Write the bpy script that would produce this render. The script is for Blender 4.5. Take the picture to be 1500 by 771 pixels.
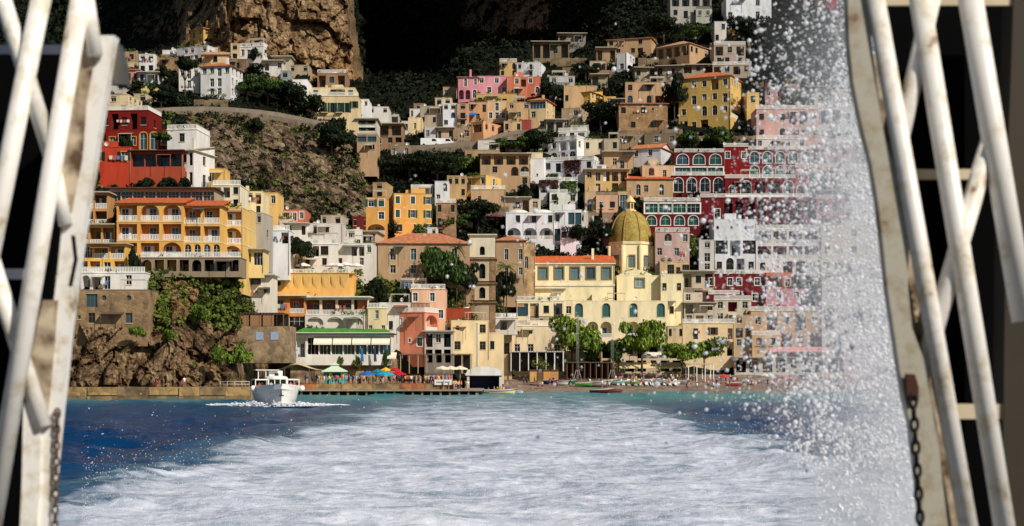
import bpy, bmesh, math, random
import numpy as np
from mathutils import Vector, Matrix, noise as mnoise
for o in list(bpy.data.objects): bpy.data.objects.remove(o)
S = bpy.context.scene
COL = S.collection
random.seed(7); RNG = np.random.default_rng(11)
# ------------------------------------------------------------------ camera, sky, sun, exposure
F = 2118.0; CX = 750.0; HY = 540.0; CZ = 5.0      # focal length and horizon row in photo pixels, eye height in metres
cam = bpy.data.cameras.new('camera'); camo = bpy.data.objects.new('camera', cam); COL.objects.link(camo)
camo.location = (0, 0, CZ); camo.rotation_euler = (math.radians(90), 0, 0)
cam.sensor_width = 36; cam.lens = 36*F/1500; cam.shift_y = (HY-385.5)/1500
cam.clip_start = .1; cam.clip_end = 6000
cam.dof.use_dof = True; cam.dof.focus_distance = 290; cam.dof.aperture_fstop = 4.6
S.camera = camo
SUN_AZ = math.radians(46)     # to the right of straight behind the camera
SUN_EL = math.radians(38)
tosun = Vector((math.sin(SUN_AZ)*math.cos(SUN_EL), -math.cos(SUN_AZ)*math.cos(SUN_EL), math.sin(SUN_EL)))
W_ = bpy.data.worlds.new('World'); S.world = W_; W_.use_nodes = True
nt = W_.node_tree; sky = nt.nodes.new('ShaderNodeTexSky'); sky.sky_type = 'NISHITA'; sky.sun_disc = False
sky.sun_elevation = SUN_EL; sky.sun_rotation = math.atan2(tosun.x, tosun.y)
nt.links.new(sky.outputs[0], nt.nodes['Background'].inputs[0]); nt.nodes['Background'].inputs[1].default_value = .05
sl = bpy.data.lights.new('sun', 'SUN'); sl.energy = 4.8; sl.angle = math.radians(.5); sl.color = (1, .93, .82)
so = bpy.data.objects.new('sun', sl); COL.objects.link(so); so.location = tosun*300
so.rotation_euler = (-tosun).to_track_quat('-Z', 'Y').to_euler()
S.view_settings.view_transform = 'Standard'; S.view_settings.look = 'None'; S.view_settings.gamma = 1
S.view_settings.exposure = 0; S.view_settings.use_curve_mapping = False

# ------------------------------------------------------------------ helpers
def P(px, py, D): return Vector(((px-CX)*D/F, D, CZ+(HY-py)*D/F))
def lin(c):
    return tuple(((v/255)/12.92 if v/255 <= .04045 else ((v/255+.055)/1.055)**2.4) for v in c[:3])+(1,)
MATS = {}
def _nodes(name):
    m = bpy.data.materials.new(name); m.use_nodes = True
    n = m.node_tree.nodes; return m, n, m.node_tree.links, n['Principled BSDF']
def plaster(c, rough=.85, stain=.35, scale=.5):
    """painted or bare render with weather stains and fine relief, colour given as 0..255"""
    key = ('p', tuple(c), rough, stain)
    if key in MATS: return MATS[key]
    m, n, L, b = _nodes('plaster_%d_%d_%d' % tuple(c[:3]))
    tc = n.new('ShaderNodeTexCoord'); mp = n.new('ShaderNodeMapping'); mp.inputs[3].default_value = (1, 1, .25)
    L.new(tc.outputs['Object'], mp.inputs[0])
    oi = n.new('ShaderNodeObjectInfo'); L.new(oi.outputs['Random'], mp.inputs[1])
    a = n.new('ShaderNodeTexNoise'); a.inputs['Scale'].default_value = scale; a.inputs['Detail'].default_value = 8; a.inputs['Roughness'].default_value = .7
    L.new(mp.outputs[0], a.inputs[0])
    r = n.new('ShaderNodeValToRGB'); r.color_ramp.elements[0].position = .3; r.color_ramp.elements[1].position = .62
    base = lin(c); d = 1-stain
    r.color_ramp.elements[0].color = (base[0]*d, base[1]*d*.97, base[2]*d*.92, 1); r.color_ramp.elements[1].color = base
    L.new(a.outputs[0], r.inputs[0])
    f = n.new('ShaderNodeTexNoise'); f.inputs['Scale'].default_value = 9; f.inputs['Detail'].default_value = 5; L.new(tc.outputs['Object'], f.inputs[0])
    mx = n.new('ShaderNodeMixRGB'); mx.blend_type = 'MULTIPLY'; mx.inputs[0].default_value = .35
    L.new(r.outputs[0], mx.inputs[1]); L.new(f.outputs[0], mx.inputs[2]); 
    g = n.new('ShaderNodeBrightContrast'); g.inputs[1].default_value = base[1]*.16; L.new(mx.outputs[0], g.inputs[0])
    L.new(g.outputs[0], b.inputs['Base Color']); b.inputs['Roughness'].default_value = rough
    b.inputs['Specular IOR Level'].default_value = .2
    bp = n.new('ShaderNodeBump'); bp.inputs['Strength'].default_value = .25; bp.inputs['Distance'].default_value = .05
    L.new(f.outputs[0], bp.inputs['Height']); L.new(bp.outputs[0], b.inputs['Normal'])
    MATS[key] = m; return m
def plain(c, rough=.6, spec=.3, metal=0):
    key = ('s', tuple(c), rough, spec, metal)
    if key in MATS: return MATS[key]
    m, n, L, b = _nodes('paint_%d_%d_%d' % tuple(c[:3]))
    tc = n.new('ShaderNodeTexCoord'); f = n.new('ShaderNodeTexNoise'); f.inputs['Scale'].default_value = 4; f.inputs['Detail'].default_value = 4
    L.new(tc.outputs['Object'], f.inputs[0]); r = n.new('ShaderNodeValToRGB'); q = lin(c)
    r.color_ramp.elements[0].position = .3; r.color_ramp.elements[1].position = .65
    r.color_ramp.elements[0].color = (q[0]*.8, q[1]*.8, q[2]*.8, 1); r.color_ramp.elements[1].color = q
    L.new(f.outputs[0], r.inputs[0]); L.new(r.outputs[0], b.inputs['Base Color'])
    b.inputs['Roughness'].default_value = rough; b.inputs['Specular IOR Level'].default_value = spec; b.inputs['Metallic'].default_value = metal
    MATS[key] = m; return m
def glassm(c=(14, 22, 26)):
    key = ('g', tuple(c))
    if key in MATS: return MATS[key]
    m, n, L, b = _nodes('window_glass'); b.inputs['Base Color'].default_value = lin(c); b.inputs['Roughness'].default_value = .08
    b.inputs['Specular IOR Level'].default_value = .5
    MATS[key] = m; return m
def tilem(c=(196, 104, 58)):
    """terracotta roof tiles: rolls down the slope, course lines, blotchy colour"""
    key = ('t', tuple(c))
    if key in MATS: return MATS[key]
    m, n, L, b = _nodes('roof_tiles'); tc = n.new('ShaderNodeTexCoord')
    w = n.new('ShaderNodeTexWave'); w.wave_type = 'BANDS'; w.bands_direction = 'X'; w.inputs['Scale'].default_value = 1.3; w.inputs['Distortion'].default_value = .5
    L.new(tc.outputs['Object'], w.inputs[0])
    a = n.new('ShaderNodeTexNoise'); a.inputs['Scale'].default_value = 1.6; a.inputs['Detail'].default_value = 8; L.new(tc.outputs['Object'], a.inputs[0])
    r = n.new('ShaderNodeValToRGB'); q = lin(c); r.color_ramp.elements[0].position = .3; r.color_ramp.elements[1].position = .7
    r.color_ramp.elements[0].color = (q[0]*.55, q[1]*.5, q[2]*.5, 1); r.color_ramp.elements[1].color = (min(1, q[0]*1.2), q[1]*1.25, q[2]*1.3, 1)
    L.new(a.outputs[0], r.inputs[0]); L.new(r.outputs[0], b.inputs['Base Color']); b.inputs['Roughness'].default_value = .85
    bp = n.new('ShaderNodeBump'); bp.inputs['Strength'].default_value = .6; bp.inputs['Distance'].default_value = .1
    L.new(w.outputs[1], bp.inputs['Height']); L.new(bp.outputs[0], b.inputs['Normal'])
    MATS[key] = m; return m
def stonem(c1=(120, 100, 76), c2=(66, 54, 40), scale=1.2, name='stone'):
    key = ('st', tuple(c1), tuple(c2), scale)
    if key in MATS: return MATS[key]
    m, n, L, b = _nodes(name); tc = n.new('ShaderNodeTexCoord')
    v = n.new('ShaderNodeTexVoronoi'); v.inputs['Scale'].default_value = scale; L.new(tc.outputs['Object'], v.inputs[0])
    v2 = n.new('ShaderNodeTexVoronoi'); v2.feature = 'DISTANCE_TO_EDGE'; v2.inputs['Scale'].default_value = scale; L.new(tc.outputs['Object'], v2.inputs[0])
    a = n.new('ShaderNodeTexNoise'); a.inputs['Scale'].default_value = .4; a.inputs['Detail'].default_value = 8; L.new(tc.outputs['Object'], a.inputs[0])
    ad = n.new('ShaderNodeMath'); ad.operation = 'MULTIPLY_ADD'; ad.inputs[1].default_value = .35; L.new(v.outputs['Color'], ad.inputs[0]); L.new(a.outputs[0], ad.inputs[2])
    r = n.new('ShaderNodeValToRGB'); r.color_ramp.elements[0].position = .38; r.color_ramp.elements[1].position = .85
    r.color_ramp.elements[0].color = lin(c2); r.color_ramp.elements[1].color = lin(c1)
    L.new(ad.outputs[0], r.inputs[0]); L.new(r.outputs[0], b.inputs['Base Color']); b.inputs['Roughness'].default_value = .9
    bp = n.new('ShaderNodeBump'); bp.inputs['Strength'].default_value = .7; bp.inputs['Distance'].default_value = .15
    L.new(v2.outputs[0], bp.inputs['Height']); L.new(bp.outputs[0], b.inputs['Normal'])
    MATS[key] = m; return m
def leafm(dark, light, name='foliage', rough=.7):
    key = ('l', tuple(dark), tuple(light))
    if key in MATS: return MATS[key]
    m, n, L, b = _nodes(name); g = n.new('ShaderNodeNewGeometry')
    tc = n.new('ShaderNodeTexCoord'); a = n.new('ShaderNodeTexNoise'); a.inputs['Scale'].default_value = .12; a.inputs['Detail'].default_value = 5; L.new(tc.outputs['Object'], a.inputs[0])
    ad = n.new('ShaderNodeMath'); ad.operation = 'MULTIPLY_ADD'; ad.inputs[1].default_value = .5; L.new(g.outputs['Random Per Island'], ad.inputs[0]); L.new(a.outputs[0], ad.inputs[2])
    r = n.new('ShaderNodeValToRGB'); r.color_ramp.elements[0].position = .42; r.color_ramp.elements[1].position = .95
    r.color_ramp.elements[0].color = lin(dark); r.color_ramp.elements[1].color = lin(light)
    L.new(ad.outputs[0], r.inputs[0]); L.new(r.outputs[0], b.inputs['Base Color']); b.inputs['Roughness'].default_value = rough
    b.inputs['Specular IOR Level'].default_value = .15
    MATS[key] = m; return m

class MB:
    def __init__(s): s.v = []; s.f = []; s.mi = []; s.sm = []
    def quad(s, a, b, c, d, mi=0): 
        k = len(s.v); s.v += [tuple(a), tuple(b), tuple(c), tuple(d)]; s.f.append((k, k+1, k+2, k+3)); s.mi.append(mi); s.sm.append(False)
    def poly(s, pts, mi=0):
        k = len(s.v); s.v += [tuple(p) for p in pts]; s.f.append(tuple(range(k, k+len(pts)))); s.mi.append(mi); s.sm.append(False)
    def box(s, x0, x1, y0, y1, z0, z1, mi=0):
        k = len(s.v)
        s.v += [(x0, y0, z0), (x1, y0, z0), (x1, y1, z0), (x0, y1, z0), (x0, y0, z1), (x1, y0, z1), (x1, y1, z1), (x0, y1, z1)]
        for f in ((0, 3, 2, 1), (4, 5, 6, 7), (0, 1, 5, 4), (1, 2, 6, 5), (2, 3, 7, 6), (3, 0, 4, 7)):
            s.f.append(tuple(k+i for i in f)); s.mi.append(mi); s.sm.append(False)
    def tube(s, a, b, r, r2=None, n=6, mi=0, cap=True):
        a = Vector(a); b = Vector(b); r2 = r if r2 is None else r2; d = (b-a).normalized()
        u = d.orthogonal().normalized(); w = d.cross(u); k = len(s.v)
        for i in range(n):
            t = 2*math.pi*i/n; q = u*math.cos(t)+w*math.sin(t); s.v.append(tuple(a+q*r)); s.v.append(tuple(b+q*r2))
        for i in range(n):
            j = (i+1) % n; s.f.append((k+2*i, k+2*j, k+2*j+1, k+2*i+1)); s.mi.append(mi); s.sm.append(True)
        if cap:
            s.f.append(tuple(k+2*i for i in reversed(range(n)))); s.f.append(tuple(k+2*i+1 for i in range(n))); s.mi += [mi, mi]; s.sm += [False, False]
    def lathe(s, prof, cx=0, cy=0, n=16, mi=0, smooth=True, a0=0, a1=2*math.pi):
        k = len(s.v); full = abs(a1-a0-2*math.pi) < 1e-6; m = n if full else n+1
        for (r, z) in prof:
            for i in range(m):
                t = a0+(a1-a0)*i/n; s.v.append((cx+r*math.cos(t), cy+r*math.sin(t), z))
        for j in range(len(prof)-1):
            for i in range(n):
                i2 = (i+1) % m; s.f.append((k+j*m+i, k+j*m+i2, k+(j+1)*m+i2, k+(j+1)*m+i)); s.mi.append(mi); s.sm.append(smooth)
    def mesh(s, name, mats):
        me = bpy.data.meshes.new(name); me.from_pydata(s.v, [], s.f)
        for m in (mats if isinstance(mats, (list, tuple)) else [mats]): me.materials.append(m)
        me.polygons.foreach_set('material_index', s.mi); me.polygons.foreach_set('use_smooth', s.sm); me.update(); return me
    def build(s, name, mats, parent=None):
        return link(name, s.mesh(name, mats), parent)
def link(name, me, parent=None, loc=None, rz=0):
    o = bpy.data.objects.new(name, me); COL.objects.link(o)
    if parent: o.parent = parent
    if loc is not None: o.location = loc
    if rz: o.rotation_euler[2] = rz
    return o
def tag(o, label, cat, group=None):
    o['label'] = label; o['category'] = cat
    if group: o['group'] = group
    return o
def struct(o): o['kind'] = 'structure'; return o
def empty(name, loc, rz=0):
    o = bpy.data.objects.new(name, None); COL.objects.link(o); o.location = loc; o.rotation_euler[2] = rz; o.empty_display_size = .3; return o
def npmesh(name, v, f, mats, smooth=False):
    """v (n,3), f (m,k) numpy -> mesh"""
    me = bpy.data.meshes.new(name); v = np.asarray(v, np.float32); f = np.asarray(f, np.int32)
    me.vertices.add(len(v)); me.vertices.foreach_set('co', v.ravel()); k = f.shape[1]
    me.loops.add(f.size); me.loops.foreach_set('vertex_index', f.ravel())
    me.polygons.add(len(f)); me.polygons.foreach_set('loop_start', np.arange(len(f), dtype=np.int32)*k)
    me.polygons.foreach_set('loop_total', np.full(len(f), k, np.int32))
    me.polygons.foreach_set('use_smooth', np.full(len(f), smooth, bool))
    for m in (mats if isinstance(mats, (list, tuple)) else [mats]): me.materials.append(m)
    me.update(calc_edges=True); me.validate(); return me
# value noise in numpy
_perm = RNG.permutation(4096).astype(np.int64)
def _h(ix, iy, iz): return (_perm[(_perm[(_perm[ix & 4095]+iy) & 4095]+iz) & 4095] / 4095.0)
def vnoise(x, y, z=0.0):
    x = np.asarray(x, float); y = np.asarray(y, float); z = np.asarray(z, float)+np.zeros_like(x)
    ix = np.floor(x).astype(np.int64); iy = np.floor(y).astype(np.int64); iz = np.floor(z).astype(np.int64)
    fx = x-ix; fy = y-iy; fz = z-iz; fx = fx*fx*(3-2*fx); fy = fy*fy*(3-2*fy); fz = fz*fz*(3-2*fz); r = 0
    for dx in (0, 1):
        for dy in (0, 1):
            for dz in (0, 1):
                r = r+_h(ix+dx, iy+dy, iz+dz)*(fx if dx else 1-fx)*(fy if dy else 1-fy)*(fz if dz else 1-fz)
    return r*2-1
def fbm(x, y, z=0.0, o=5, g=.5):
    a = 1; s = 0; t = 0
    for i in range(o): s = s+a*vnoise(x*2**i+i*17.3, y*2**i+i*7.1, np.asarray(z)*2**i); t += a; a *= g
    return s/t
# ------------------------------------------------------------------ the hillside: distance of the ground along columns of the valley
PYK = np.array([600, 565, 550, 520, 480, 430, 400, 345, 300, 250, 200, 165, 150, 120, 100, 60, 30, 0, -150], float)
def colm(*pairs):
    p = sorted(pairs); return np.interp(PYK, [a for a, b in p], [b for a, b in p])
TC = [(-500, colm((600, 243), (565, 243), (480, 250), (430, 258), (400, 264), (330, 276), (270, 290), (200, 330), (160, 370), (120, 420), (60, 620), (0, 690), (-150, 800))),
      (90, colm((600, 243), (565, 243), (480, 250), (430, 256), (400, 260), (330, 268), (270, 280), (200, 305), (160, 340), (120, 385), (60, 560), (0, 640), (-150, 760))),
      (190, colm((600, 243), (565, 243), (480, 251), (430, 257), (400, 261), (330, 269), (290, 275), (260, 284), (200, 310), (160, 345), (120, 380), (100, 400), (60, 500), (0, 570), (-150, 650))),
      (272, colm((600, 243), (565, 243), (475, 252), (400, 262), (330, 270), (290, 275), (260, 285), (200, 322), (165, 352), (140, 366), (100, 390), (60, 418), (0, 436), (-150, 450))),
      (345, colm((600, 247), (565, 247), (520, 252), (480, 257), (430, 264), (390, 269), (330, 284), (310, 300), (180, 350), (165, 358), (120, 385), (110, 395), (0, 402), (-150, 420))),
      (398, colm((600, 288), (565, 288), (520, 289), (480, 291), (430, 295), (390, 300), (330, 312), (305, 325), (180, 360), (165, 366), (120, 392), (110, 398), (0, 405), (-150, 425))),
      (526, colm((600, 288), (565, 288), (520, 290), (480, 293), (430, 299), (390, 306), (330, 328), (300, 345), (185, 378), (165, 388), (120, 408), (115, 414), (0, 422), (-150, 440))),
      (540, colm((600, 288), (565, 288), (520, 290), (480, 294), (430, 303), (400, 317), (345, 327), (300, 350), (220, 395), (180, 412), (150, 470), (125, 640), (105, 880), (0, 905), (-150, 960))),
      (640, colm((600, 290), (565, 290), (520, 294), (470, 302), (430, 306), (400, 319), (345, 338), (280, 365), (220, 396), (180, 415), (150, 430), (130, 490), (112, 740), (0, 765), (-150, 820))),
      (690, colm((600, 296), (565, 296), (520, 304), (480, 311), (430, 318), (400, 324), (345, 350), (280, 372), (220, 396), (180, 412), (150, 428), (120, 450), (100, 520), (88, 670), (0, 690), (-150, 740))),
      (750, colm((600, 330), (550, 330), (500, 334), (460, 338), (400, 346), (345, 355), (300, 368), (250, 385), (200, 403), (150, 430), (110, 452), (90, 470), (72, 500), (62, 600), (0, 622), (-150, 680))),
      (900, colm((600, 334), (550, 334), (490, 339), (440, 343), (400, 349), (345, 358), (300, 368), (250, 382), (190, 405), (150, 420), (110, 440), (60, 470), (34, 488), (0, 502), (-150, 560))),
      (1050, colm((600, 334), (550, 334), (480, 340), (400, 351), (330, 362), (250, 380), (190, 400), (110, 430), (60, 455), (0, 490), (-150, 580))),
      (1300, colm((600, 334), (550, 334), (480, 341), (400, 352), (330, 364), (250, 382), (190, 400), (110, 425), (60, 445), (0, 475), (-150, 560))),
      (2100, colm((600, 325), (550, 325), (480, 335), (400, 345), (330, 355), (250, 372), (190, 390), (110, 415), (60, 435), (0, 465), (-150, 550)))]
_TX = np.array([c[0] for c in TC], float); _TD = np.array([c[1] for c in TC])
def DT(px, py):
    px = np.asarray(px, float); py = np.asarray(py, float)+0*px; px = px+0*py
    px = px+(17*np.clip((125-py)/125, 0, 1.6)+5*fbm(py*.04, py*0+2.0, 0.0, 3)*(py < 130))*np.exp(-((px-522)/34)**2)
    k = np.clip(np.searchsorted(_TX, px)-1, 0, len(_TX)-2); t = np.clip((px-_TX[k])/(_TX[k+1]-_TX[k]), 0, 1)
    yk = PYK[::-1]; j = np.clip(np.searchsorted(yk, py)-1, 0, len(yk)-2); u = np.clip((py-yk[j])/(yk[j+1]-yk[j]), 0, 1)
    T = _TD[:, ::-1]
    return (T[k, j]*(1-u)+T[k, j+1]*u)*(1-t)+(T[k+1, j]*(1-u)+T[k+1, j+1]*u)*t
def sst(a, b, x): t = np.clip((x-a)/(b-a), 0, 1); return t*t*(3-2*t)
def boxmask(px, py, x0, x1, y0, y1, s=12): return sst(x0-s, x0+s, px)*(1-sst(x1-s, x1+s, px))*sst(y0-s, y0+s, py)*(1-sst(y1-s, y1+s, py))
def rockmask(px, py):
    w = fbm(px*.02, py*.02, 3.0)*26; qx = px+w; qy = py+fbm(px*.02, py*.02, 9.0)*20
    m = boxmask(qx, qy, 268, 700, -400, 118, 6)*(px < 534-17*np.clip((125-py)/125, 0, 1.6)+fbm(py*.03, py*.0+4)*4)
    m = np.maximum(m, .72*boxmask(qx, qy, 270, 430, 172, 262, 14)); m = np.maximum(m, .6*boxmask(qx, qy, 380, 540, 195, 318, 18))
    m = np.maximum(m, 1.0*boxmask(qx, qy, 0, 432, 478, 640, 10)); m = np.maximum(m, .55*boxmask(qx, qy, 215, 300, 405, 480, 14))
    m = np.maximum(m, .8*boxmask(qx, qy, 672, 812, -80, 48, 10)); m = np.maximum(m, .35*boxmask(qx, qy, 160, 270, 0, 60, 20))
    m = np.maximum(m, .9*boxmask(qx, qy, 430, 575, 505, 640, 8)); m = np.maximum(m, .4*boxmask(qx, qy, 1060, 1110, 20, 60, 12))
    return m
def grid_terrain():
    xs = np.concatenate([np.arange(-480, -60, 20), np.arange(-60, 1400, 2.6), np.arange(1400, 2000, 20)])
    ys = np.concatenate([np.array([612, 600, 590, 580]), np.arange(574, -40, -2.6), np.arange(-40, -150, -10)])
    PX, PY = np.meshgrid(xs, ys); D = DT(PX, PY)
    for _ in range(2): D[1:-1, 1:-1] = (D[1:-1, 1:-1]*2+D[:-2, 1:-1]+D[2:, 1:-1]+D[1:-1, :-2]+D[1:-1, 2:])/6
    rk = rockmask(PX, PY); X = (PX-CX)*D/F; Z = CZ+(HY-PY)*D/F
    def rid(x, z, sd, o=4, g=.55):
        t = 0; am = 1; q = 0
        for i in range(o): t = t+am*(1-2*np.abs(vnoise(x*2**i+sd, z*2**i+sd*.7, sd*1.3))); q += am; am *= g
        return t/q
    wx = X+3*fbm(X*.08, Z*.08, 1.1); wz = Z+3*fbm(X*.08, Z*.08, 7.1)
    vert = rid(wx*.09, wz*.028, 3.7, 5, .6); blk = rid(wx*.14, wz*.16, 9.2, 5, .6); ledge = rid(wx*.02, wz*.13, 5.1, 3, .5)
    def worley(x, z, sd):
        ix = np.floor(x).astype(np.int64); iz = np.floor(z).astype(np.int64); best = np.full(x.shape, 9.); hh = np.zeros(x.shape); gx = np.zeros(x.shape); gz_ = np.zeros(x.shape); sec = np.full(x.shape, 9.)
        for dx in (-1, 0, 1):
            for dz in (-1, 0, 1):
                cx = ix+dx; cz = iz+dz; px_ = cx+_h(cx, cz, np.int64(sd)); pz = cz+_h(cx, cz, np.int64(sd+7)); d = (x-px_)**2+(z-pz)**2; m = d < best
                sec = np.where(m, best, np.minimum(sec, d)); best = np.where(m, d, best); hv = _h(cx, cz, np.int64(sd+13)); hh = np.where(m, hv, hh); gx = np.where(m, (x-px_)*(_h(cx, cz, np.int64(sd+19))*2-1), gx); gz_ = np.where(m, (z-pz)*(_h(cx, cz, np.int64(sd+23))*2-.6), gz_)
        return hh*2-1+1.6*(gx+gz_), np.sqrt(sec)-np.sqrt(best)
    w1, e1 = worley(wx*.11, wz*.085, 3); w2, e2 = worley(wx*.34, wz*.25, 31); w3, e3 = worley(wx*.9, wz*.7, 57)
    off = rk*(-vert*2.6+w1*2.6+w2*1.15+w3*.42+1.4*np.exp(-e1*9)+.7*np.exp(-e2*9)-ledge*1.2+1.5)+(1-rk)*(fbm(X*.15, Z*.15, 4.4, 4)*1.2)
    far = sst(470, 600, D); off = off*(1+far*2.5)
    D2 = D+off*sst(598, 560, PY)+1.0
    X = (PX-CX)*D2/F; Z = CZ+(HY-PY)*D2/F
    v = np.stack([X, D2, Z], -1).reshape(-1, 3); h, w = PX.shape
    i = np.arange(h*w).reshape(h, w); f = np.stack([i[:-1, :-1], i[:-1, 1:], i[1:, 1:], i[1:, :-1]], -1).reshape(-1, 4)
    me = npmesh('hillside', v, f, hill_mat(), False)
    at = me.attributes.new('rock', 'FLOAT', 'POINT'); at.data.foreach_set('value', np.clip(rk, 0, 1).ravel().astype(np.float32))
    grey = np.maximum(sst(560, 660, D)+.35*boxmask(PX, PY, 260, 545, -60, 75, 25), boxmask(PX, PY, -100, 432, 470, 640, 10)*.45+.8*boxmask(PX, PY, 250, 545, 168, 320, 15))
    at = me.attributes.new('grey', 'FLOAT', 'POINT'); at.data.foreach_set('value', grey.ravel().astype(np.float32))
    o = struct(link('hillside', me)); return o
def hill_mat():
    m, n, L, b = _nodes('hillside_rock_and_soil'); tc = n.new('ShaderNodeTexCoord')
    mp = n.new('ShaderNodeMapping'); mp.inputs[3].default_value = (1, 1, .45); L.new(tc.outputs['Object'], mp.inputs[0])
    def nz(s, det=10, ro=.62, src=mp):
        a = n.new('ShaderNodeTexNoise'); a.inputs['Scale'].default_value = s; a.inputs['Detail'].default_value = det; a.inputs['Roughness'].default_value = ro
        L.new(src.outputs['Object' if src is tc else 0], a.inputs[0]); return a
    def ramp(a, *st):
        r = n.new('ShaderNodeValToRGB'); e = r.color_ramp.elements
        while len(e) < len(st): e.new(.5)
        for q, (p, c) in zip(e, st): q.position = p; q.color = lin(c)
        L.new(a.outputs[0], r.inputs[0]); return r
    w1 = nz(.1, 12, .68); w2 = nz(.55, 10, .7); mxn = n.new('ShaderNodeMath'); mxn.operation = 'MULTIPLY_ADD'; mxn.inputs[1].default_value = .55; L.new(w2.outputs[0], mxn.inputs[0])
    sc = n.new('ShaderNodeMath'); sc.operation = 'MULTIPLY'; sc.inputs[1].default_value = .5; L.new(w1.outputs[0], sc.inputs[0]); L.new(sc.outputs[0], mxn.inputs[2])
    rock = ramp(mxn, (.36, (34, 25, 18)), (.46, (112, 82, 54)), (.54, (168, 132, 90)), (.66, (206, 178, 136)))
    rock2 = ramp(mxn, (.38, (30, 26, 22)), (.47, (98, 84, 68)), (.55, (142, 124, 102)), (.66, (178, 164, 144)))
    dn = n.new('ShaderNodeVectorMath'); dn.operation = 'MULTIPLY_ADD'; L.new(nz(.5, 6, .6, tc).outputs['Color'], dn.inputs[0]); dn.inputs[1].default_value = (2.2, 2.2, 2.2); L.new(mp.outputs[0], dn.inputs[2])
    def crack(scl, wid):
        v = n.new('ShaderNodeTexVoronoi'); v.feature = 'DISTANCE_TO_EDGE'; v.inputs['Scale'].default_value = scl; L.new(dn.outputs[0], v.inputs[0]); r = n.new('ShaderNodeMapRange'); r.inputs[2].default_value = wid; r.inputs[3].default_value = .35; L.new(v.outputs[0], r.inputs[0]); return r.outputs[0]
    ck = n.new('ShaderNodeMath'); ck.operation = 'MULTIPLY'; L.new(crack(.22, .07), ck.inputs[0]); L.new(crack(.7, .1), ck.inputs[1])
    at2 = n.new('ShaderNodeAttribute'); at2.attribute_name = 'grey'
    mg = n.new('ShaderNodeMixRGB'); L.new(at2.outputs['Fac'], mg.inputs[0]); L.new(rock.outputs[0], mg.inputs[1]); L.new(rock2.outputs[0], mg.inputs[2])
    soil = ramp(nz(.3, src=tc), (.35, (12, 16, 8)), (.55, (30, 32, 16)), (.75, (70, 58, 38)))
    at = n.new('ShaderNodeAttribute'); at.attribute_name = 'rock'
    nn = nz(.35, src=tc); ad = n.new('ShaderNodeMath'); ad.operation = 'ADD'; L.new(at.outputs['Fac'], ad.inputs[0]); L.new(nn.outputs[0], ad.inputs[1])
    st = n.new('ShaderNodeMapRange'); st.inputs[1].default_value = .78; st.inputs[2].default_value = 1.0; L.new(ad.outputs[0], st.inputs[0])
    mc = n.new('ShaderNodeMixRGB'); mc.blend_type = 'MULTIPLY'; mc.inputs[0].default_value = 1; L.new(mg.outputs[0], mc.inputs[1]); L.new(ck.outputs[0], mc.inputs[2])
    mx = n.new('ShaderNodeMixRGB'); L.new(st.outputs[0], mx.inputs[0]); L.new(soil.outputs[0], mx.inputs[1]); L.new(mc.outputs[0], mx.inputs[2])
    L.new(mx.outputs[0], b.inputs['Base Color']); b.inputs['Roughness'].default_value = .95; b.inputs['Specular IOR Level'].default_value = .1
    mp2 = n.new('ShaderNodeMapping'); mp2.inputs[3].default_value = (1, 1, .5); L.new(tc.outputs['Object'], mp2.inputs[0])
    bp = n.new('ShaderNodeBump'); bp.inputs['Strength'].default_value = 1; bp.inputs['Distance'].default_value = 2.2; L.new(nz(.45, 12, .7, mp2).outputs[0], bp.inputs['Height'])
    L.new(bp.outputs[0], b.inputs['Normal']); return m
hill = grid_terrain()
def quads(cent, nrm, size, rng):
    n = len(cent); u = rng.normal(size=(n, 3)); u -= (u*nrm).sum(1, keepdims=True)*nrm; u /= np.linalg.norm(u, axis=1, keepdims=True)+1e-9; w = np.cross(nrm, u)
    s = (size*rng.uniform(.6, 1.35, n))[:, None] if np.isscalar(size) else (size*rng.uniform(.6, 1.35, n))[:, None]
    asp = rng.uniform(.5, 1, n)[:, None]
    v = np.stack([cent-u*s, cent-w*s*asp, cent+u*s, cent+w*s*asp], 1).reshape(-1, 3); f = np.arange(4*n).reshape(n, 4); return v, f
PLANTM = leafm((20, 36, 12), (84, 112, 44), 'pot_plants')
# ------------------------------------------------------------------ building kit
WHITE = plain((232, 230, 222)); WOOD = plain((92, 58, 34)); DARK = plain((30, 28, 26)); GREENP = plain((34, 74, 52)); IRON = plain((38, 36, 36), .5)
TEAL = plain((70, 132, 138)); GLASS = glassm(); GLASSB = glassm((44, 72, 84)); CREAMP = plain((226, 206, 160)); OCHRE = plain((214, 160, 60))
def curve(o):
    """outline of an opening, counterclockwise from bottom left; o = (u0,u1,z0,z1,shape)"""
    u0, u1, z0, z1, sh = o; c = (u0+u1)/2; hw = (u1-u0)/2
    if sh == 'r': return [(u0, z0), (u1, z0), (u1, z1), (u0, z1)]
    if sh == 'a':
        r = min(hw, (z1-z0)*.5); zs = z1-r
        return [(u0, z0), (u1, z0)]+[(c+hw*math.cos(math.pi*i/8), zs+r*math.sin(math.pi*i/8)) for i in range(9)]
    return [(c+hw*math.cos(2*math.pi*i/12-math.pi*.75), (z0+z1)/2+(z1-z0)/2*math.sin(2*math.pi*i/12-math.pi*.75)) for i in range(12)]
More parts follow.
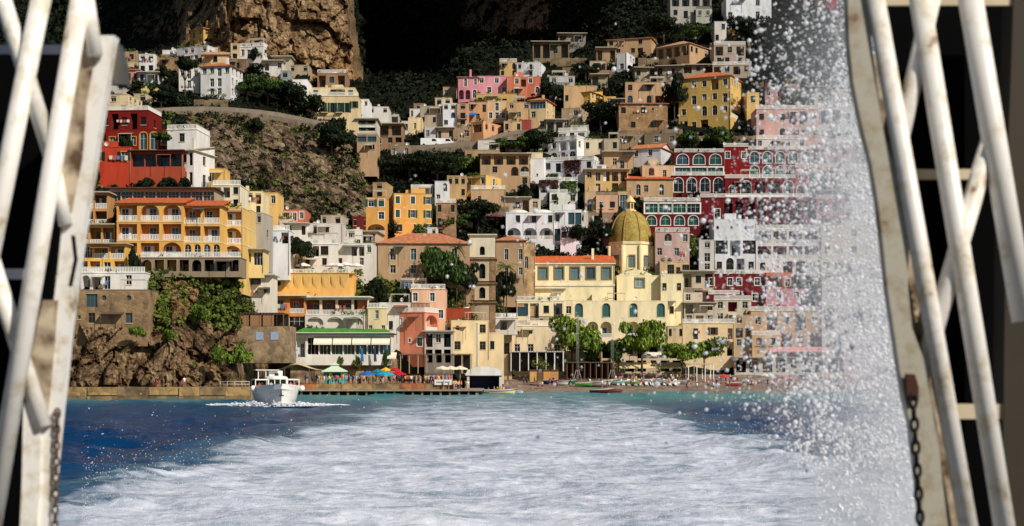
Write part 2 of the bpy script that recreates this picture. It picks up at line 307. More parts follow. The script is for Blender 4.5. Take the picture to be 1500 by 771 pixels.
def facade(mb, T, W, z0, H, ops, mi=0, mi_in=1):
    """wall with real openings; T(u, depth, z) -> point"""
    xs = sorted({0, W, *[round(o[k], 4) for o in ops for k in (0, 1)]}); zs = sorted({z0, H, *[round(o[k], 4) for o in ops for k in (2, 3)]})
    for i in range(len(xs)-1):
        for j in range(len(zs)-1):
            if xs[i+1]-xs[i] < 1e-4 or zs[j+1]-zs[j] < 1e-4: continue
            cu = (xs[i]+xs[i+1])/2; cz = (zs[j]+zs[j+1])/2
            if any(o[0] < cu < o[1] and o[2] < cz < o[3] for o in ops): continue
            mb.quad(T(xs[i], 0, zs[j]), T(xs[i+1], 0, zs[j]), T(xs[i+1], 0, zs[j+1]), T(xs[i], 0, zs[j+1]), mi)
    for o in ops:
        u0, u1, a, b, sh, dep = o[:6]; c = curve((u0, u1, a, b, sh)); n = len(c); deep = dep > .6
        if sh == 'a':
            k = c[2:]; h = len(k)//2
            for i in range(h): mb.poly([T(u1, 0, b), T(k[i+1][0], 0, k[i+1][1]), T(k[i][0], 0, k[i][1])], mi)
            for i in range(h, len(k)-1): mb.poly([T(u0, 0, b), T(k[i+1][0], 0, k[i+1][1]), T(k[i][0], 0, k[i][1])], mi)
        elif sh == 'o':
            cor = [(u0, a), (u1, a), (u1, b), (u0, b)]
            for q in range(4):
                for i in range(3):
                    p1 = c[(q*3+i-1) % 12]; p2 = c[(q*3+i) % 12]; mb.poly([T(cor[q][0], 0, cor[q][1]), T(p2[0], 0, p2[1]), T(p1[0], 0, p1[1])], mi)
        for i in range(n):
            p, q = c[i], c[(i+1) % n]; mb.quad(T(p[0], 0, p[1]), T(p[0], dep, p[1]), T(q[0], dep, q[1]), T(q[0], 0, q[1]), mi_in if deep else mi)
        if deep: mb.poly([T(p[0], dep, p[1]) for p in c], mi_in)
_WC = {}
def win_mesh(w, h, sh, fm, trim, mull):
    key = (round(w, 2), round(h, 2), sh, fm.name, trim.name if trim else None, mull)
    if key in _WC: return _WC[key]
    c = curve((0, w, 0, h, sh)); n = len(c); m = MB(); ce = Vector((w/2, h/2)); t = min(.065, w*.1)
    def ins(p, s):   # move towards the centre
        d = Vector(p)-ce; return (ce.x+d.x*(1-s/max(w/2, .01)), ce.y+d.y*(1-s/max(h/2, .01)))
    for i in range(n):
        p, q = c[i], c[(i+1) % n]; a, b = ins(p, t), ins(q, t)
        m.quad((p[0], -.03, p[1]), (q[0], -.03, q[1]), (b[0], -.03, b[1]), (a[0], -.03, a[1])); m.quad((a[0], -.03, a[1]), (b[0], -.03, b[1]), (b[0], .04, b[1]), (a[0], .04, a[1]))
    k = max(1, mull); top = h*.96 if sh == 'r' else h*.9
    for i in range(1, k+1):
        if k == 1 and w < .7: break
        x = w*i/(k+1) if k > 1 else w/2
        m.box(x-.022, x+.022, -.025, .03, .03, top if abs(x-w/2) < w*.3 else top*.8)
    if h > 1.2: m.box(.04, w-.04, -.02, .03, h*.62, h*.62+.04)
    if trim:
        for i in range(n):
            p, q = c[i], c[(i+1) % n]; tw = -.14 if w < 1.6 or sh == 'a' else -.32; a, b = ins(p, tw), ins(q, tw); y = -.31
            m.quad((a[0], y, a[1]), (b[0], y, b[1]), (q[0], y, q[1]), (p[0], y, p[1]), 1); m.quad((a[0], y+.06, a[1]), (b[0], y+.06, b[1]), (b[0], y, b[1]), (a[0], y, a[1]), 1)
    elif sh == 'r' and h < 1.9: m.box(-.1, w+.1, -.36, -.19, -.09, 0, 1)
    r = m.mesh('window', [fm, trim or CREAMP]); pm = MB(); pm.poly([(p[0], .02, p[1]) for p in c]); _WC[key] = (r, pm); return _WC[key]
_PC = {}
def pane_mesh(w, h, sh, gm):
    key = (round(w, 2), round(h, 2), sh, gm.name)
    if key not in _PC:
        pm = MB(); c = curve((0, w, 0, h, sh)); pm.poly([(p[0], .02, p[1]) for p in c]); pm.poly([(p[0], .035, p[1]) for p in reversed(c)]); _PC[key] = pm.mesh('pane', gm)
    return _PC[key]
def shutter_mesh(w, h, m):
    key = ('sh', round(w, 2), round(h, 2), m.name)
    if key not in _PC:
        b = MB(); b.box(0, w, -.05, 0, 0, h)
        for i in range(max(3, int(h/.25))): z = .06+(h-.12)*i/max(3, int(h/.25)); b.box(.05, w-.05, -.065, -.05, z, z+.1)
        _PC[key] = b.mesh('shutter', m)
    return _PC[key]
def bal_mesh(w, m, h=.95, sp=.28, stone=True):
    key = ('ba', round(w, 2), m.name, h, stone)
    if key not in _PC:
        b = MB(); r = .07 if stone else .018
        b.box(0, w, -.09, .09, h-.1, h) if stone else b.box(0, w, -.03, .03, h-.05, h)
        b.box(0, w, -.08, .08, 0, .08) if stone else b.box(0, w, -.02, .02, .05, .09)
        n = max(2, int(w/sp))
        for i in range(n+1): x = r+(w-2*r)*i/n; b.box(x-r, x+r, -r, r, .08, h-.1)
        _PC[key] = b.mesh('balustrade', m)
    return _PC[key]
class Bld: pass
RECTS = []; FR = [WHITE, WOOD, WHITE, plain((120, 104, 84)), GREENP, WHITE, DARK]
TANK = plain((206, 206, 204)); DISH = plain((214, 212, 206), .4); LAUN = [plain((226, 226, 226), .9), plain((96, 120, 156), .9), plain((170, 90, 84), .9), plain((214, 204, 180), .9)]
def B(label, x0, x1, yt, yb, col, rows='', side=0, srows='', roof='flat', name='house', cat='house', dep=9.0, D=None, ext=6.0, inner=None, frame=WHITE, trim=None,
      shut=None, glass=GLASS, balm=None, group=None, mat=None, band=None, roofc=None, yaw=None, ld=1.5, lrows='', para=.5, keep=False, ws=1.0, dense=True):
    xn = x1 if side > 0 else x0 if side < 0 else (x0+x1)/2
    if not keep: D = float(min(DT(np.linspace(x0, x1, 7), yb).min(), DT(xn, yb)))-.3
    RECTS.append((x0+min(side, 0), x1+max(side, 0), yt, yb))
    m = D/F; a = (x1-x0)*m; H = (yb-yt)*m; bq = abs(side)*m
    if side: dep = max(dep, bq/.72); th = math.asin(min(.72, bq/dep))
    else: th = 0 if yaw is None else math.radians(yaw)
    Wd = a/math.cos(th); rz = -th if side > 0 else th
    base = P(x1 if side > 0 else x0, yb, D); 
    if side > 0: base = base-Vector((math.cos(rz), math.sin(rz), 0))*Wd
    r = empty(name, base, rz); tag(r, label, cat, group)
    if frame is WHITE and not trim: frame = FR[sum(map(ord, label)) % len(FR)]
    wm = mat or plaster(col); im = plaster(inner) if inner else wm
    q = Bld(); q.root = r; q.W = Wd; q.H = H; q.dep = dep; q.D = D; q.m = m; q.balm = balm or WHITE
    mb = MB(); rnd = random.Random(sum(ord(c)*(i+3) for i, c in enumerate(label)))
    Hf = H
    def TF(u, d, z): return (u, d, z)
    def TR(u, d, z): return (Wd-d, u, z)
    def TL(u, d, z): return (d, dep-u, z)
    for (T, Wf, rw, rot) in ((TF, Wd, rows, 0), (TR, dep, srows if side >= 0 else '', math.pi/2), (TL, dep, srows if side < 0 else lrows, -math.pi/2)):
        ops = []
        if rw:
            rl = rw.split('|'); nr = len(rl); hs = H/nr
            for i, line in enumerate(rl):
                tk = line.replace(' ', ''); n = len(tk)
                if dense and n and D > 296 and Wf/n > 3.4 and not set(tk) & set('ALBcG'):
                    nt_ = int(round(Wf/2.9)); tk = ''.join(tk[int(k*n/nt_)] if k == 0 or int(k*n/nt_) != int((k-1)*n/nt_) else rnd.choice('.ww.dvw' if tk[int(k*n/nt_)] == '.' else tk[int(k*n/nt_)]*2+'.w') for k in range(nt_)); n = nt_
                bw = Wf/max(n, 1); zb = H-(i+1)*hs
                for j, t in enumerate(tk):
                    c = (j+.5)*bw
                    if t == '.': continue
                    sh = 'a' if t in 'aAcB' else 'o' if t == 'o' else 'r'; d = .3
                    if t in 'ws': ww = min(1.3*ws, bw*.56); za, zz = zb+hs*(.3 if ws == 1 else .2), zb+hs*(.3 if ws == 1 else .2)+min(1.75*ws, hs*.58)
                    elif t in 'db': ww = min(1.4*ws, bw*.56); za, zz = zb+hs*.04, zb+hs*.04+min(2.5*ws, hs*.78)
                    elif t == 'a': ww = min(1.5*ws, bw*.6); za, zz = zb+hs*.14, zb+hs*.14+min(2.8*ws, hs*.74)
                    elif t == 'B': ww = bw*.72; za, zz = zb+hs*.1, zb+hs*.9
                    elif t == 'o': ww = min(.95, bw*.4); za, zz = zb+hs*.45, zb+hs*.45+min(.95, hs*.3)
                    elif t in 'AL': ww = bw*.84; za, zz = zb+hs*.05, zb+hs*(.9 if t == 'A' else .87); d = min(ld, dep*.4)
                    elif t in 'cP': ww = bw*.74; za, zz = zb+hs*.02, zb+hs*.86; d = 2.2
                    elif t == 'G': ww = bw*.92; za, zz = zb+hs*.12, zb+hs*.86
                    elif t == 'v': ww = min(.5, bw*.4); za, zz = zb+hs*.5, zb+hs*.7
                    else: continue
                    o = (c-ww/2, c+ww/2, za, zz, sh, d, t); ops.append(o)
                    w_, h_ = ww, zz-za
                    def put(me, nm, u, dd, z, par=r, extra=0):
                        loc = Vector(T(u, dd, z)); return link(nm, me, par, loc, rot+extra)
                    if t in 'wsdbaBoGv':
                        g = glass if rnd.random() < .8 else (GLASSB if rnd.random() < .5 else GLASS)
                        wmh, _ = win_mesh(w_, h_, sh, frame, trim, 1 if t != 'G' else max(2, int(w_/1.1)))
                        wo = put(wmh, 'door' if t in 'db' else 'window', o[0], .26, za)
                        link('pane', pane_mesh(w_, h_, sh, g), wo)
                        if (t == 's' or (shut and t in 'wdb' and rnd.random() < .85)):
                            sm = shutter_mesh(w_/2, h_, shut or GREENP)
                            if rnd.random() < .3: link('shutter', sm, wo, (0, -.06, 0)); link('shutter', sm, wo, (w_/2, -.06, 0))
                            else: link('shutter', sm, wo, (-w_/2-.05, -.28, 0)); link('shutter', sm, wo, (w_+.05, -.28, 0))
                        if t == 'b':
                            bb = MB(); bw2 = min(bw*.95, w_+1.0); x = (w_-bw2)/2; bb.box(x, x+bw2, -1.1, -.26, -.16, -.02)
                            bo = link('balcony', bb.mesh('balcony', wm), wo)
                            link('railing', bal_mesh(bw2, balm or IRON, .95, .22, False), wo, (x, -1.03, 0))
                            link('railing', bal_mesh(.75, balm or IRON, .95, .22, False), wo, (x+.02, -1.03, 0), math.pi/2); link('railing', bal_mesh(.75, balm or IRON, .95, .22, False), wo, (x+bw2-.02, -1.03, 0), math.pi/2)
                    elif t in 'AL':
                        dw = min(1.3, w_*.4); dh = min(2.3, h_*.82); off = rnd.choice((.18, .3, .5))
                        wmh, _ = win_mesh(dw, dh, 'r', frame, None, 1); do = put(wmh, 'door', o[0]+w_*off-dw*.3, d-.06, za+.02); link('pane', pane_mesh(dw, dh, 'r', glass if rnd.random() < .7 else GLASSB), do)
                        if rnd.random() < .6: link('shutter', shutter_mesh(dw/2, dh, shut or WHITE), do, (-dw/2, -.03, 0)); link('shutter', shutter_mesh(dw/2, dh, shut or WHITE), do, (dw, -.03, 0))
                        put(bal_mesh(w_-.02, balm or WHITE, .95 if h_ > 1.8 else h_*.4), 'balustrade', o[0]+.01, .1, za)
                    elif t in 'cP':
                        dw = min(1.2, w_*.4); wmh, _ = win_mesh(dw, h_*.7, 'r', frame, None, 1); do = put(wmh, 'door', o[0]+w_*.3, d-.06, za+.02); link('pane', pane_mesh(dw, h_*.7, 'r', glass), do)
        facade(mb, T, Wf, -ext, Hf, ops)
    mb.quad((Wd, dep, -ext), (0, dep, -ext), (0, dep, H), (Wd, dep, H))
    nr = len(rows.split('|')) if rows else 1
    if band:
        for i in range(1, nr): z = H-i*H/nr; mb.box(-.06, Wd+.06, -.07, dep+.05, z-.13, z+.05, 2)
    wall = mb.build('wall', [wm, im, plaster(band) if band else wm], r); q.wall = wall
    rc = roofc or (182, 170, 150); ro = MB(); ov = .35
    if roof in ('flat', 'rail', 'vault'):
        pz = H-para if roof == 'flat' else H-.02; ro.box(.02, Wd-.02, .02, dep-.02, pz-.15, pz); 
        cp = MB()
        if roof == 'flat':
            t = .28
            for bx in ((-.06, Wd+.06, -.06, t), (-.06, Wd+.06, dep-t, dep+.06)): cp.box(bx[0], bx[1], bx[2], bx[3], H, H+.1)
            cp.box(-.06, t, t, dep-t, H, H+.1); cp.box(Wd-t, Wd+.06, t, dep-t, H, H+.1)
            for (u0, u1, v0, v1) in ((t, Wd-t, t-.02, t), (t, Wd-t, dep-t, dep-t+.02)): cp.box(u0, u1, v0, v1, pz, H)
        else: cp.box(-.12, Wd+.12, -.12, dep+.1, H, H+.14)
        cp.build('parapet', plaster(tuple(min(255, int(c*1.06)+4) for c in col)), r)
        rf = ro.build('roof', plaster(rc, stain=.5), r); q.roof = rf
        if roof == 'rail':
            link('balustrade', bal_mesh(Wd, q.balm), r, (0, .1, H+.14)); 
            if side: link('balustrade', bal_mesh(dep-.2, q.balm), r, (Wd-.1 if side > 0 else .1, .2, H+.14), math.pi/2)
        if roof == 'vault':
            n = max(1, int(Wd/4.2)); 
            for i in range(n):
                v = MB(); w = Wd/n; v.lathe([(w*.46*math.cos(t), H+.1+w*.17*math.sin(t)) for t in np.linspace(0, math.pi/2, 6)], (i+.5)*w, w*.5, 14); v.build('vault', plaster((226, 224, 218)), rf)
        if rnd.random() < .75 and roof != 'vault' and Wd > 4:
            c = MB(); x = rnd.uniform(.15, .85)*Wd; y = rnd.uniform(.2, .6)*dep; z = H-para; c.box(x-.3, x+.3, y-.3, y+.3, z, H+rnd.uniform(.7, 1.5)); c.box(x-.42, x+.42, y-.42, y+.42, H+.5, H+.62); c.build('chimney', plaster(col), rf)
        if rnd.random() < .4 and roof == 'flat' and Wd > 6:
            c = MB(); x = rnd.uniform(.1, .6)*Wd; w = rnd.uniform(2.2, 3.4); c.box(x, x+w, dep*.35, dep*.75, H-para, H+rnd.uniform(1.2, 2.2)); c.build('stair_hut', plaster(tuple(min(255, v+8) for v in col)), rf)
    elif roof == 'slab':
        ro.box(-.5, Wd+.5, -1.2, dep, H, H+.22); q.roof = ro.build('roof', plaster(rc), r)
    elif roof in ('hip', 'gx', 'gy', 'shed'):
        tm = tilem(roofc or (190, 104, 62)); e = .45; z0 = H+.002; sl = .38
        A = [(-e, -e, z0), (Wd+e, -e, z0), (Wd+e, dep+e, z0), (-e, dep+e, z0)]
        if roof == 'hip':
            hh = min(Wd, dep)*.5*sl*1.1; i = min(dep, Wd)/2
            R = [(i, dep/2, z0+hh), (Wd-i, dep/2, z0+hh)] if Wd >= dep else [(Wd/2, i, z0+hh), (Wd/2, dep-i, z0+hh)]
            if Wd >= dep: ro.quad(A[0], A[1], R[1], R[0]); ro.poly([A[1], A[2], R[1]]); ro.quad(A[2], A[3], R[0], R[1]); ro.poly([A[3], A[0], R[0]])
            else: ro.poly([A[0], A[1], R[0]]); ro.quad(A[1], A[2], R[1], R[0]); ro.poly([A[2], A[3], R[1]]); ro.quad(A[3], A[0], R[0], R[1])
        elif roof == 'gx':
            hh = dep*.5*sl; R = [(-e, dep/2, z0+hh), (Wd+e, dep/2, z0+hh)]; ro.quad(A[0], A[1], R[1], R[0]); ro.quad(A[2], A[3], R[0], R[1])
            g = MB(); g.poly([(Wd-.01, 0, H), (Wd-.01, dep, H), (Wd-.01, dep/2, H+hh-.1)]); g.poly([(.01, dep, H), (.01, 0, H), (.01, dep/2, H+hh-.1)]); g.build('gable', wm, r)
        elif roof == 'gy':
            hh = Wd*.5*sl; R = [(Wd/2, -e, z0+hh), (Wd/2, dep+e, z0+hh)]; ro.quad(A[1], A[2], R[1], R[0]); ro.quad(A[3], A[0], R[0], R[1])
            g = MB(); g.poly([(0, .01, H), (Wd, .01, H), (Wd/2, .01, H+hh-.1)]); g.build('gable', wm, r)
        else:
            hh = dep*.22; ro.quad(A[0], A[1], (Wd+e, dep+e, z0+hh), (-e, dep+e, z0+hh)); g = MB(); g.poly([(Wd-.01, 0, H), (Wd-.01, dep, H), (Wd-.01, dep, H+hh)]); g.poly([(.01, dep, H), (.01, 0, H), (.01, dep, H+hh)]); g.build('gable', wm, r)
        ro.quad(A[3], A[2], A[1], A[0]); k = len(ro.v)
        for (p, s) in ((A[0], A[1]), (A[1], A[2]), (A[3], A[0])): ro.quad((p[0], p[1], p[2]-.12), (s[0], s[1], s[2]-.12), s, p)
        q.roof = ro.build('roof', tm, r)
        if rnd.random() < .6: c = MB(); x = rnd.uniform(.2, .8)*Wd; c.box(x-.3, x+.3, dep*.35, dep*.35+.6, H, H+hh+.9); c.build('chimney', plaster(col), q.roof)
    clutter(q, rnd, col, rows, nr, roof)
    return q
POT = None
def clutter(q, rnd, col, rows, nr, roof):
    """the small things a lived-in house carries"""
    W, H, r = q.W, q.H, q.root; D = q.D
    if W < 3: return
    if rnd.random() < .6:   # downpipe
        c = MB(); x = rnd.choice((.15, W-.15)); c.tube((x, -.07, -1), (x, -.07, H-.1), .06, n=5); c.build('downpipe', plain((150, 130, 110)), r)
    hs = H/nr
    if D > 297 and W > 6.5 and H > 5 and rnd.random() < .5 and roof in ('flat', 'rail', 'slab') and 'A' not in rows and 'B' not in rows:   # lower front volume with a terrace on top
        w = W*rnd.uniform(.35, .6); x = rnd.choice((0.0, W-w, (W-w)*.5)); h = hs*rnd.uniform(.7, 1.0); dy = rnd.uniform(1.4, 2.4); cc = tuple(max(0, min(255, int(v*rnd.uniform(.93, 1.05)))) for v in col); pm = plaster(cc)
        c = MB(); c.box(x, x+w, -dy, 0, -5, h); tb = c.build('front_terrace', pm, r); link('balustrade', bal_mesh(w, rnd.choice((WHITE, pm, IRON)), .95), tb, (x, -dy+.12, h))
        for k in range(2):
            if w > 2.6*(k+1): me, _ = win_mesh(1.2, 1.6, 'r', FR[rnd.randrange(len(FR))], None, 1); wo = link('window', me, r, (x+w*(k+.5)/2-.6, -dy-.05, h*.3)); link('pane', pane_mesh(1.2, 1.6, 'r', GLASS), wo)
    if rnd.random() < .45 and W > 5:   # lean-to canopy over a door
        w = rnd.uniform(2, min(4.5, W*.5)); x = rnd.uniform(0, W-w); z = hs*rnd.choice(range(nr))+hs*.86; c = MB(); c.quad((x, -1.5, z-.35), (x+w, -1.5, z-.35), (x+w, -.01, z), (x, -.01, z)); c.quad((x, -.01, z-.05), (x+w, -.01, z-.05), (x+w, -1.5, z-.4), (x, -1.5, z-.4)); c.quad((x, -1.5, z-.4), (x+w, -1.5, z-.4), (x+w, -1.5, z-.35), (x, -1.5, z-.35))
        c.tube((x+.1, -1.4, z-.4), (x+.1, -1.4, z-hs*.8), .05, n=5); c.tube((x+w-.1, -1.4, z-.4), (x+w-.1, -1.4, z-hs*.8), .05, n=5); c.build('canopy', [plain(rnd.choice(((150, 90, 60), (190, 180, 160), (96, 80, 64), (200, 190, 170), (110, 120, 110))), .85)], r)
    if rnd.random() < .16 and W > 4:   # washing line
        n = rnd.randint(2, 5); x = rnd.uniform(.3, max(.4, W-n*.8)); z = hs*rnd.choice(range(nr))+hs*.55
        for i in range(n): c = MB(); c.box(x+i*.75, x+i*.75+rnd.uniform(.35, .65), -.4, -.37, z-rnd.uniform(.5, .9), z); c.build('laundry', rnd.choice(LAUN), r)
    if roof in ('flat', 'rail'):
        zt = H-.5 if roof == 'flat' else H+.12
        for i in range(rnd.randint(0, 2) if W > 4 else 0):
            t = rnd.random(); x = rnd.uniform(.6, W-.6); y = rnd.uniform(.8, q.dep*.5); c = MB()
            if t < .35: c.tube((x-.6, y, zt+.45), (x+.6, y, zt+.45), .42, n=12); c.build('water_tank', TANK, q.roof)
            elif t < .6: c.tube((x, y, zt), (x, y, zt+1.5), .03, n=4); c.lathe([(.01, 0), (.25, .03), (.42, .12)], n=10); c.v = [(a, b, z_) if k < 8 else (x+a, y-.1-z_, zt+1.3+b) for k, (a, b, z_) in enumerate(c.v)]; c.build('satellite_dish', DISH, q.roof)
            elif t < .8:
                w = min(4, W*.6); x = min(x, W-w-.2) if W-w-.2 > .2 else .2
                for px_ in (x, x+w):
                    for py_ in (.5, 3): c.tube((px_, py_, zt-.1), (px_, py_, zt+2.3), .05, n=4)
                for k in range(6): c.box(x-.1, x+w+.1, .4+.5*k, .48+.5*k, zt+2.3, zt+2.38)
                c.build('roof_pergola', plain((190, 180, 160), .8), q.roof)
            else: c.tube((x, y, zt), (x, y, zt+2.4), .02, n=4); c.tube((x-.5, y, zt+2.3), (x+.5, y, zt+2.3), .015, n=4); c.build('aerial', IRON, q.roof)
    if rnd.random() < .5 and W > 4:   # potted plants along the edge
        n = rnd.randint(3, 8); V = []; z0 = H+.1 if roof in ('flat', 'rail') else 0.0; y0 = .25 if z0 else -.5; g = np.random.default_rng(rnd.randrange(9999))
        for i in range(n): c_ = np.array([rnd.uniform(.3, W-.3), y0, z0+.35]); V.append(c_+g.normal(size=(26, 3))*np.array([.28, .22, .28]))
        V = np.concatenate(V); nr_ = g.normal(size=V.shape); nr_ /= np.linalg.norm(nr_, axis=1, keepdims=True); v, f = quads(V, nr_, .16, g); link('potted_plants', npmesh('potted_plants', v, f, PLANTM), r)['kind'] = 'stuff'

def vine(q, x0, x1, z0, z1, n=500, mat=None, y=-.15, th=.25, drop=True):
    g = np.random.default_rng(int(abs(x0*31+z1*7)*10)); u = g.uniform(0, 1, n); x = x0+(x1-x0)*u; t = g.uniform(0, 1, n)**(1.6 if drop else 1); z = z1-(z1-z0)*t*(.55+.45*fbm(u*6, u*0+q.W, 1.0, 3)); p = np.stack([x, y-np.abs(g.normal(0, th, n)), z], 1)
    nr = g.normal(size=p.shape)*.6+np.array([0, -.8, .3]); nr /= np.linalg.norm(nr, axis=1, keepdims=True); v, f = quads(p, nr, .2, g); return link('vine', npmesh('vine', v, f, mat or PLANTM), q.root)
# ------------------------------------------------------------------ the town, house by house
WHT = (228, 228, 230); OFF = (222, 216, 202); CRM = (226, 204, 156); TAN = (182, 146, 102); YEL = (220, 172, 56); YOR = (226, 160, 50); PNK = (216, 138, 152)
SAL = (210, 122, 86); GRY = (188, 184, 180); RED = (110, 14, 22); STO = (146, 116, 80); PEA = (224, 156, 116); CHU = (238, 208, 140)
UP = 'houses on the upper left slope under the cliff'
# --- upper left, below the big cliff
B('yellow villa with arched lower gallery high under the tan cliff', 274, 298, 41, 66, (206, 160, 46), 'dw|dw', 38, 'www|AAA', 'shed', 'villa', 'villa', dep=11, D=407, roofc=(196, 150, 120), frame=WHITE)
B('long low white house directly below the yellow cliff villa', 254, 304, 67, 88, (214, 212, 216), '.ww.w|wdw.', 20, 'wP', 'flat', D=402)
B('cream gabled house above the terracotta roofed white villa', 296, 334, 80, 96, (214, 186, 134), '.w.', 0, '', 'gx', D=394, roofc=(190, 150, 112))
B('white three storey villa with terracotta roof and rounded bay', 292, 338, 96, 142, (226, 224, 224), 'wwdw|.dd.|.ww.', 9, 'w|w|w', 'hip', 'villa', 'villa', D=366, dep=8, roofc=(196, 112, 70))
B('narrow cream tower house beside the white terrace house', 338, 350, 64, 90, (206, 182, 138), 'w|w', 0, '', 'flat', D=396, dep=6)
B('white house with roof terrace at the right end of the cliff row', 350, 386, 68, 86, (220, 218, 214), 'wdw.', 8, 'w', 'rail', D=394, dep=8)
B('brown stone house with one green door below the tower house', 334, 362, 87, 106, (150, 124, 92), '.d.', 0, '', 'flat', D=382, frame=GREENP, mat=stonem())
B('tall narrow white house left of the stone house on the upper slope', 203, 227, 80, 108, (218, 214, 212), 'ww|dw', 0, '', 'flat', group=None, D=376)
B('brown stone house with flat roof left of the pine', 227, 262, 85, 100, (146, 112, 76), '.w.w', 0, '', 'flat', D=388, mat=stonem((150, 118, 82), (96, 74, 52)))
B('small white cube house above the brown stone house', 238, 264, 74, 86, (226, 222, 218), '.w.', 0, '', 'flat', D=397)
B('peach house with white cornice at the left of the upper slope', 184, 203, 102, 124, (214, 146, 112), 'ww', 0, '', 'gy', D=365, roofc=(200, 180, 150))
B('cream house above the peach gabled house', 180, 202, 92, 104, (204, 178, 130), 'w.w', 0, '', 'flat', D=386)
B('pale blue-white house with wide dark porch on the upper slope', 203, 232, 107, 124, (204, 208, 216), 'w.P', 0, '', 'slab', D=366)
B('small lemon yellow house with low roof among dark trees', 206, 227, 127, 138, (224, 204, 110), '.w', 0, '', 'flat', D=360)
B('cream stepped house above the top storey of the red hotel', 158, 188, 139, 166, (222, 200, 148), 'w.|.w', 6, 'w|w', 'flat', D=335)
B('white house half hidden behind the tall pine', 262, 292, 100, 132, (222, 218, 212), 'wdw|.w.', 0, '', 'flat', D=372)
B('grey-white shack house at the far left of the upper slope', 150, 182, 118, 136, (190, 186, 178), 'w.w', 0, '', 'slab', D=358)
B('tan house with brown shutters behind the white cube houses', 170, 200, 76, 92, (168, 140, 100), 'ww', 0, '', 'flat', D=408)
B('low white terrace house with slab roof right of the cliff row', 386, 414, 90, 104, (214, 210, 204), 'P.w', 0, '', 'slab', D=388)
B('grey-blue house below the slab roofed terrace', 411, 424, 104, 118, (150, 156, 164), 'w', 0, '', 'flat', D=378, frame=TEAL)
B('plain white cube house among the trees above the road', 428, 450, 117, 142, (234, 234, 232), '.v.|...', 0, '', 'flat', D=378)
B('brown house under the cliff caves with long white balustrade', 465, 507, 108, 128, (160, 120, 84), 'PwP', 0, '', 'rail', D=398)
B('upper cream storey with green doors below the cliff caves', 456, 520, 129, 144, (222, 200, 150), 'd.dPd', 0, '', 'flat', D=390, frame=GREENP)
B('long cream house with green shutters above the bending road', 449, 524, 141, 166, (222, 196, 142), 'w.bdbdw', 0, '', 'rail', D=381, frame=GREENP, shut=GREENP)
B('lower cream annex with one balcony door beside the bending road', 474, 491, 152, 176, (216, 190, 140), 'b', 0, '', 'flat', D=377)
B('tiny white house with dark window above the bougainvillea wall', 524, 540, 146, 158, (222, 224, 226), '.w', 0, '', 'flat', D=392)
B('low white garden house behind bougainvillea in the ravine', 530, 569, 157, 168, (206, 202, 196), '.w.w', 0, '', 'flat', D=402)
B('two storey house with white balcony bands at the ravine edge', 523, 552, 175, 196, (214, 206, 190), 'L|L', 0, '', 'slab', D=388, inner=(90, 76, 60))
B('tan house with pale blue windows at the ravine edge', 523, 552, 196, 224, (190, 152, 108), 'GG|.w', 0, '', 'flat', D=384, glass=GLASSB, frame=WHITE)
B('cluttered brown terrace house with wide open galleries in the ravine', 553, 590, 182, 216, (150, 116, 84), 'PP|PwP', 0, '', 'slab', D=398)
B('square cream house with one window at the mouth of the ravine', 598, 618, 173, 196, (230, 200, 144), '.w.', 0, '', 'flat', D=404)
B('small white house with red tank behind the square cream house', 600, 620, 160, 175, (220, 218, 214), 'w.w', 0, '', 'flat', D=416)
B('low white annex beside the square cream house', 588, 600, 178, 196, (206, 204, 200), 'w', 0, '', 'flat', D=402)
# --- centre, upper slope
B('pink villa with white corner strips and arched loggias', 671, 700, 113, 146, PNK, '.a.w|cca', 0, '', 'shed', 'villa', 'villa', D=428, roofc=(206, 150, 140), trim=WHITE)
B('taller pink house with white trim right of the pink villa', 700, 744, 112, 140, (222, 146, 160), 'w.w.|.w.w', 0, '', 'flat', D=431, trim=WHITE)
B('tan house with garden wall at the left of the pink villa', 649, 668, 128, 146, (190, 158, 116), 'w.', 0, '', 'flat', D=428)
B('white house with balconies crowning the centre slope', 757, 790, 91, 114, (220, 222, 226), 'w.b.|d.w.', 10, 'w|w', 'flat', D=451)
B('yellow-tan house left of the white crowning house', 732, 757, 91, 114, (200, 164, 96), 'w.a|w.w', 0, '', 'rail', D=450)
B('salmon house with brown upper gallery below the white crowning house', 742, 772, 113, 142, (214, 122, 84), '.wP|.w.', 0, '', 'flat', D=433, trim=WHITE)
B('second salmon house with arched red canopy door', 772, 792, 113, 138, (206, 112, 78), 'w.|.a', 0, '', 'flat', D=434, trim=WHITE)
B('ochre row house with a tall green door on the centre slope', 697, 757, 138, 158, (206, 166, 84), 'w..d.', 0, '', 'flat', D=424, frame=GREENP)
B('orange-tan house with blue awning below the pink villa', 686, 714, 150, 180, (210, 152, 96), 'w.d|.w.', 0, '', 'flat', D=415)
B('beige house with white door frame right of the blue awning house', 714, 742, 148, 178, (216, 178, 128), '.d.|www', 0, '', 'flat', D=416, trim=WHITE)
B('pale blue-white tall house with two windows on the centre slope', 648, 669, 152, 186, (220, 224, 232), 'ww|.a|w.', 0, '', 'flat', D=411)
B('pinkish tan house squeezed beside the pale blue-white house', 669, 687, 152, 186, (200, 150, 110), 'w|b|w', 0, '', 'flat', D=412, balm=IRON)
B('cream house with flat roof above the pale blue-white house', 637, 662, 144, 158, (214, 190, 150), 'ww', 0, '', 'flat', D=421)
B('weathered grey-beige house left of the pale blue-white house', 615, 649, 156, 184, (172, 158, 134), '.w.w|w.w.', 0, '', 'flat', D=412)
B('small dark house with red chimney left of the grey-beige house', 606, 622, 152, 166, (150, 120, 100), 'w', 0, '', 'flat', D=418)
B('peach house on a stone base beside the coast road bend', 690, 708, 178, 209, (222, 160, 108), 'P|.', 28, 'w.|..', 'flat', D=408, dep=10)
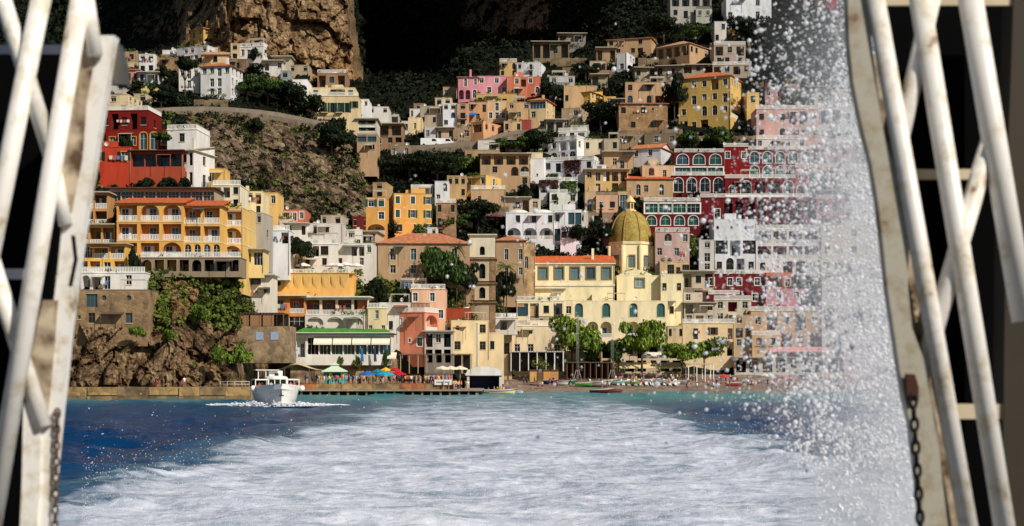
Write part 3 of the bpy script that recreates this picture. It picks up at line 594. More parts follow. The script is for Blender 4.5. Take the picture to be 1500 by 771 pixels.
B('cream corner house with terracotta cap and glazed upper room', 775, 800, 146, 190, (222, 190, 134), 'G|w.|.w', 14, 'w|w|w', 'hip', D=408, roofc=(206, 122, 74), frame=WHITE)
B('tan narrow house left of the terracotta capped corner house', 744, 776, 150, 188, (200, 160, 106), 'w.w|.w.|w.w', 0, '', 'flat', D=414)
B('bright yellow house with white framed windows above the big white villas', 835, 865, 134, 160, (226, 176, 34), 'd.w.d', 20, 'w.|.w', 'shed', D=416, dep=8, trim=WHITE, roofc=(214, 170, 90))
B('tan stepped house behind the bright yellow house', 826, 860, 126, 158, (206, 166, 110), 'w...', 0, '', 'flat', D=422)
B('beige rough house below the bright yellow house', 823, 850, 158, 188, (186, 160, 122), '.w|w.', 14, 'w|w', 'flat', D=410)
B('small yellow-orange shed at the right of the bright yellow house', 884, 902, 142, 156, (222, 172, 76), 'w', 0, '', 'flat', D=419)
B('blue-white shed beside the yellow-orange shed', 898, 916, 146, 158, (176, 186, 198), 'w', 0, '', 'slab', D=417)
B('small stone hut between trees above the bright yellow house', 824, 846, 99, 113, (126, 108, 84), '.w.', 0, '', 'flat', D=442, mat=stonem())
B('grey-white house with outside stairs right of the salmon houses', 805, 842, 112, 138, (186, 182, 176), 'w.w|.d.', 0, '', 'flat', D=434)
B('low brown house with blue shutters near the ridge', 780, 834, 62, 86, (142, 118, 88), 'PwP', 0, '', 'slab', D=470, frame=TEAL)
B('flat roofed grey house at the ridge above the blue shuttered house', 818, 858, 50, 68, (140, 134, 126), 'P.w', 0, '', 'slab', D=486)
# --- centre, white complex and neighbours
B('top tier of the big white villa complex with roof terrace', 818, 858, 192, 206, (224, 222, 220), 'PwP', 12, 'w', 'rail', D=406, dep=10)
B('middle tier of the big white villa complex with gallery and arched windows', 792, 845, 204, 234, (230, 230, 230), 'PwPP|.BaB', 36, 'w.|.a', 'rail', 'villa', 'villa', D=399, dep=12)
q = B('lower tier of the big white villa complex hung with vines', 796, 870, 234, 268, (214, 214, 220), 'wdw.w|a.B.B', 15, 'w|w', 'rail', 'villa', 'villa')
vine(q, q.W*.42, q.W*.75, 0, q.H, 900, leafm((20, 16, 12), (90, 50, 50), 'dry_vine')); vine(q, q.W*.1, q.W*.3, 0, q.H*.45, 300)
B('plain bright white block at the left end of the white villa complex', 777, 797, 232, 266, (232, 232, 234), '...|.v.', 8, '.|.', 'flat', dep=7)
q = B('white garden storey with dark archway under the vine hung villa', 790, 846, 266, 300, (206, 204, 204), 'PwP.|.d.w', 0, '', 'rail'); vine(q, 0, q.W*.5, q.H*.4, q.H+.3, 500, leafm((26, 20, 14), (96, 60, 50), 'dry_vine')); vine(q, q.W*.6, q.W, 0, q.H, 500)
B('white stepped annex at the right end of the villa complex', 868, 888, 242, 282, (224, 222, 220), 'w|.|w', 0, '', 'flat')
B('long tan house with open gallery left of the white complex', 703, 776, 226, 274, (188, 152, 108), 'PPPP|.w.cA|.w..w', 0, '', 'slab', D=389)
B('cream block joining the tan gallery house to the white complex', 772, 795, 224, 250, (226, 206, 160), '...|.w.', 0, '', 'flat', D=388)
B('tan house with balcony behind green trees on the coast road', 681, 732, 220, 242, (176, 140, 96), 'w.bw', 0, '', 'flat', D=399)
B('yellow house with white framed windows right of the tan annex', 682, 712, 257, 292, (222, 178, 70), 'w.w|...', 22, '..|..', 'flat', D=381, trim=WHITE, dep=8)
B('tan annex with small windows left of the yellow house', 655, 683, 258, 292, (192, 152, 96), 'www|..w', 0, '', 'flat', D=382)
B('cream and brown house with one green shutter below the yellow house', 690, 740, 278, 306, (196, 158, 112), '.s...w', 0, '', 'rail', D=376)
B('white house with arched window left of the tan annex', 637, 657, 266, 300, (222, 222, 224), '.a|w.', 0, '', 'flat', D=375)
B('brown stone house with balcony above the palazzo', 639, 668, 298, 335, (150, 116, 84), 'w.w|b.w', 0, '', 'rail', D=362, mat=stonem((160, 126, 92), (100, 76, 56)))
B('white arched house behind the orange hotel', 602, 638, 271, 292, (224, 224, 226), '.a.a', 0, '', 'flat', D=369)
B('tan upper house with green plants right of the white complex', 884, 928, 223, 250, (196, 158, 112), '.wd.', 0, '', 'slab', D=392)
B('ochre gallery house with long balcony above the dome', 857, 920, 249, 283, (210, 170, 98), 'wdPPP|.d.P.', 0, '', 'slab', D=379)
B('beige arched house beneath the ochre gallery house', 857, 920, 281, 314, (204, 170, 124), 'ac.GG', 0, '', 'flat', D=370, frame=WHITE)
B('grey-white gabled house with orange tiled roof left of the red hotel', 928, 968, 216, 248, (206, 204, 210), 'w.w.|....', 20, '..|..', 'gx', D=391, dep=9, roofc=(206, 128, 76))
B('tan arched house with orange tiled strip roof below the gabled house', 918, 986, 262, 290, (196, 160, 112), '.aw.a.', 0, '', 'shed', D=374, roofc=(214, 96, 44))
B('peach house with arched niche between gabled house and red hotel', 940, 988, 243, 264, (216, 180, 136), '.A.d.', 0, '', 'flat', D=383)
B('brown house with pillars below the beige arched house', 862, 914, 312, 348, (160, 128, 96), 'P.P|.P.', 0, '', 'flat', D=361)
# --- white arcade building
B('white arcaded house with shallow domes above the palazzo roof', 741, 812, 312, 352, (222, 224, 230), '.w.w.w|AAA', 0, '', 'vault', 'villa', 'villa', D=357, ld=1.6)
B('white right wing of the arcaded house with tall glazed bays', 812, 852, 308, 356, (224, 224, 228), 'w.GG|GwG', 0, '', 'flat', 'villa', 'villa', D=357, glass=GLASSB)
# --- right, upper slope
B('long tan house with sloped orange tiled roof high on the right slope', 891, 954, 55, 80, (196, 156, 106), 'w...w.|.w.wP.', 15, 'w.|.w', 'shed', D=468, dep=12, roofc=(206, 138, 94))
B('white chapel-like house with bright blue arched door', 904, 918, 77, 105, (214, 216, 220), '.|w', 15, '.|A', 'flat', D=446, inner=(20, 120, 170), dep=8)
B('low canopy house left of the white house with blue arch', 874, 902, 71, 92, (170, 136, 100), 'P.P', 0, '', 'slab', D=455)
B('beige shed below the canopy house', 864, 888, 90, 107, (184, 164, 130), '.P', 0, '', 'flat', D=446)
B('tan country house with white shed roof terrace on the right slope', 965, 1010, 63, 98, (190, 152, 108), 'PPP|.c.', 33, 'w.w|..c', 'hip', D=449, dep=11, roofc=(200, 150, 108))
B('terraced house with white pergola rails right of the tan country house', 1046, 1092, 66, 98, (176, 160, 140), 'PwP|wPw', 0, '', 'rail', D=440)
B('grey-white house at the top edge above the tan long house', 982, 1042, -8, 28, (176, 170, 160), 'PPPP|wdwd', 0, '', 'slab', D=478)
B('long white house at the top edge with one balcony', 1063, 1130, -4, 30, (222, 224, 230), '...w.|b..w.', 0, '', 'flat', D=462, dep=9)
B('stepped white garden wall house below the long white house', 1046, 1064, 32, 64, (212, 208, 200), '.w|w.', 0, '', 'flat', D=454)
B('upper beige house with grey arches on the stone bastion', 916, 986, 121, 155, (198, 158, 112), 'w.w.w|a.aPP', 0, '', 'flat', D=424)
B('massive brown stone bastion house with rust tiled ledge', 906, 978, 152, 194, (150, 118, 78), 'w.wv.|.w.w.', 0, '', 'shed', D=417, mat=stonem((162, 128, 88), (106, 80, 52)), roofc=(190, 100, 60))
B('large yellow villa with arches and corner balcony on the right slope', 998, 1070, 110, 190, (220, 176, 62), '.wwPw|.dwwd|w.aaw|PwP..', 24, 'w|b|A|.', 'hip', 'villa', 'villa', D=410, dep=11, roofc=(202, 110, 64), trim=CREAMP)
B('low yellow wing at the right of the large yellow villa', 1094, 1112, 136, 176, (222, 182, 86), 'w|.', 0, '', 'flat', D=414)
B('pale pink long house with pergola behind the falling spray', 1108, 1200, 160, 206, (206, 160, 150), 'w.wPPw|w.a.w.', 0, '', 'rail', D=404)
B('pale grey long house behind the densest spray', 1200, 1300, 158, 206, (200, 196, 196), 'PPwPPw|w.w.w.w', 0, '', 'rail', D=404)
# --- red hotel terraces
RH = 'tiers of the red terraced hotel'
B('upper tier of the red hotel with broad white framed arches', 988, 1060, 224, 262, RED, 'BBB|GGG', 0, '', 'rail', 'hotel', 'hotel', D=386, trim=WHITE, glass=glassm((26, 70, 64)))
B('red corner block of the hotel with white strips and tower roof', 1060, 1096, 216, 262, (136, 18, 20), 'w.w|...', 0, '', 'rail', 'hotel', 'hotel', D=384, trim=WHITE)
B('right upper tier of the red hotel with green awnings', 1096, 1190, 220, 262, (122, 22, 28), 'BBBBB|BBBBB', 0, '', 'rail', 'hotel', 'hotel', D=384, trim=WHITE, glass=glassm((40, 92, 84)))
B('white attic house on top of the red hotel', 1108, 1180, 204, 220, (216, 206, 204), 'w.w.w.w', 0, '', 'rail', 'hotel', 'hotel', D=389)
B('middle tier of the red hotel with white arches and planters', 984, 1062, 258, 284, RED, 'BBBB', 0, '', 'rail', 'hotel', 'hotel', D=377, trim=WHITE)
B('middle right tier of the red hotel with white awnings', 1062, 1165, 262, 292, (126, 20, 26), 'aBPPB', 0, '', 'rail', 'hotel', 'hotel', D=377, trim=WHITE)
B('red and white far tier of the hotel in the spray', 1165, 1232, 246, 292, (170, 70, 72), 'wBBw|BBBB', 0, '', 'rail', 'hotel', 'hotel', D=377, trim=WHITE)
B('lowest red tier of the hotel with double rows of arches beside the dome', 944, 1026, 296, 350, RED, 'GGGG|BBBB|....', 0, '', 'rail', 'hotel', 'hotel', D=362, trim=WHITE, glass=glassm((24, 74, 62)))
B('lowest right red tier of the hotel under white canopies', 1026, 1190, 290, 322, (116, 20, 26), '.PPPPPPP', 0, '', 'rail', 'hotel', 'hotel', D=368, trim=WHITE)
B('white villa with oval windows below the red hotel', 1046, 1108, 322, 402, (216, 218, 224), 'o.o.o.|GPG|wBPw', 0, '', 'flat', 'villa', 'villa', D=352)
B('white framed loggia house with pink back walls below the red hotel', 1108, 1200, 336, 402, (216, 206, 204), 'LLLL|LLLL|wPw', 0, '', 'rail', 'hotel', 'hotel', D=352, inner=(190, 90, 84))
B('pale cream house behind the dense spray right of the loggia house', 1202, 1300, 330, 402, (212, 196, 170), 'w.w.w|w.w.w|wPw', 0, '', 'flat', D=352)
B('pale grey house behind the dense spray near the right gate', 1232, 1330, 240, 330, (200, 198, 198), 'w.w.w|PPw|w.w.w', 0, '', 'flat', D=370)
B('dark red low house with white door frames above the beach', 1036, 1116, 402, 448, (122, 24, 30), 'w.ww.w|PwPw', 0, '', 'rail', D=346, trim=WHITE)
B('salmon house with arched doorway beside the pink house', 1122, 1160, 400, 428, (208, 112, 80), '.Aw', 0, '', 'flat', D=350, trim=WHITE)
B('faded pink house with white corner strips above the tan hotel', 1122, 1186, 424, 464, (206, 140, 150), '.w.w.|w.w.w', 0, '', 'flat', D=344, trim=WHITE)
B('tan hotel with wide balconies above the striped awning', 1100, 1204, 456, 512, (202, 160, 114), 'wPwPw|PwPwP', 0, '', 'rail', 'hotel', 'hotel', D=338)
B('pale house right of the tan hotel behind spray', 1204, 1310, 410, 520, (204, 198, 190), 'w.w.w|PwPwP|wPwPw', 0, '', 'flat', D=340)
B('white and green terrace house right of the church', 1000, 1046, 398, 446, (196, 180, 150), 'PwP|wPw', 0, '', 'slab', D=350)
B('grey pink house with arched gateway behind the church', 960, 1010, 340, 400, (196, 160, 150), '.A.w|w.w.|....', 0, '', 'rail', D=357)
B('tan house with dark paned windows right of the church drum', 966, 1010, 384, 410, (202, 168, 116), '.GwG', 0, '', 'flat', D=350)

# --- smaller houses filling the slope
NB = [(622, 640, 186, 206, GRY, 'w.', 'flat', 'small grey house with one window beside the van road'), (560, 584, 168, 184, (198, 190, 178), 'wP', 'flat', 'pale flat house behind the cluttered terrace house'), (572, 600, 214, 232, (150, 128, 100), 'w.w', 'flat', 'brown retaining house below the coast road in the ravine'),
 (640, 664, 188, 206, (190, 160, 124), 'd.w', 'slab', 'beige shed with slab roof above the coast road'), (664, 690, 186, 206, (160, 134, 100), '.w', 'flat', 'brown stone shed above the coast road'), (738, 764, 178, 196, (206, 168, 116), 'w.w', 'flat', 'tan house at the outer bend of the coast road'), (762, 778, 176, 194, (168, 70, 64), '.', 'flat', 'small rust red shed on the coast road bend'),
 (800, 826, 176, 194, (160, 150, 136), 'PP', 'slab', 'grey carport with slab roof above the white villa complex'), (836, 862, 184, 198, (190, 182, 168), 'w.', 'flat', 'pale shed behind the top tier of the white villas'), (856, 884, 204, 224, (206, 188, 154), 'w.w', 'flat', 'cream shed right of the white villa terraces'),
 (884, 906, 204, 224, (184, 166, 134), '.w', 'flat', 'beige shed with dark window below the bastion'), (906, 944, 196, 214, (146, 122, 90), 'w.v.', 'flat', 'low stone house at the foot of the bastion'), (944, 990, 196, 214, (120, 104, 82), '.w.w', 'flat', 'dark stone house right of the bastion foot'), (740, 764, 204, 222, (196, 186, 170), 'w.', 'flat', 'pale cube house in the trees below the road bend'),
 (700, 726, 206, 222, (206, 200, 190), '.w', 'flat', 'whitish cube house beside the peach corner house'), (730, 758, 206, 226, (172, 140, 100), 'Pw', 'slab', 'tan porch house above the long gallery house'), (846, 874, 126, 140, (180, 150, 112), 'w', 'flat', 'tan cube house above the yellow house gable'), (866, 890, 110, 126, (160, 144, 118), 'P.', 'slab', 'grey-beige porch house under the canopy house'),
 (930, 962, 100, 116, (168, 148, 120), 'w.P', 'slab', 'beige porch house below the chapel-like house'), (962, 1000, 98, 114, (150, 134, 112), 'P.w.', 'slab', 'low grey-brown house under the tan country house'), (1000, 1046, 96, 108, (166, 146, 118), 'PwP', 'slab', 'long pergola house above the large yellow villa'), (1044, 1100, 96, 110, (176, 160, 138), 'PwPw', 'rail', 'terraced house with balustrade above the yellow villa roof'),
 (1196, 1226, -16, 10, (150, 34, 36), 'w.w', 'flat', 'red house at the top edge in the spray'),
 (1120, 1170, 124, 150, (186, 150, 140), '.w.w', 'flat', 'dull pink house above the pale pink long house'), (1180, 1240, 128, 156, (190, 180, 172), 'PwPw', 'slab', 'grey terrace house above the pale grey long house'), (1200, 1260, 210, 246, (190, 150, 146), 'wPw|w.w', 'rail', 'faded rose house in the dense spray'), (1196, 1236, 292, 334, (196, 120, 116), 'BB|ww', 'rail', 'rose red house below the far hotel tier'),
 (984, 1024, 349, 372, (200, 176, 150), 'w.w', 'flat', 'beige house behind the bright green shrub'), (1024, 1048, 352, 400, (196, 190, 186), 'w|d|w', 'flat', 'narrow grey house left of the oval windowed villa'), (846, 870, 312, 346, (200, 190, 174), 'w.|P.', 'flat', 'pale house right of the tall glazed bays'), (664, 692, 300, 320, (190, 164, 128), 'w.', 'flat', 'beige house half hidden above the palazzo trees'),
 (740, 776, 290, 312, (184, 160, 128), '.wP', 'slab', 'tan house with canopy above the shallow domes'), (776, 792, 292, 310, (200, 186, 164), 'w', 'flat', 'small cream house above the domed white house'), (546, 566, 268, 292, (188, 152, 96), 'w|w', 'flat', 'ochre house behind the left wing of the orange hotel'), (524, 552, 340, 360, (196, 180, 156), 'Pw', 'slab', 'beige house below the dark red house'),
 (300, 322, 118, 132, (196, 184, 160), 'w', 'flat', 'cream garden house between villa and pine'), (346, 366, 104, 118, (206, 196, 176), 'w.', 'flat', 'pale garden house right of the white three storey villa'), (400, 426, 84, 96, (190, 176, 150), 'P', 'slab', 'beige porch house at the cliff foot'), (424, 452, 96, 108, (176, 156, 124), 'w.w', 'flat', 'tan house under the cliff beside the caves'),
 (196, 222, 138, 152, (196, 176, 136), 'w', 'flat', 'beige garden house below the lemon yellow house'), (430, 456, 342, 360, (210, 196, 176), 'P.w', 'slab', 'cream house with porch behind the dark terrace tree'), (402, 430, 322, 342, (200, 186, 166), 'w.w', 'flat', 'beige house under the low salmon house'), (470, 500, 316, 332, (190, 176, 156), 'w.P', 'flat', 'beige house above the half round window'),
 (1076, 1104, 462, 512, (190, 160, 120), 'w|P|w', 'flat', 'narrow tan house left of the tan hotel'), (1046, 1100, 440, 474, (200, 184, 160), 'wPw|w.w', 'rail', 'beige terrace house above the brown shuttered beach house'), (1002, 1048, 444, 476, (180, 168, 146), 'P.w|wPw', 'slab', 'grey-beige house behind the beach houses')]
for (a, b, c, d, col, rw, rf, lb) in NB: B(lb, a, b, c, d, col, rw, 0, '', rf, yaw=((a*7) % 13)-6)
def terrace(label, x0, x1, y, h=7):
    D = float(DT(np.linspace(x0, x1, 5), y).min())-.6; c = MB(); m = D/F; W = (x1-x0)*m; H = h*m; n = max(3, int(W/1.2))
    for i in range(n): a, b = W*i/n, W*(i+1)/n; k = .12*math.sin(i*2.3); c.quad((a, k*.5, -2), (b, k*.5, -2), (b, k*.5+.1, H+k), (a, k*.5+.1, H+k)); c.quad((a, k*.5+.1, H+k), (b, k*.5+.1, H+k), (b, 2.5, H+.3), (a, 2.5, H+.3))
    o = c.build('terrace_wall', stonem((132, 112, 84), (66, 54, 40), 1.3, 'dry_stone')); o.location = P(x0, y, D); tag(o, label, 'wall')
for (a, b, y, lb) in [(880, 905, 168, 'left of the bastion'), (984, 1000, 196, 'beside the yellow villa base'), (640, 690, 214, 'below the beige sheds'), (905, 985, 198, 'under the bastion house'), (990, 1110, 206, 'above the red hotel roof'), (862, 900, 110, 'below the beige shed'), (935, 965, 92, 'right of the blue arch house'), (1000, 1046, 104, 'below the tan country house'), (806, 860, 92, 'below the blue shuttered house'), (560, 600, 216, 'under the cluttered terrace house'), (284, 334, 153, 'above the bending road'), (690, 745, 310, 'under the cream and brown house'), (740, 790, 306, 'above the domed house'), (1100, 1160, 120, 'in the spray above the pink house'), (1040, 1100, 70, 'below the stepped white wall house')]: terrace('dry stone terrace wall '+lb, a, b, y)
# ------------------------------------------------------------------ left side, near houses
B('top storey of the red cliff hotel with awnings', 146, 217, 162, 192, (130, 24, 18), 'wPwPw', 5, '.', 'rail', 'hotel', 'hotel', D=297, inner=(110, 40, 30))
B('middle storey of the red cliff hotel with ivy and arched windows', 140, 248, 190, 222, (140, 28, 18), 'PwPwBBw', 4, '.', 'flat', 'hotel', 'hotel', D=291, trim=OCHRE, glass=GLASSB, inner=(100, 34, 26))
B('orange-red base of the cliff hotel with ochre framed windows', 134, 192, 216, 272, (196, 62, 30), 's.s|...', 0, '', 'flat', 'hotel', 'hotel', D=285, trim=OCHRE, shut=DARK)
gz = B('glazed dining terrace of the cliff hotel on orange wall', 192, 268, 222, 272, (186, 76, 44), 'GGGG|....', 4, 'G|.', 'slab', 'hotel', 'hotel', D=286, frame=DARK, roofc=(70, 56, 46))
B('white stepped house right of the red cliff hotel', 244, 288, 190, 240, (224, 220, 214), '.w.|.PP', 6, '.|w', 'rail', D=296)
B('white and yellow gabled house right of the glazed dining terrace', 256, 284, 220, 272, (222, 218, 212), '.wa|dwd', 17, 'w|b', 'shed', D=288, roofc=(208, 190, 150))
B('yellow garden wall house beside the lower cliff', 288, 330, 248, 274, (222, 176, 64), '.w.', 0, '', 'flat', D=292, dep=5)
B('long glazed winter garden with brown roof above the yellow hotel', 160, 314, 277, 300, (180, 160, 130), 'GGGGGGGGG', 0, '', 'slab', 'winter_garden', 'building', D=276, frame=CREAMP, roofc=(84, 66, 54), glass=GLASSB)
YH = (230, 166, 48)
B('left block of the yellow balcony hotel with arched loggias', 171, 268, 297, 380, YH, 'LAA|LLL|LLA', 0, '', 'shed', 'hotel', 'hotel', D=268, inner=(228, 138, 34), band=(236, 200, 130), frame=WHITE, roofc=(206, 100, 50), ld=1.5)
B('centre block of the yellow balcony hotel with tiled roof edge', 268, 324, 301, 382, (232, 174, 58), 'LL|LL|BBBB', 0, '', 'shed', 'hotel', 'hotel', D=268.5, inner=(228, 150, 44), band=(238, 208, 140), frame=WHITE, roofc=(206, 100, 50))
B('right block of the yellow balcony hotel with stone arch below', 324, 356, 305, 384, (232, 186, 84), 'L|A|A', 0, '', 'flat', 'hotel', 'hotel', D=269, inner=(226, 158, 60), band=(238, 214, 156), frame=WHITE)
B('narrow end bay of the yellow balcony hotel', 355, 368, 308, 372, (224, 190, 108), 'L|L|.', 0, '', 'flat', 'hotel', 'hotel', D=271, inner=(200, 160, 90))
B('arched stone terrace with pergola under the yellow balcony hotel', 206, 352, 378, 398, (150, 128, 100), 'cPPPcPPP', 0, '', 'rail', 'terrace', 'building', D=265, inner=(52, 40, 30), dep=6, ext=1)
B('upper left apartment block with brown awning balconies', 118, 158, 283, 330, (196, 140, 72), 'LL|LL', 0, '', 'slab', 'apartment_building', 'building', D=262, inner=(150, 90, 44))
B('left apartment block with deep balconies above the white house', 112, 168, 330, 360, (206, 150, 66), 'LLL', 0, '', 'slab', 'apartment_building', 'building', D=260, inner=(170, 110, 44))
B('yellow apartment storeys with long railings above the white house', 112, 184, 358, 402, (232, 178, 50), 'GLL|LLdL', 0, '', 'slab', 'apartment_building', 'building', D=257.5, inner=(230, 160, 36))
B('white house with terrace on the big stone wall', 118, 212, 400, 425, (226, 222, 218), 'cPd.w.', 0, '', 'rail', D=255.5, dep=8)
B('big brown stone retaining wall house with porthole windows', 107, 216, 425, 482, (130, 106, 76), '.Go.o.|vw..w.', 0, '', 'flat', 'stone_wall_house', 'building', D=254.5, dep=8, mat=stonem((150, 122, 88), (92, 72, 50), 1.4), ext=3, frame=WHITE, glass=GLASSB)
# --- between hotel and ravine
B('cream roof terrace house with white awning behind the yellow hotel', 312, 352, 272, 308, (224, 212, 180), 'PPw|w.w', 0, '', 'rail', D=280)
B('cream house with round awning left of the yellow chimney house', 350, 384, 281, 318, (228, 206, 150), '.wP|w.w', 0, '', 'flat', D=288)
B('yellow house with three tall white chimneys', 383, 406, 283, 326, (232, 184, 84), '.w|d.', 0, '', 'flat', D=294, trim=CREAMP)
B('low salmon house with three white framed windows under the green cliff', 406, 447, 308, 326, (208, 108, 82), '.ddw', 0, '', 'flat', D=306, trim=WHITE)
B('grey plaster house with brown roof right of the yellow hotel', 356, 384, 312, 352, (172, 160, 148), '..w|.w.', 6, '.|w', 'flat', D=278, dep=8)
B('tall white tower house with climbing roses beside the terrace bar', 382, 424, 338, 396, (226, 224, 224), 'w.P|...|w..', 0, '', 'rail', D=294, keep=True, ext=2, dep=7)
B('yellow house with dark glazed porch left of the white tower house', 356, 386, 366, 392, (230, 200, 120), 'wG', 0, '', 'slab', D=275, keep=True, ext=2, dep=6)
B('small white veranda house on the stone steps left of the orange wing', 350, 399, 404, 434, (222, 212, 194), 'PG.|w.w', 0, '', 'slab', D=277, keep=True, ext=5, dep=6, glass=GLASSB)
B('pale grey house with half round window on the middle left slope', 448, 502, 328, 368, (204, 198, 190), '.w.w..|.a..w.', 0, '', 'flat', D=306, frame=WHITE)
B('white house with tall narrow door left of the half round window', 418, 450, 328, 362, (222, 216, 206), 'P.d|.w.', 0, '', 'slab', D=306)
B('white cottage with wide dark sunshade right of the pale grey house', 500, 530, 337, 362, (214, 208, 198), 'wG.|w.w', 0, '', 'flat', D=312)
B('white terrace house with dark sloping canopy above the bar terrace', 492, 546, 357, 394, (220, 212, 200), '..PPw|P..w.', 0, '', 'flat', D=303)
B('white house with outside stair and ochre end wall', 444, 494, 358, 394, (222, 214, 200), '.PG.|w.w.', 0, '', 'rail', D=302)
B('ochre narrow house beside the dark tree on the bar terrace', 432, 447, 360, 394, (206, 160, 84), '.|w', 0, '', 'flat', D=303)
B('dark red house in the shade left of the orange hotel', 516, 540, 318, 336, (112, 34, 30), 'w.w', 0, '', 'flat', D=328)
# --- orange hotel at the ravine mouth
B('left wing of the tall orange hotel with arched ground floor', 536, 566, 290, 345, (222, 158, 50), 's|.w|A', 0, '', 'flat', 'hotel', 'hotel', D=336, trim=WHITE, shut=GREENP)
B('tall orange hotel with green shutters and white window frames', 577, 632, 284, 345, (228, 166, 52), 's.w.s|s.w.s|..w.w', -14, 'ww|ww|..', 'flat', 'hotel', 'hotel', D=333, trim=WHITE, shut=GREENP, dep=12)
B('small white roof house in front of the tall orange hotel', 596, 640, 334, 350, (218, 216, 212), '.w..w', 0, '', 'flat', D=328, dep=6)
# --- palazzo
B('long tan palazzo with terracotta roof and ornate windows left of the bell tower', 553, 688, 356, 408, (182, 146, 104), '.d.d.d.d.|.w.w.w.w.', -4, 'd|d', 'hip', 'palazzo', 'palazzo', D=322, dep=13, trim=plaster((206, 180, 140)), roofc=(196, 124, 84), ext=8)
B('right wing of the tan palazzo between bell tower and church', 726, 768, 352, 412, (178, 142, 102), '.d.d|.w.w', 0, '', 'hip', 'palazzo', 'palazzo', D=341, dep=11, trim=plaster((206, 180, 140)), roofc=(196, 124, 84))
# --- lower centre left: orange terrace hotel and neighbours
q = B('orange hotel with scalloped cornice below the white umbrella terrace', 400, 518, 402, 432, (238, 176, 66), 'o......', 0, '', 'rail', 'hotel', 'hotel', D=296, keep=True, dep=10, ext=4)
mb = MB()
for i in range(7):
    x = q.W*(.2+.115*i); mb.poly([(x-.75, -.02, q.H*.42), (x, -.02, q.H*.3), (x+.75, -.02, q.H*.42), (x+.95, -.62, q.H), (x-.95, -.62, q.H)]); mb.poly([(x-.95, -.62, q.H), (x-.95, 0, q.H), (x-.75, -.02, q.H*.42)]); mb.poly([(x+.75, -.02, q.H*.42), (x+.95, 0, q.H), (x+.95, -.62, q.H)])
mb.box(-.3, q.W+.3, -.75, 0, q.H+.15, q.H+.3); mb.build('cornice', plaster((240, 186, 80)), q.root)
B('white columned veranda below the scalloped orange hotel', 446, 540, 436, 462, (222, 208, 186), 'LLLL', 3, 'L', 'slab', 'veranda', 'building', D=292.5, keep=True, inner=(190, 104, 56), balm=WHITE, dep=8, ld=2.4, roofc=(232, 226, 214))
B('orange wing with balcony left of the white columned veranda', 398, 447, 434, 486, (226, 140, 46), 'wL|.G', 0, '', 'slab', 'hotel', 'hotel', D=292.8, keep=True, inner=(206, 110, 50), roofc=(222, 208, 180))
B('row of white arched niches with ivy above the green roof', 446, 534, 462, 484, (228, 220, 208), 'AAA', 3, 'A', 'flat', 'arcade', 'building', D=291.8, keep=True, inner=(226, 222, 216), dep=6, ld=1.2)
g = B('white restaurant with bright green roof and long window band', 432, 573, 490, 524, (226, 222, 212), 'PGGGGGGG', 0, '', 'slab', 'restaurant', 'restaurant', D=285, keep=True, dep=7, ext=1.5, frame=WHITE, glass=glassm((30, 60, 54)), roofc=(60, 52, 44))
mb = MB(); mb.poly([(-.2, -1.1, g.H+.3), (g.W+.3, -1.1, g.H+.3), (g.W-1.5, 4.6, g.H+1.2), (1, 4.6, g.H+1.35)]); mb.poly([(-.2, -1.1, g.H+.24), (1, 4.6, g.H+.24), (1, 4.6, g.H+1.35), (-.2, -1.1, g.H+.3)]); mb.box(-.2, g.W+.3, -1.14, -1.05, g.H+.12, g.H+.34, 1)
o = mb.build('green_roof', [stonem((76, 150, 40), (40, 104, 24), 3, 'synthetic_turf'), WHITE], g.root)
for i in range(4):
    a = MB(); x = g.W*(.2+.2*i); a.quad((x, -.1, g.H*.92), (x, -1.2, g.H*.62), (x+g.W*.19, -1.2, g.H*.62), (x+g.W*.19, -.1, g.H*.92)); a.quad((x, -1.2, g.H*.55), (x+g.W*.19, -1.2, g.H*.55), (x+g.W*.19, -1.2, g.H*.62), (x, -1.2, g.H*.62)); a.build('awning', plain((236, 226, 202), .8), g.root)
B('cream house with curved balcony right of the white niches', 538, 566, 452, 496, (226, 204, 150), '.w.|w.w', 0, '', 'rail', D=288, dep=6)
B('white flat house above the salmon quay house', 556, 600, 444, 490, (214, 206, 196), 'w..w|.w.w', 0, '', 'flat', D=291, dep=6)
# --- pink and cream row
B('peach house with pale upper storey left of the bell tower', 602, 652, 424, 474, (236, 182, 142), 'w.w.|...w', 0, '', 'rail', D=303, trim=WHITE, glass=GLASSB)
B('pale attic on the peach house', 586, 624, 408, 424, (214, 190, 170), 'GG', 0, '', 'flat', D=305, glass=GLASSB)
B('salmon house with white pilasters on the quay terrace', 577, 622, 458, 516, (228, 134, 96), 'w..|.vw', 18, 'A|w', 'rail', D=290, dep=7, trim=WHITE, ext=3)
B('rust red garden wall left of the bell tower', 654, 690, 452, 474, (160, 66, 34), '....', 0, '', 'flat', 'garden_wall', 'wall', D=322, dep=1.0, para=.1)
B('cream fishermens house with round window above the pergola', 661, 716, 470, 520, (226, 196, 138), 'o.w|w.w', -16, 'w|.', 'flat', D=313, dep=8)
B('small cream house with double window in the middle of the row', 704, 738, 488, 522, (228, 202, 150), '.w.', 0, '', 'flat', D=309, dep=6)
B('narrow tan house with arched window and brown door', 734, 750, 466, 520, (206, 172, 122), 'a|d', 0, '', 'rail', D=322, frame=WOOD)
B('cream house with two oval windows behind the boat shed', 748, 826, 478, 522, (234, 210, 166), 'oo..|ww.d', 0, '', 'rail', D=322)
B('grey roofed house behind the cream row at the tower foot', 652, 700, 474, 500, (186, 176, 164), 'w..', 0, '', 'flat', D=320, dep=7)
B('white roof terrace house at the foot of the bell tower', 690, 758, 466, 484, (214, 206, 194), '.w.P.', 0, '', 'rail', D=322, keep=True, ext=1, dep=6)
B('grey plaster restaurant house right of the salmon quay house', 622, 662, 486, 532, (196, 188, 176), 'PwP|PPP', 0, '', 'slab', D=291.5, keep=True, dep=6, ext=4, inner=(60, 52, 46))
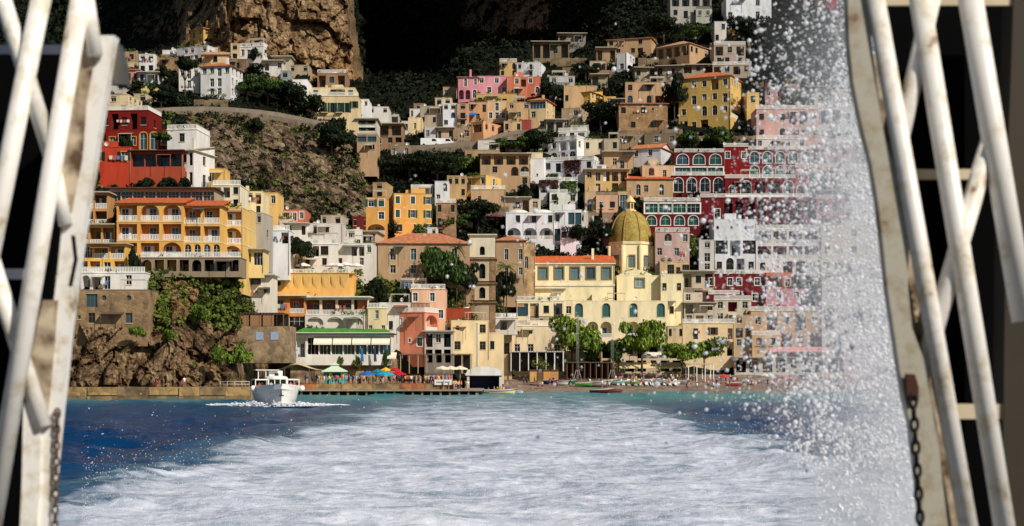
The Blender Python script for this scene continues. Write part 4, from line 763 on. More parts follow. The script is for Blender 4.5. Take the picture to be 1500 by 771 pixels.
# --- right of the church along the beach
B('cream house with brown shutters on the beach promenade', 1000, 1076, 474, 522, (230, 200, 144), '.d.w.d|.....P', 0, '', 'rail', D=330, frame=WOOD, shut=WOOD)
B('small cream house left of the brown shuttered beach house', 978, 1001, 478, 520, (212, 182, 132), 'w.w|.w.', 0, '', 'flat', D=331, frame=WOOD)
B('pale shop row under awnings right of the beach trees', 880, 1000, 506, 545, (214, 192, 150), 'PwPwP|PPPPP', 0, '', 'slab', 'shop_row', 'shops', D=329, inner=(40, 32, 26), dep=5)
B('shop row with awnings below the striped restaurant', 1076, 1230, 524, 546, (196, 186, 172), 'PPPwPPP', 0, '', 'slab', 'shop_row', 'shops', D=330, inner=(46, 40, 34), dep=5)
# --- church
C1 = (244, 226, 170); CW = plaster((238, 226, 194))
nv = B('yellow church nave with orange tiled roof and five framed windows', 784, 900, 384, 446, C1, 'wwwww|.....', 0, '', 'shed', 'church_nave', 'church', ws=1.55, dense=False, D=345, dep=12, trim=plaster((150, 116, 60)), frame=plain((120, 96, 56)), glass=glassm((90, 120, 124)), roofc=(220, 104, 44), ext=10)
mb = MB(); z = nv.H; mb.box(-.3, nv.W+.3, -.35, 0, z-.5, z-.05); mb.box(-.1, nv.W+.1, -.2, 0, z*.43, z*.48); mb.build('cornice', CW, nv.root)
B('brown weathered church front wall beside the nave', 758, 784, 356, 486, (176, 142, 100), '.a.|...|.w.', 0, '', 'flat', 'church_facade', 'church', D=343, dep=10, mat=stonem((200, 166, 118), (122, 92, 62), .8, 'shade_brown_plaster'))  # brown colour stands for shade on this wall; label text seeds details
tr = B('yellow church transept with tall framed window under the dome', 904, 970, 404, 446, C1, '.w.|...', 0, '', 'flat', 'church_transept', 'church', ws=1.55, dense=False, D=342.5, dep=9, trim=plaster((150, 116, 60)), glass=glassm((110, 140, 150)), ext=6)
mb = MB(); mb.poly([(0, .02, tr.H), (tr.W*.8, .02, tr.H), (tr.W*.62, .02, tr.H+1.1), (tr.W*.42, .02, tr.H+1.5), (tr.W*.2, .02, tr.H+1.0)]); mb.poly([(0, .5, tr.H), (tr.W*.2, .5, tr.H+1.0), (tr.W*.42, .5, tr.H+1.5), (tr.W*.62, .5, tr.H+1.1), (tr.W*.8, .5, tr.H)]); mb.box(0, tr.W*.8, .02, .5, tr.H-.05, tr.H); mb.build('curved_gable', plaster(C1), tr.root)
B('small right wing of the church with two windows', 968, 1000, 402, 470, C1, 'w.w|.w.', 0, '', 'flat', 'church_wing', 'church', D=342, dep=7, frame=WOOD, trim=CREAMP)
lw = B('long lower church range with four arched windows', 838, 978, 441, 496, (243, 224, 172), 'a.a.a.a|.AA.A..', 0, '', 'flat', 'church_range', 'church', ws=1.25, dense=False, D=336.5, dep=7, glass=glassm((46, 92, 92)), frame=plain((90, 110, 104)), trim=CREAMP)
B('plain cream church house left of the arched range', 826, 840, 440, 496, (240, 220, 168), 'w|.', 0, '', 'flat', 'church_house', 'house', D=337, dep=7)
B('cream parish house with washing balcony in front of the nave', 757, 826, 441, 492, (238, 220, 172), 'GPwP|PwPw', 0, '', 'rail', D=335.5, dep=6, inner=(180, 178, 180))
B('pale balcony house on top of the parish house', 788, 826, 424, 443, (206, 196, 176), 'PP', 0, '', 'slab', D=339, dep=4)
# drum and dome
Dm = 348.0; bc = P(926, 410, Dm); mp = Dm/F; dr = empty('church_dome', bc+Vector((0, 6, 0))); tag(dr, 'yellow tiled church dome with lantern on an octagonal drum', 'dome')
R = 33*mp; zd = (410-353)*mp
mb = MB(); mb.lathe([(R, -4), (R, zd*.93), (R+.25, zd*.93), (R+.35, zd), (R-.3, zd+.1)], n=8, smooth=False, a0=math.pi/8, a1=math.pi/8+2*math.pi); mb.build('drum', plaster((244, 224, 166)), dr)
for i in range(8):
    t = math.pi/8+math.pi/4*i; c = MB(); x, y = (R+.12)*math.cos(t), (R+.12)*math.sin(t); c.tube((x, y, -4), (x, y, zd*.9), .55, n=6); c.build('pilaster', plaster((242, 216, 156)), dr)
    if i % 2 == 1 or True:
        t2 = t+math.pi/8; ap = R*math.cos(math.pi/8); w, h = 1.5, 2.9; me, _ = win_mesh(w, h, 'r', plain((120, 96, 56)), plaster((160, 126, 72)), 1)
        n_ = Vector((math.cos(t2), math.sin(t2), 0)); tv = Vector((-n_.y, n_.x, 0)); o = link('window', me, dr, n_*(ap+.06)-tv*(w/2)+Vector((0, 0, zd*.33)), t2+math.pi/2); link('pane', pane_mesh(w, h, 'r', glassm((90, 120, 124))), o)
hd = (353-306)*mp
def domem():
    m, n, L, b = _nodes('dome_tiles'); tc = n.new('ShaderNodeTexCoord'); v = n.new('ShaderNodeTexVoronoi'); v.inputs['Scale'].default_value = 3.2; L.new(tc.outputs['Object'], v.inputs[0])
    r = n.new('ShaderNodeValToRGB'); r.color_ramp.elements[0].color = lin((104, 86, 30)); r.color_ramp.elements[1].color = lin((172, 148, 66)); r.color_ramp.elements[0].position = .1; r.color_ramp.elements[1].position = .8
    a = n.new('ShaderNodeTexNoise'); a.inputs['Scale'].default_value = .6; a.inputs['Detail'].default_value = 8; L.new(tc.outputs['Object'], a.inputs[0])
    mm = n.new('ShaderNodeMath'); mm.operation = 'MULTIPLY_ADD'; mm.inputs[1].default_value = .55; L.new(v.outputs['Color'], mm.inputs[0]); L.new(a.outputs[0], mm.inputs[2]); ms = n.new('ShaderNodeMath'); ms.operation = 'SUBTRACT'; ms.inputs[1].default_value = .25; L.new(mm.outputs[0], ms.inputs[0])
    L.new(ms.outputs[0], r.inputs[0]); L.new(r.outputs[0], b.inputs['Base Color']); b.inputs['Roughness'].default_value = .75; return m
prof = [((R-.15)*math.cos(t)**.85 if t < 1.5 else .9, zd+.1+hd*math.sin(t)) for t in np.linspace(0, math.pi/2*.93, 14)]
mb = MB(); mb.lathe(prof, n=32); mb.build('dome_shell', domem(), dr)
for i in range(8):
    t = math.pi/8+math.pi/4*i; c = MB()
    for (r0, z0), (r1, z1) in zip(prof[:-1], prof[1:]): c.tube(((r0+.02)*math.cos(t), (r0+.02)*math.sin(t), z0), ((r1+.02)*math.cos(t), (r1+.02)*math.sin(t), z1), .13+.1*r0/R, .13+.1*r1/R, 5, cap=False)
    c.build('rib', stonem((176, 140, 76), (112, 76, 40), 6, 'rib_tiles'), dr)
zt = prof[-1][1]; mb = MB(); mb.lathe([(1.5, zt-.3), (1.5, zt+.25), (1.05, zt+.3), (1.0, zt+2.1), (1.35, zt+2.15), (1.3, zt+2.4), (.75, zt+3.1), (.2, zt+3.8), (.02, zt+3.9)], n=8, smooth=False); lan = mb.build('lantern', plaster((238, 204, 126)), dr)
for t in (-math.pi/2-.35, -math.pi/2+.45, -math.pi/2+1.24): c = MB(); x, y = 1.0*math.cos(t), 1.0*math.sin(t); c.box(x-.2, x+.2, y-.1, y+.1, zt+.6, zt+1.8); c.build('opening', DARK, lan)
mb = MB(); mb.tube((0, 0, zt+3.8), (0, 0, zt+5.2), .06, n=5); mb.tube((-.4, 0, zt+4.7), (.4, 0, zt+4.7), .05, n=5); mb.build('cross', IRON, lan)
# bell tower
Dm = 315.5; mp = Dm/F; b0 = P(688, 472, Dm); bt = empty('bell_tower', b0); tag(bt, 'square stone bell tower with arched openings and pale top', 'bell tower'); w = 37*mp
def zt_(py): return (472-py)*mp
tiers = [(345, 377, (222, 206, 172), 0), (380, 412, (196, 164, 122), 1), (416, 440, (196, 164, 122), 1), (444, 472, (176, 150, 116), 0)]
STM = stonem((150, 116, 82), (92, 68, 46), 1.6, 'tower_stone')
for k, (t, b, c, corner) in enumerate(tiers):
    z1, z0 = zt_(t), zt_(b); mb = MB(); hh = z1-z0; ops = []; ww = w*(.24 if k else .2); a0 = z0+hh*(.12 if k else .1); a1 = z0+hh*(.8 if k else .5)
    if k < 3: ops = [(w/2-ww/2, w/2+ww/2, a0, a1, 'a', .7, 'x')]
    facade(mb, lambda u, d, z: (u, d, z), w, z0 if k < 3 else -4, z1, ops, 0, 1); facade(mb, lambda u, d, z: (w-d, u, z), w, z0 if k < 3 else -4, z1, ops, 0, 1); facade(mb, lambda u, d, z: (d, w-u, z), w, z0 if k < 3 else -4, z1, ops, 0, 1)
    mb.quad((w, w, z0), (0, w, z0), (0, w, z1), (w, w, z1)); mb.quad((0, 0, z1), (w, 0, z1), (w, w, z1), (0, w, z1))
    st = mb.build('storey', [plaster(c) if k in (0, 3) else plaster((206, 178, 138)), DARK], bt)
    if k:
        for x in (-.12, w-1.1): c2 = MB(); c2.box(x, x+1.22, -.13, .9, z0 if k < 3 else -4, z1-.01); c2.build('corner_pilaster', STM, st)
    c2 = MB(); c2.box(-.45, w+.45, -.45, w+.3, z1, z1+.28); c2.box(-.28, w+.28, -.28, w+.2, z1-.22, z1-.004); c2.build('cornice', STM if k else plaster((206, 186, 150)), st)
# ------------------------------------------------------------------ vegetation
def cloud(rng, lobes, n, size):
    """leaf faces through the volume of a few lobes: (centre, radii)"""
    vol = np.array([np.prod(r)**(2/3) for c, r in lobes]); k = rng.choice(len(lobes), n, p=vol/vol.sum())
    d = rng.normal(size=(n, 3)); d /= np.linalg.norm(d, axis=1, keepdims=True); rr = rng.uniform(.45, 1.0, n)**.5
    C_ = np.array([c for c, r in lobes])[k]; R_ = np.array([r for c, r in lobes])[k]
    lump = 1+.25*fbm(d[:, 0]*2+k*3.1, d[:, 1]*2, d[:, 2]*2, 3)
    p = C_+d*R_*(rr*lump)[:, None]; nr = d+rng.normal(size=(n, 3))*.55; nr /= np.linalg.norm(nr, axis=1, keepdims=True); return quads(p, nr, size, rng)
GREEN = leafm((14, 24, 10), (66, 92, 36)); DKGREEN = leafm((5, 9, 4), (30, 44, 18)); BRIGHT = leafm((14, 28, 7), (98, 116, 40)); BOUG = leafm((60, 10, 20), (170, 40, 60), 'bougainvillea'); SUNNY = leafm((18, 34, 8), (124, 146, 48)); OLIVE = leafm((40, 46, 22), (116, 118, 62))
BARK = stonem((86, 68, 52), (44, 34, 26), 4, 'bark')
_TM = {}
def crown_mesh(kind, var, mat):
    key = (kind, var, mat.name)
    if key in _TM: return _TM[key]
    rng = np.random.default_rng(var*17+len(kind)); L = []
    if kind == 'round':
        for i in range(13): a = rng.uniform(0, 6.28); r = rng.uniform(.1, .75); L.append((np.array([r*math.cos(a), r*math.sin(a), rng.uniform(.52, .92)]), np.array([.44, .44, .17])*rng.uniform(.6, 1.15)))
        v, f = cloud(rng, L, 3200, .046)
    elif kind == 'pine':
        for i in range(12): a = rng.uniform(0, 6.28); r = rng.uniform(.1, .72); L.append((np.array([r*math.cos(a), r*math.sin(a), rng.uniform(.78, .9)]), np.array([.36, .36, .1])*rng.uniform(.7, 1.1)))
        v, f = cloud(rng, L, 1300, .06)
    elif kind == 'cypress':
        for i in range(9): z = .1+.1*i; w = .34*math.sin(math.pi*min(1, (z+.12)*.86))+.06; L.append((np.array([rng.uniform(-.06, .06), rng.uniform(-.06, .06), z]), np.array([w, w, .13])))
        v, f = cloud(rng, L, 900, .07)
    elif kind == 'bush':
        for i in range(10): a = rng.uniform(0, 6.28); r = rng.uniform(0, .7); L.append((np.array([r*math.cos(a), r*math.sin(a), rng.uniform(.15, .65)*(1.1-r*.6)]), np.array([.36, .36, .32])*rng.uniform(.6, 1.1)))
        v, f = cloud(rng, L, 1200, .085)
    else:   # palm: feather fronds made of leaflets
        V = []; Fc = []; 
        for i in range(22):
            a = 6.283*i/22+rng.uniform(-.2, .2); up = rng.uniform(-.25, .9); ln = rng.uniform(.75, 1.05); dr = rng.uniform(.45, .8)
            for t in np.linspace(.1, 1, 12):
                x = t*ln; z = .8+.2*(up*x-dr*x*x); s = .16*(1-t*.6)
                for sgn in (-1, 1):
                    c = np.array([x*math.cos(a), x*math.sin(a), z]); tn = np.array([-math.sin(a), math.cos(a), 0])*sgn; fw = np.array([math.cos(a), math.sin(a), 0]); k = len(V)
                    V += [c, c+fw*.05, c+tn*s+fw*.1-np.array([0, 0, .03])]; Fc.append([k, k+1, k+2])
        _TM[key] = npmesh('crown', np.array(V), np.array(Fc), mat); return _TM[key]
    _TM[key] = npmesh('crown', v, f, mat); return _TM[key]
def trunk_mesh(kind):
    if ('t', kind) in _TM: return _TM[('t', kind)]
    m = MB(); rng = random.Random(5)
    if kind == 'palm': 
        p = [(0, 0, -.05), (.01, 0, .3), (-.01, .01, .6), (0, 0, .8)]
        for a, b in zip(p[:-1], p[1:]): m.tube(a, b, .045, .04, 7)
    elif kind in ('cypress', 'bush'): m.tube((0, 0, -.1), (0, 0, .5), .06, .03, 6)
    else:
        m.tube((0, 0, -.08), (.02, 0, .45), .055, .04, 7)
        for i in range(6): a = 6.283*i/6; m.tube((.02, 0, .4), (.45*math.cos(a), .45*math.sin(a), .75+rng.uniform(-.05, .05)), .028, .01, 5)
    _TM[('t', kind)] = m.mesh('trunk', BARK); return _TM[('t', kind)]
def tree(label, px, yb, yt, wpx, kind='round', mat=GREEN, D=None, var=None, cat='tree', group=None, name=None):
    if D is None: D = float(DT(px, yb))-.5
    m = D/F; H = (yb-yt)*m; R = wpx*m/2; o = empty(name or {'palm': 'palm_tree', 'pine': 'pine_tree', 'cypress': 'cypress_tree', 'bush': 'shrub'}.get(kind, 'tree'), P(px, yb, D), random.uniform(0, 6))
    tag(o, label, cat, group); o.scale = (R*(1.2 if kind == 'round' else 1), R*(1.2 if kind == 'round' else 1), H)
    link('trunk', trunk_mesh(kind), o); link('crown', crown_mesh(kind, (random.randrange(3) if var is None else var), mat), o); return o
# crowns are modelled in units of radius and height; thin the trunk of wide crowns through the shared mesh
tree('tall umbrella pine with flat crown in front of the white houses', 271, 142, 84, 44, 'pine', DKGREEN, D=362)
tree('dark round tree between the pale blue-white house and the pine', 237, 122, 98, 20, 'round', DKGREEN)
tree('dark tree beside the lemon yellow house', 195, 140, 118, 28, 'round', DKGREEN); tree('dark tree above the start of the bending road', 236, 158, 126, 40, 'round', DKGREEN); tree('wide shrub above the curve of the road', 262, 158, 132, 44, 'bush', DKGREEN)
tree('palm in the garden below the white three storey villa', 310, 152, 128, 18, 'palm', GREEN)
tree('broad dark tree right of the white three storey villa', 366, 124, 98, 46, 'round', DKGREEN); tree('dark tree beside the white terrace house at the cliff foot', 375, 88, 66, 34, 'bush', DKGREEN)
for i, (x, b, t, w, s) in enumerate([(362, 146, 118, 34, 'left of'), (392, 152, 112, 50, 'right of')]): tree('bright green leafy tree on the slope %s the big dark trees above the road' % s, x, b, t, w, 'round', GREEN)
tree('largest dark tree on the slope above the bending road', 424, 160, 118, 58, 'round', DKGREEN); tree('dark tree in front of the long cream house', 456, 176, 140, 40, 'round', DKGREEN); tree('dark shrub between cliff foot and upper cream storey', 442, 126, 104, 30, 'bush', DKGREEN)
tree('round bush standing on the lower cliff below the road', 374, 190, 168, 34, 'bush', DKGREEN); tree('dark bush below the cream annex at the road bend', 494, 198, 164, 34, 'bush', DKGREEN); tree('big dark tree on the cliff edge by the ravine', 486, 232, 186, 56, 'round', DKGREEN)
tree('bushy green tree below the tan house with pale blue windows', 550, 262, 222, 44, 'round', DKGREEN); tree('wide dark tree in the shady ravine', 600, 262, 222, 66, 'round', DKGREEN); tree('dark tree at the ravine above the orange hotel', 640, 268, 228, 60, 'round', DKGREEN)
tree('bright green tree in front of the tan balcony house', 697, 262, 226, 40, 'round', BRIGHT); tree('green tree below the coast road bend', 745, 230, 200, 50, 'round', GREEN); tree('dark tree under the cream corner house', 790, 226, 190, 40, 'round', DKGREEN)
tree('dark tree left of the bright yellow house', 812, 160, 120, 30, 'round', DKGREEN); tree('dark tree behind the stone hut', 858, 118, 92, 38, 'round', DKGREEN); tree('broad dark tree right of the bright yellow house', 880, 190, 152, 50, 'round', DKGREEN); tree('dark tree left of the stone bastion house', 905, 150, 118, 28, 'round', DKGREEN)
tree('tall dark tree between bastion house and large yellow villa', 988, 180, 112, 34, 'round', DKGREEN); tree('green tree behind the long tan house on the right slope', 972, 62, 22, 50, 'round', DKGREEN); tree('wide green shrub below the large yellow villa', 1060, 214, 180, 66, 'bush', GREEN); tree('second green shrub below the large yellow villa', 1010, 210, 188, 44, 'bush', GREEN)
tree('dark tree under the long white house at the top', 1092, 74, 28, 56, 'round', DKGREEN); tree('dark tree right of the low yellow wing', 1130, 152, 100, 56, 'round', DKGREEN); tree('green tree above the pale pink house', 1166, 168, 130, 44, 'round', GREEN); tree('dark tree in the spray by the right gate', 1216, 120, 60, 70, 'round', DKGREEN); tree('green tree behind the tan country house', 1020, 66, 40, 44, 'round', GREEN)
tree('dark green tree mass above the white arcaded house', 700, 344, 296, 66, 'round', DKGREEN); tree('smaller tree left of the cream and brown house', 664, 344, 312, 40, 'round', GREEN); tree('round dark tree beside the vine hung white villa', 812, 302, 270, 34, 'bush', DKGREEN); tree('dark shrub in the vine hung courtyard', 768, 300, 266, 44, 'bush', DKGREEN)
tree('dark tree right of the white arcaded house', 842, 364, 332, 40, 'round', DKGREEN); tree('dark tree beside the church dome', 884, 366, 322, 40, 'round', DKGREEN); tree('slim dark cypress left of the dome', 880, 362, 300, 16, 'cypress', DKGREEN); tree('dark shrub above the beige arched house', 905, 316, 300, 24, 'bush', DKGREEN)
tree('clipped round hedge tree in front of the orange hotel', 576, 342, 320, 36, 'bush', DKGREEN, D=330); tree('green shrub at the right foot of the orange hotel', 614, 344, 326, 26, 'bush', GREEN, D=330)
tree('largest leafy tree in front of the palazzo', 652, 450, 362, 66, 'round', GREEN, D=309); tree('dark tree between large leafy tree and bell tower', 682, 452, 380, 40, 'round', DKGREEN, D=312); tree('palm with long trunk rising above the leafy tree', 669, 452, 340, 24, 'palm', GREEN, D=307); tree('short palm in front of the palazzo windows', 632, 420, 350, 26, 'palm', GREEN, D=310)
tree('palm between bell tower and church front', 742, 460, 372, 32, 'palm', BRIGHT, D=322); tree('dark tree below the palm beside the bell tower', 738, 466, 396, 34, 'round', DKGREEN, D=323)
tree('dark tree beside the white tower house on the bar terrace', 440, 396, 348, 36, 'round', DKGREEN, D=297); tree('ivy covered shrub right of the bar terrace', 552, 440, 404, 50, 'bush', DKGREEN, D=297); tree('dark shrub above the peach house', 590, 442, 416, 34, 'bush', DKGREEN, D=300)
tree('slim cypress left of the peach house', 582, 452, 420, 15, 'cypress', DKGREEN, D=296); tree('second slim cypress left of the peach house', 594, 452, 426, 15, 'cypress', DKGREEN, D=296)
tree('tall climbing plant beside the yellow apartment balconies', 196, 402, 358, 28, 'bush', DKGREEN, D=259); tree('dark bush below the orange-red base of the cliff hotel', 140, 272, 244, 22, 'bush', DKGREEN, D=277)
for i, (x, w) in enumerate([(214, 40), (246, 44), (270, 30)]): tree(['ivy hedge left end', 'ivy hedge middle', 'ivy hedge right end'][i]+' below the glazed dining terrace', x, 277, 258, w, 'bush', DKGREEN, D=279, cat='shrub')
tree('leafy pergola plant over the arched windows of the cliff hotel', 238, 206, 190, 40, 'bush', GREEN, D=287, cat='shrub'); tree('ivy cascade beside the windows of the cliff hotel', 184, 222, 192, 24, 'bush', DKGREEN, D=286, cat='shrub')
# beach trees
tree('large round green tree with dark trunk left on the beach promenade', 838, 546, 466, 70, 'round', SUNNY, D=324); tree('large round green tree right on the beach promenade', 940, 548, 468, 62, 'round', SUNNY, D=324); tree('low green tree between the two large promenade trees', 906, 548, 500, 34, 'round', GREEN, D=324)
tree('small green tree left of the low promenade tree', 872, 546, 500, 34, 'round', GREEN, D=326); tree('bright flat crowned tree right of the large promenade trees', 1000, 546, 502, 50, 'round', SUNNY, D=324); tree('bright tree in front of the brown shuttered beach house', 1032, 546, 496, 50, 'round', SUNNY, D=325)
tree('bright green shrub above the white villa with oval windows', 1010, 374, 338, 46, 'bush', BRIGHT, D=352, cat='shrub'); tree('shrub with yellow leaves behind the promenade huts', 790, 540, 518, 40, 'bush', OLIVE, D=322, cat='shrub')
tree('round bush on the stone wall behind the teal kiosk', 500, 536, 518, 14, 'bush', BRIGHT, D=285, cat='shrub'); tree('second bush on the stone wall behind the kiosk umbrellas', 524, 540, 520, 20, 'bush', OLIVE, D=285, cat='shrub'); tree('green creeper beside the quay restaurant', 566, 536, 510, 16, 'bush', GREEN, D=285, cat='shrub')
for x, yb, yt, w_, lb in ((322, 534, 502, 46, 'left of the railing'), (352, 530, 500, 40, 'beside the stone wall windows'), (246, 500, 478, 34, 'at the top of the quay rocks'), (200, 492, 474, 30, 'below the big stone wall house'), (292, 470, 440, 40, 'under the hotel terrace')): tree('green scrub bush hanging on the rocks '+lb, x, yb, yt, w_, 'bush', leafm((26, 44, 12), (110, 132, 46), 'sunny_scrub'), D=float(DT(x, yb))-2.5, cat='shrub')
# undergrowth over the whole hillside: nobody could count it
def undergrowth():
    rng = np.random.default_rng(3); N = 34000; px = rng.uniform(-60, 1420, N); py = rng.uniform(-60, 545, N)
    rk = rockmask(px, py); D = DT(px, py); keep = rng.uniform(size=N) > np.clip(np.where(rk > .78, rk*1.25, rk*.72), 0, .965)
    keep &= ~((px > 690) & (py > 470)) & ~((px > 430) & (py > 500)); keep &= rng.uniform(size=N) < np.where(py > 420, .8, 1)
    for (x0, x1, a, b) in RECTS: keep &= ~((px > x0-3) & (px < x1+3) & (py > a-1) & (py < b+1))
    keep &= ~((px < 440) & (py > 540)); px, py, D, rk = px[keep], py[keep], D[keep], rk[keep]; n = len(px)
    far = sst(430, 640, D); R = rng.uniform(.7, 1.7, n)*(1-.45*rk)*(1+far*1.6); k = 20
    C_ = np.stack([(px-CX)*D/F, D+.6, CZ+(HY-py)*D/F], 1)
    d = rng.normal(size=(n, k, 3)); d /= np.linalg.norm(d, axis=2, keepdims=True); d[:, :, 2] = np.abs(d[:, :, 2])*.9-.1
    p = (C_[:, None]+d*(R[:, None]*rng.uniform(.5, 1.05, (n, k)))[..., None]).reshape(-1, 3); nr = d.reshape(-1, 3)+rng.normal(size=(n*k, 3))*.5; nr /= np.linalg.norm(nr, axis=1, keepdims=True)
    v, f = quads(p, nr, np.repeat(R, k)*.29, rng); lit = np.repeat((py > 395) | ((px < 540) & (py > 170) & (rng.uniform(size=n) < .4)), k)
    for nm, sel, mat in (('undergrowth', ~lit, leafm((3, 6, 3), (22, 32, 14), 'undergrowth')), ('cliff_scrub', lit, leafm((20, 30, 10), (92, 104, 40), 'scrub'))):  # leaf colours painted darker for the slope in shade, lighter for sunlit cliffs
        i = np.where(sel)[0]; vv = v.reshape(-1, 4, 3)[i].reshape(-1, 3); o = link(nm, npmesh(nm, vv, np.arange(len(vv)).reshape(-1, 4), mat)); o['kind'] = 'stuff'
        tag(o, 'shrubs and grass coloured dark for shade over the hillside' if nm == 'undergrowth' else 'green and dry scrub growing on the sunlit cliffs', 'undergrowth' if nm == 'undergrowth' else 'scrub')
undergrowth()
# ------------------------------------------------------------------ sea
def sea():
    pxs = np.concatenate([np.array([-4000, -2500, -1500, -900, -500, -300]), np.arange(-160, 1661, 2.6), np.array([1800, 2000, 2400, 3000, 4000, 5500])])
    pys = np.concatenate([np.array([4600, 2700, 1800, 1400, 1150, 1000, 900, 850]), np.arange(820, 573, -.8), np.array([571, 569, 567, 565])])
    PX, PY = np.meshgrid(pxs, pys); D = F*CZ/(PY-HY); X = (PX-CX)*D/F; Y = D
    ax = np.abs(X+fbm(X*.08, Y*.04, 8.0, 3)*5); w = 1-sst(13, 20, ax)
    z = .16*np.sin(.35*X+.22*Y+1.5*fbm(X*.05, Y*.05))+.1*np.sin(-.5*X+.5*Y+2*fbm(X*.07, Y*.07, 3.0))+.34*fbm(X*.22, Y*.3, 1.0, 5, .55)
    z = 1.5*z*(1-.55*w)+w*(.2*fbm(X*.4, Y*.45, 5.0, 5, .62)+.06)
    rid = np.exp(-((ax-16.5)/2.2)**2); z += rid*(.22+.42*fbm(X*.35, Y*.3, 6.0, 4))*np.clip(90/np.maximum(Y, 20), .25, 1.2)
    z *= np.clip(1.25-Y/420, .35, 1)
    v = np.stack([X, Y, z], -1).reshape(-1, 3); h, ww = PX.shape; i = np.arange(h*ww).reshape(h, ww)
    f = np.stack([i[:-1, :-1], i[:-1, 1:], i[1:, 1:], i[1:, :-1]], -1).reshape(-1, 4)
    m, n, L, b = _nodes('sea_water_and_foam'); tc = n.new('ShaderNodeTexCoord'); sx = n.new('ShaderNodeSeparateXYZ'); L.new(tc.outputs['Object'], sx.inputs[0])
    def nz(s, det=8, ro=.6, mp=None):
        a = n.new('ShaderNodeTexNoise'); a.inputs['Scale'].default_value = s; a.inputs['Detail'].default_value = det; a.inputs['Roughness'].default_value = ro; L.new((mp or tc).outputs[0 if mp else 'Object'], a.inputs[0]); return a.outputs[0]
    def mth(op, a, b_=None, c=None, cl=False):
        q = n.new('ShaderNodeMath'); q.operation = op; q.use_clamp = cl
        for k, s in enumerate((a, b_, c)):
            if s is None: continue
            if isinstance(s, (int, float)): q.inputs[k].default_value = s
            else: L.new(s, q.inputs[k])
        return q.outputs[0]
    def sm(a, lo, hi):
        r = n.new('ShaderNodeMapRange'); r.interpolation_type = 'SMOOTHSTEP'; L.new(a, r.inputs[0]); r.inputs[1].default_value = lo; r.inputs[2].default_value = hi; return r.outputs[0]
    wob = mth('MULTIPLY_ADD', nz(.05, 4), 12, -6); wob2 = mth('MULTIPLY_ADD', nz(.3, 8, .7), 9, -4.5)
    ax = mth('ABSOLUTE', mth('ADD', sx.outputs[0], 0.0)); e = mth('ADD', ax, mth('ADD', wob, wob2))
    edge = mth('SUBTRACT', 1.0, sm(e, 13, 23)); mpS = n.new('ShaderNodeMapping'); mpS.inputs[3].default_value = (.6, 1.0, 1); L.new(tc.outputs['Object'], mpS.inputs[0])
    tex = nz(.75, 12, .72, mpS); tex2 = nz(.2, 8, .66); foam = mth('ADD', mth('MULTIPLY', tex, .56), mth('MULTIPLY', tex2, .58))
    lo = mth('ADD', mth('MULTIPLY_ADD', edge, -.53, .9), mth('MULTIPLY', sm(sx.outputs[1], 90, 280), .22)); ff = n.new('ShaderNodeMapRange'); L.new(foam, ff.inputs[0]); L.new(lo, ff.inputs[1]); L.new(mth('ADD', lo, .2), ff.inputs[2]); fo = mth('MULTIPLY', ff.outputs[0], .97)
    dn = n.new('ShaderNodeVectorMath'); dn.operation = 'MULTIPLY_ADD'; nd = n.new('ShaderNodeTexNoise'); nd.inputs['Scale'].default_value = .6; nd.inputs['Detail'].default_value = 6; L.new(tc.outputs['Object'], nd.inputs[0]); L.new(nd.outputs['Color'], dn.inputs[0]); dn.inputs[1].default_value = (2.6, 2.6, 0); L.new(tc.outputs['Object'], dn.inputs[2])
    def lace(scl):
        q = n.new('ShaderNodeTexVoronoi'); q.feature = 'DISTANCE_TO_EDGE'; q.inputs['Scale'].default_value = scl; L.new(dn.outputs[0], q.inputs[0]); return sm(q.outputs[0], 0.0, .32)
    hole = mth('MULTIPLY', mth('ADD', lace(.45), lace(1.1)), mth('MULTIPLY_ADD', nz(.12, 5, .6), 1.5, -.42, True)); fo = mth('MULTIPLY', fo, mth('SUBTRACT', 1.0, mth('MULTIPLY', hole, .5), None, True))
    caps = sm(mth('MULTIPLY', nz(.35, 9, .68), mth('ADD', nz(.04, 3), .5)), .74, .82); fac = mth('MAXIMUM', fo, mth('MULTIPLY', caps, .75), None, True)
    cr = n.new('ShaderNodeValToRGB'); e2 = cr.color_ramp.elements; e2[0].position = .0; e2[0].color = lin((0, 54, 98)); e2[1].position = 1; e2[1].color = lin((56, 140, 146)); x = e2.new(.62); x.color = lin((0, 78, 118))
    L.new(mth('ADD', sm(sx.outputs[1], 120, 262), mth('MULTIPLY_ADD', nz(.1, 4), .5, -.25), None, True), cr.inputs[0])
    turb = n.new('ShaderNodeMixRGB'); L.new(mth('MULTIPLY', edge, .55), turb.inputs[0]); L.new(cr.outputs[0], turb.inputs[1]); turb.inputs[2].default_value = lin((110, 146, 160))
    fc = n.new('ShaderNodeValToRGB'); fc.color_ramp.elements[0].color = lin((176, 184, 202)); fc.color_ramp.elements[1].color = lin((236, 238, 248)); fc.color_ramp.elements[0].position = .36; fc.color_ramp.elements[1].position = .64; L.new(mth('ADD', mth('MULTIPLY', nz(1.3, 14, .72, mpS), .55), mth('MULTIPLY', nz(.3, 8, .62), .45)), fc.inputs[0])
    mx = n.new('ShaderNodeMixRGB'); L.new(fac, mx.inputs[0]); L.new(turb.outputs[0], mx.inputs[1]); L.new(fc.outputs[0], mx.inputs[2]); L.new(mx.outputs[0], b.inputs['Base Color'])
    rr = n.new('ShaderNodeMapRange'); L.new(fac, rr.inputs[0]); rr.inputs[3].default_value = .2; rr.inputs[4].default_value = .9; L.new(rr.outputs[0], b.inputs['Roughness'])
    b.inputs['IOR'].default_value = 1.33; b.inputs['Specular IOR Level'].default_value = .16
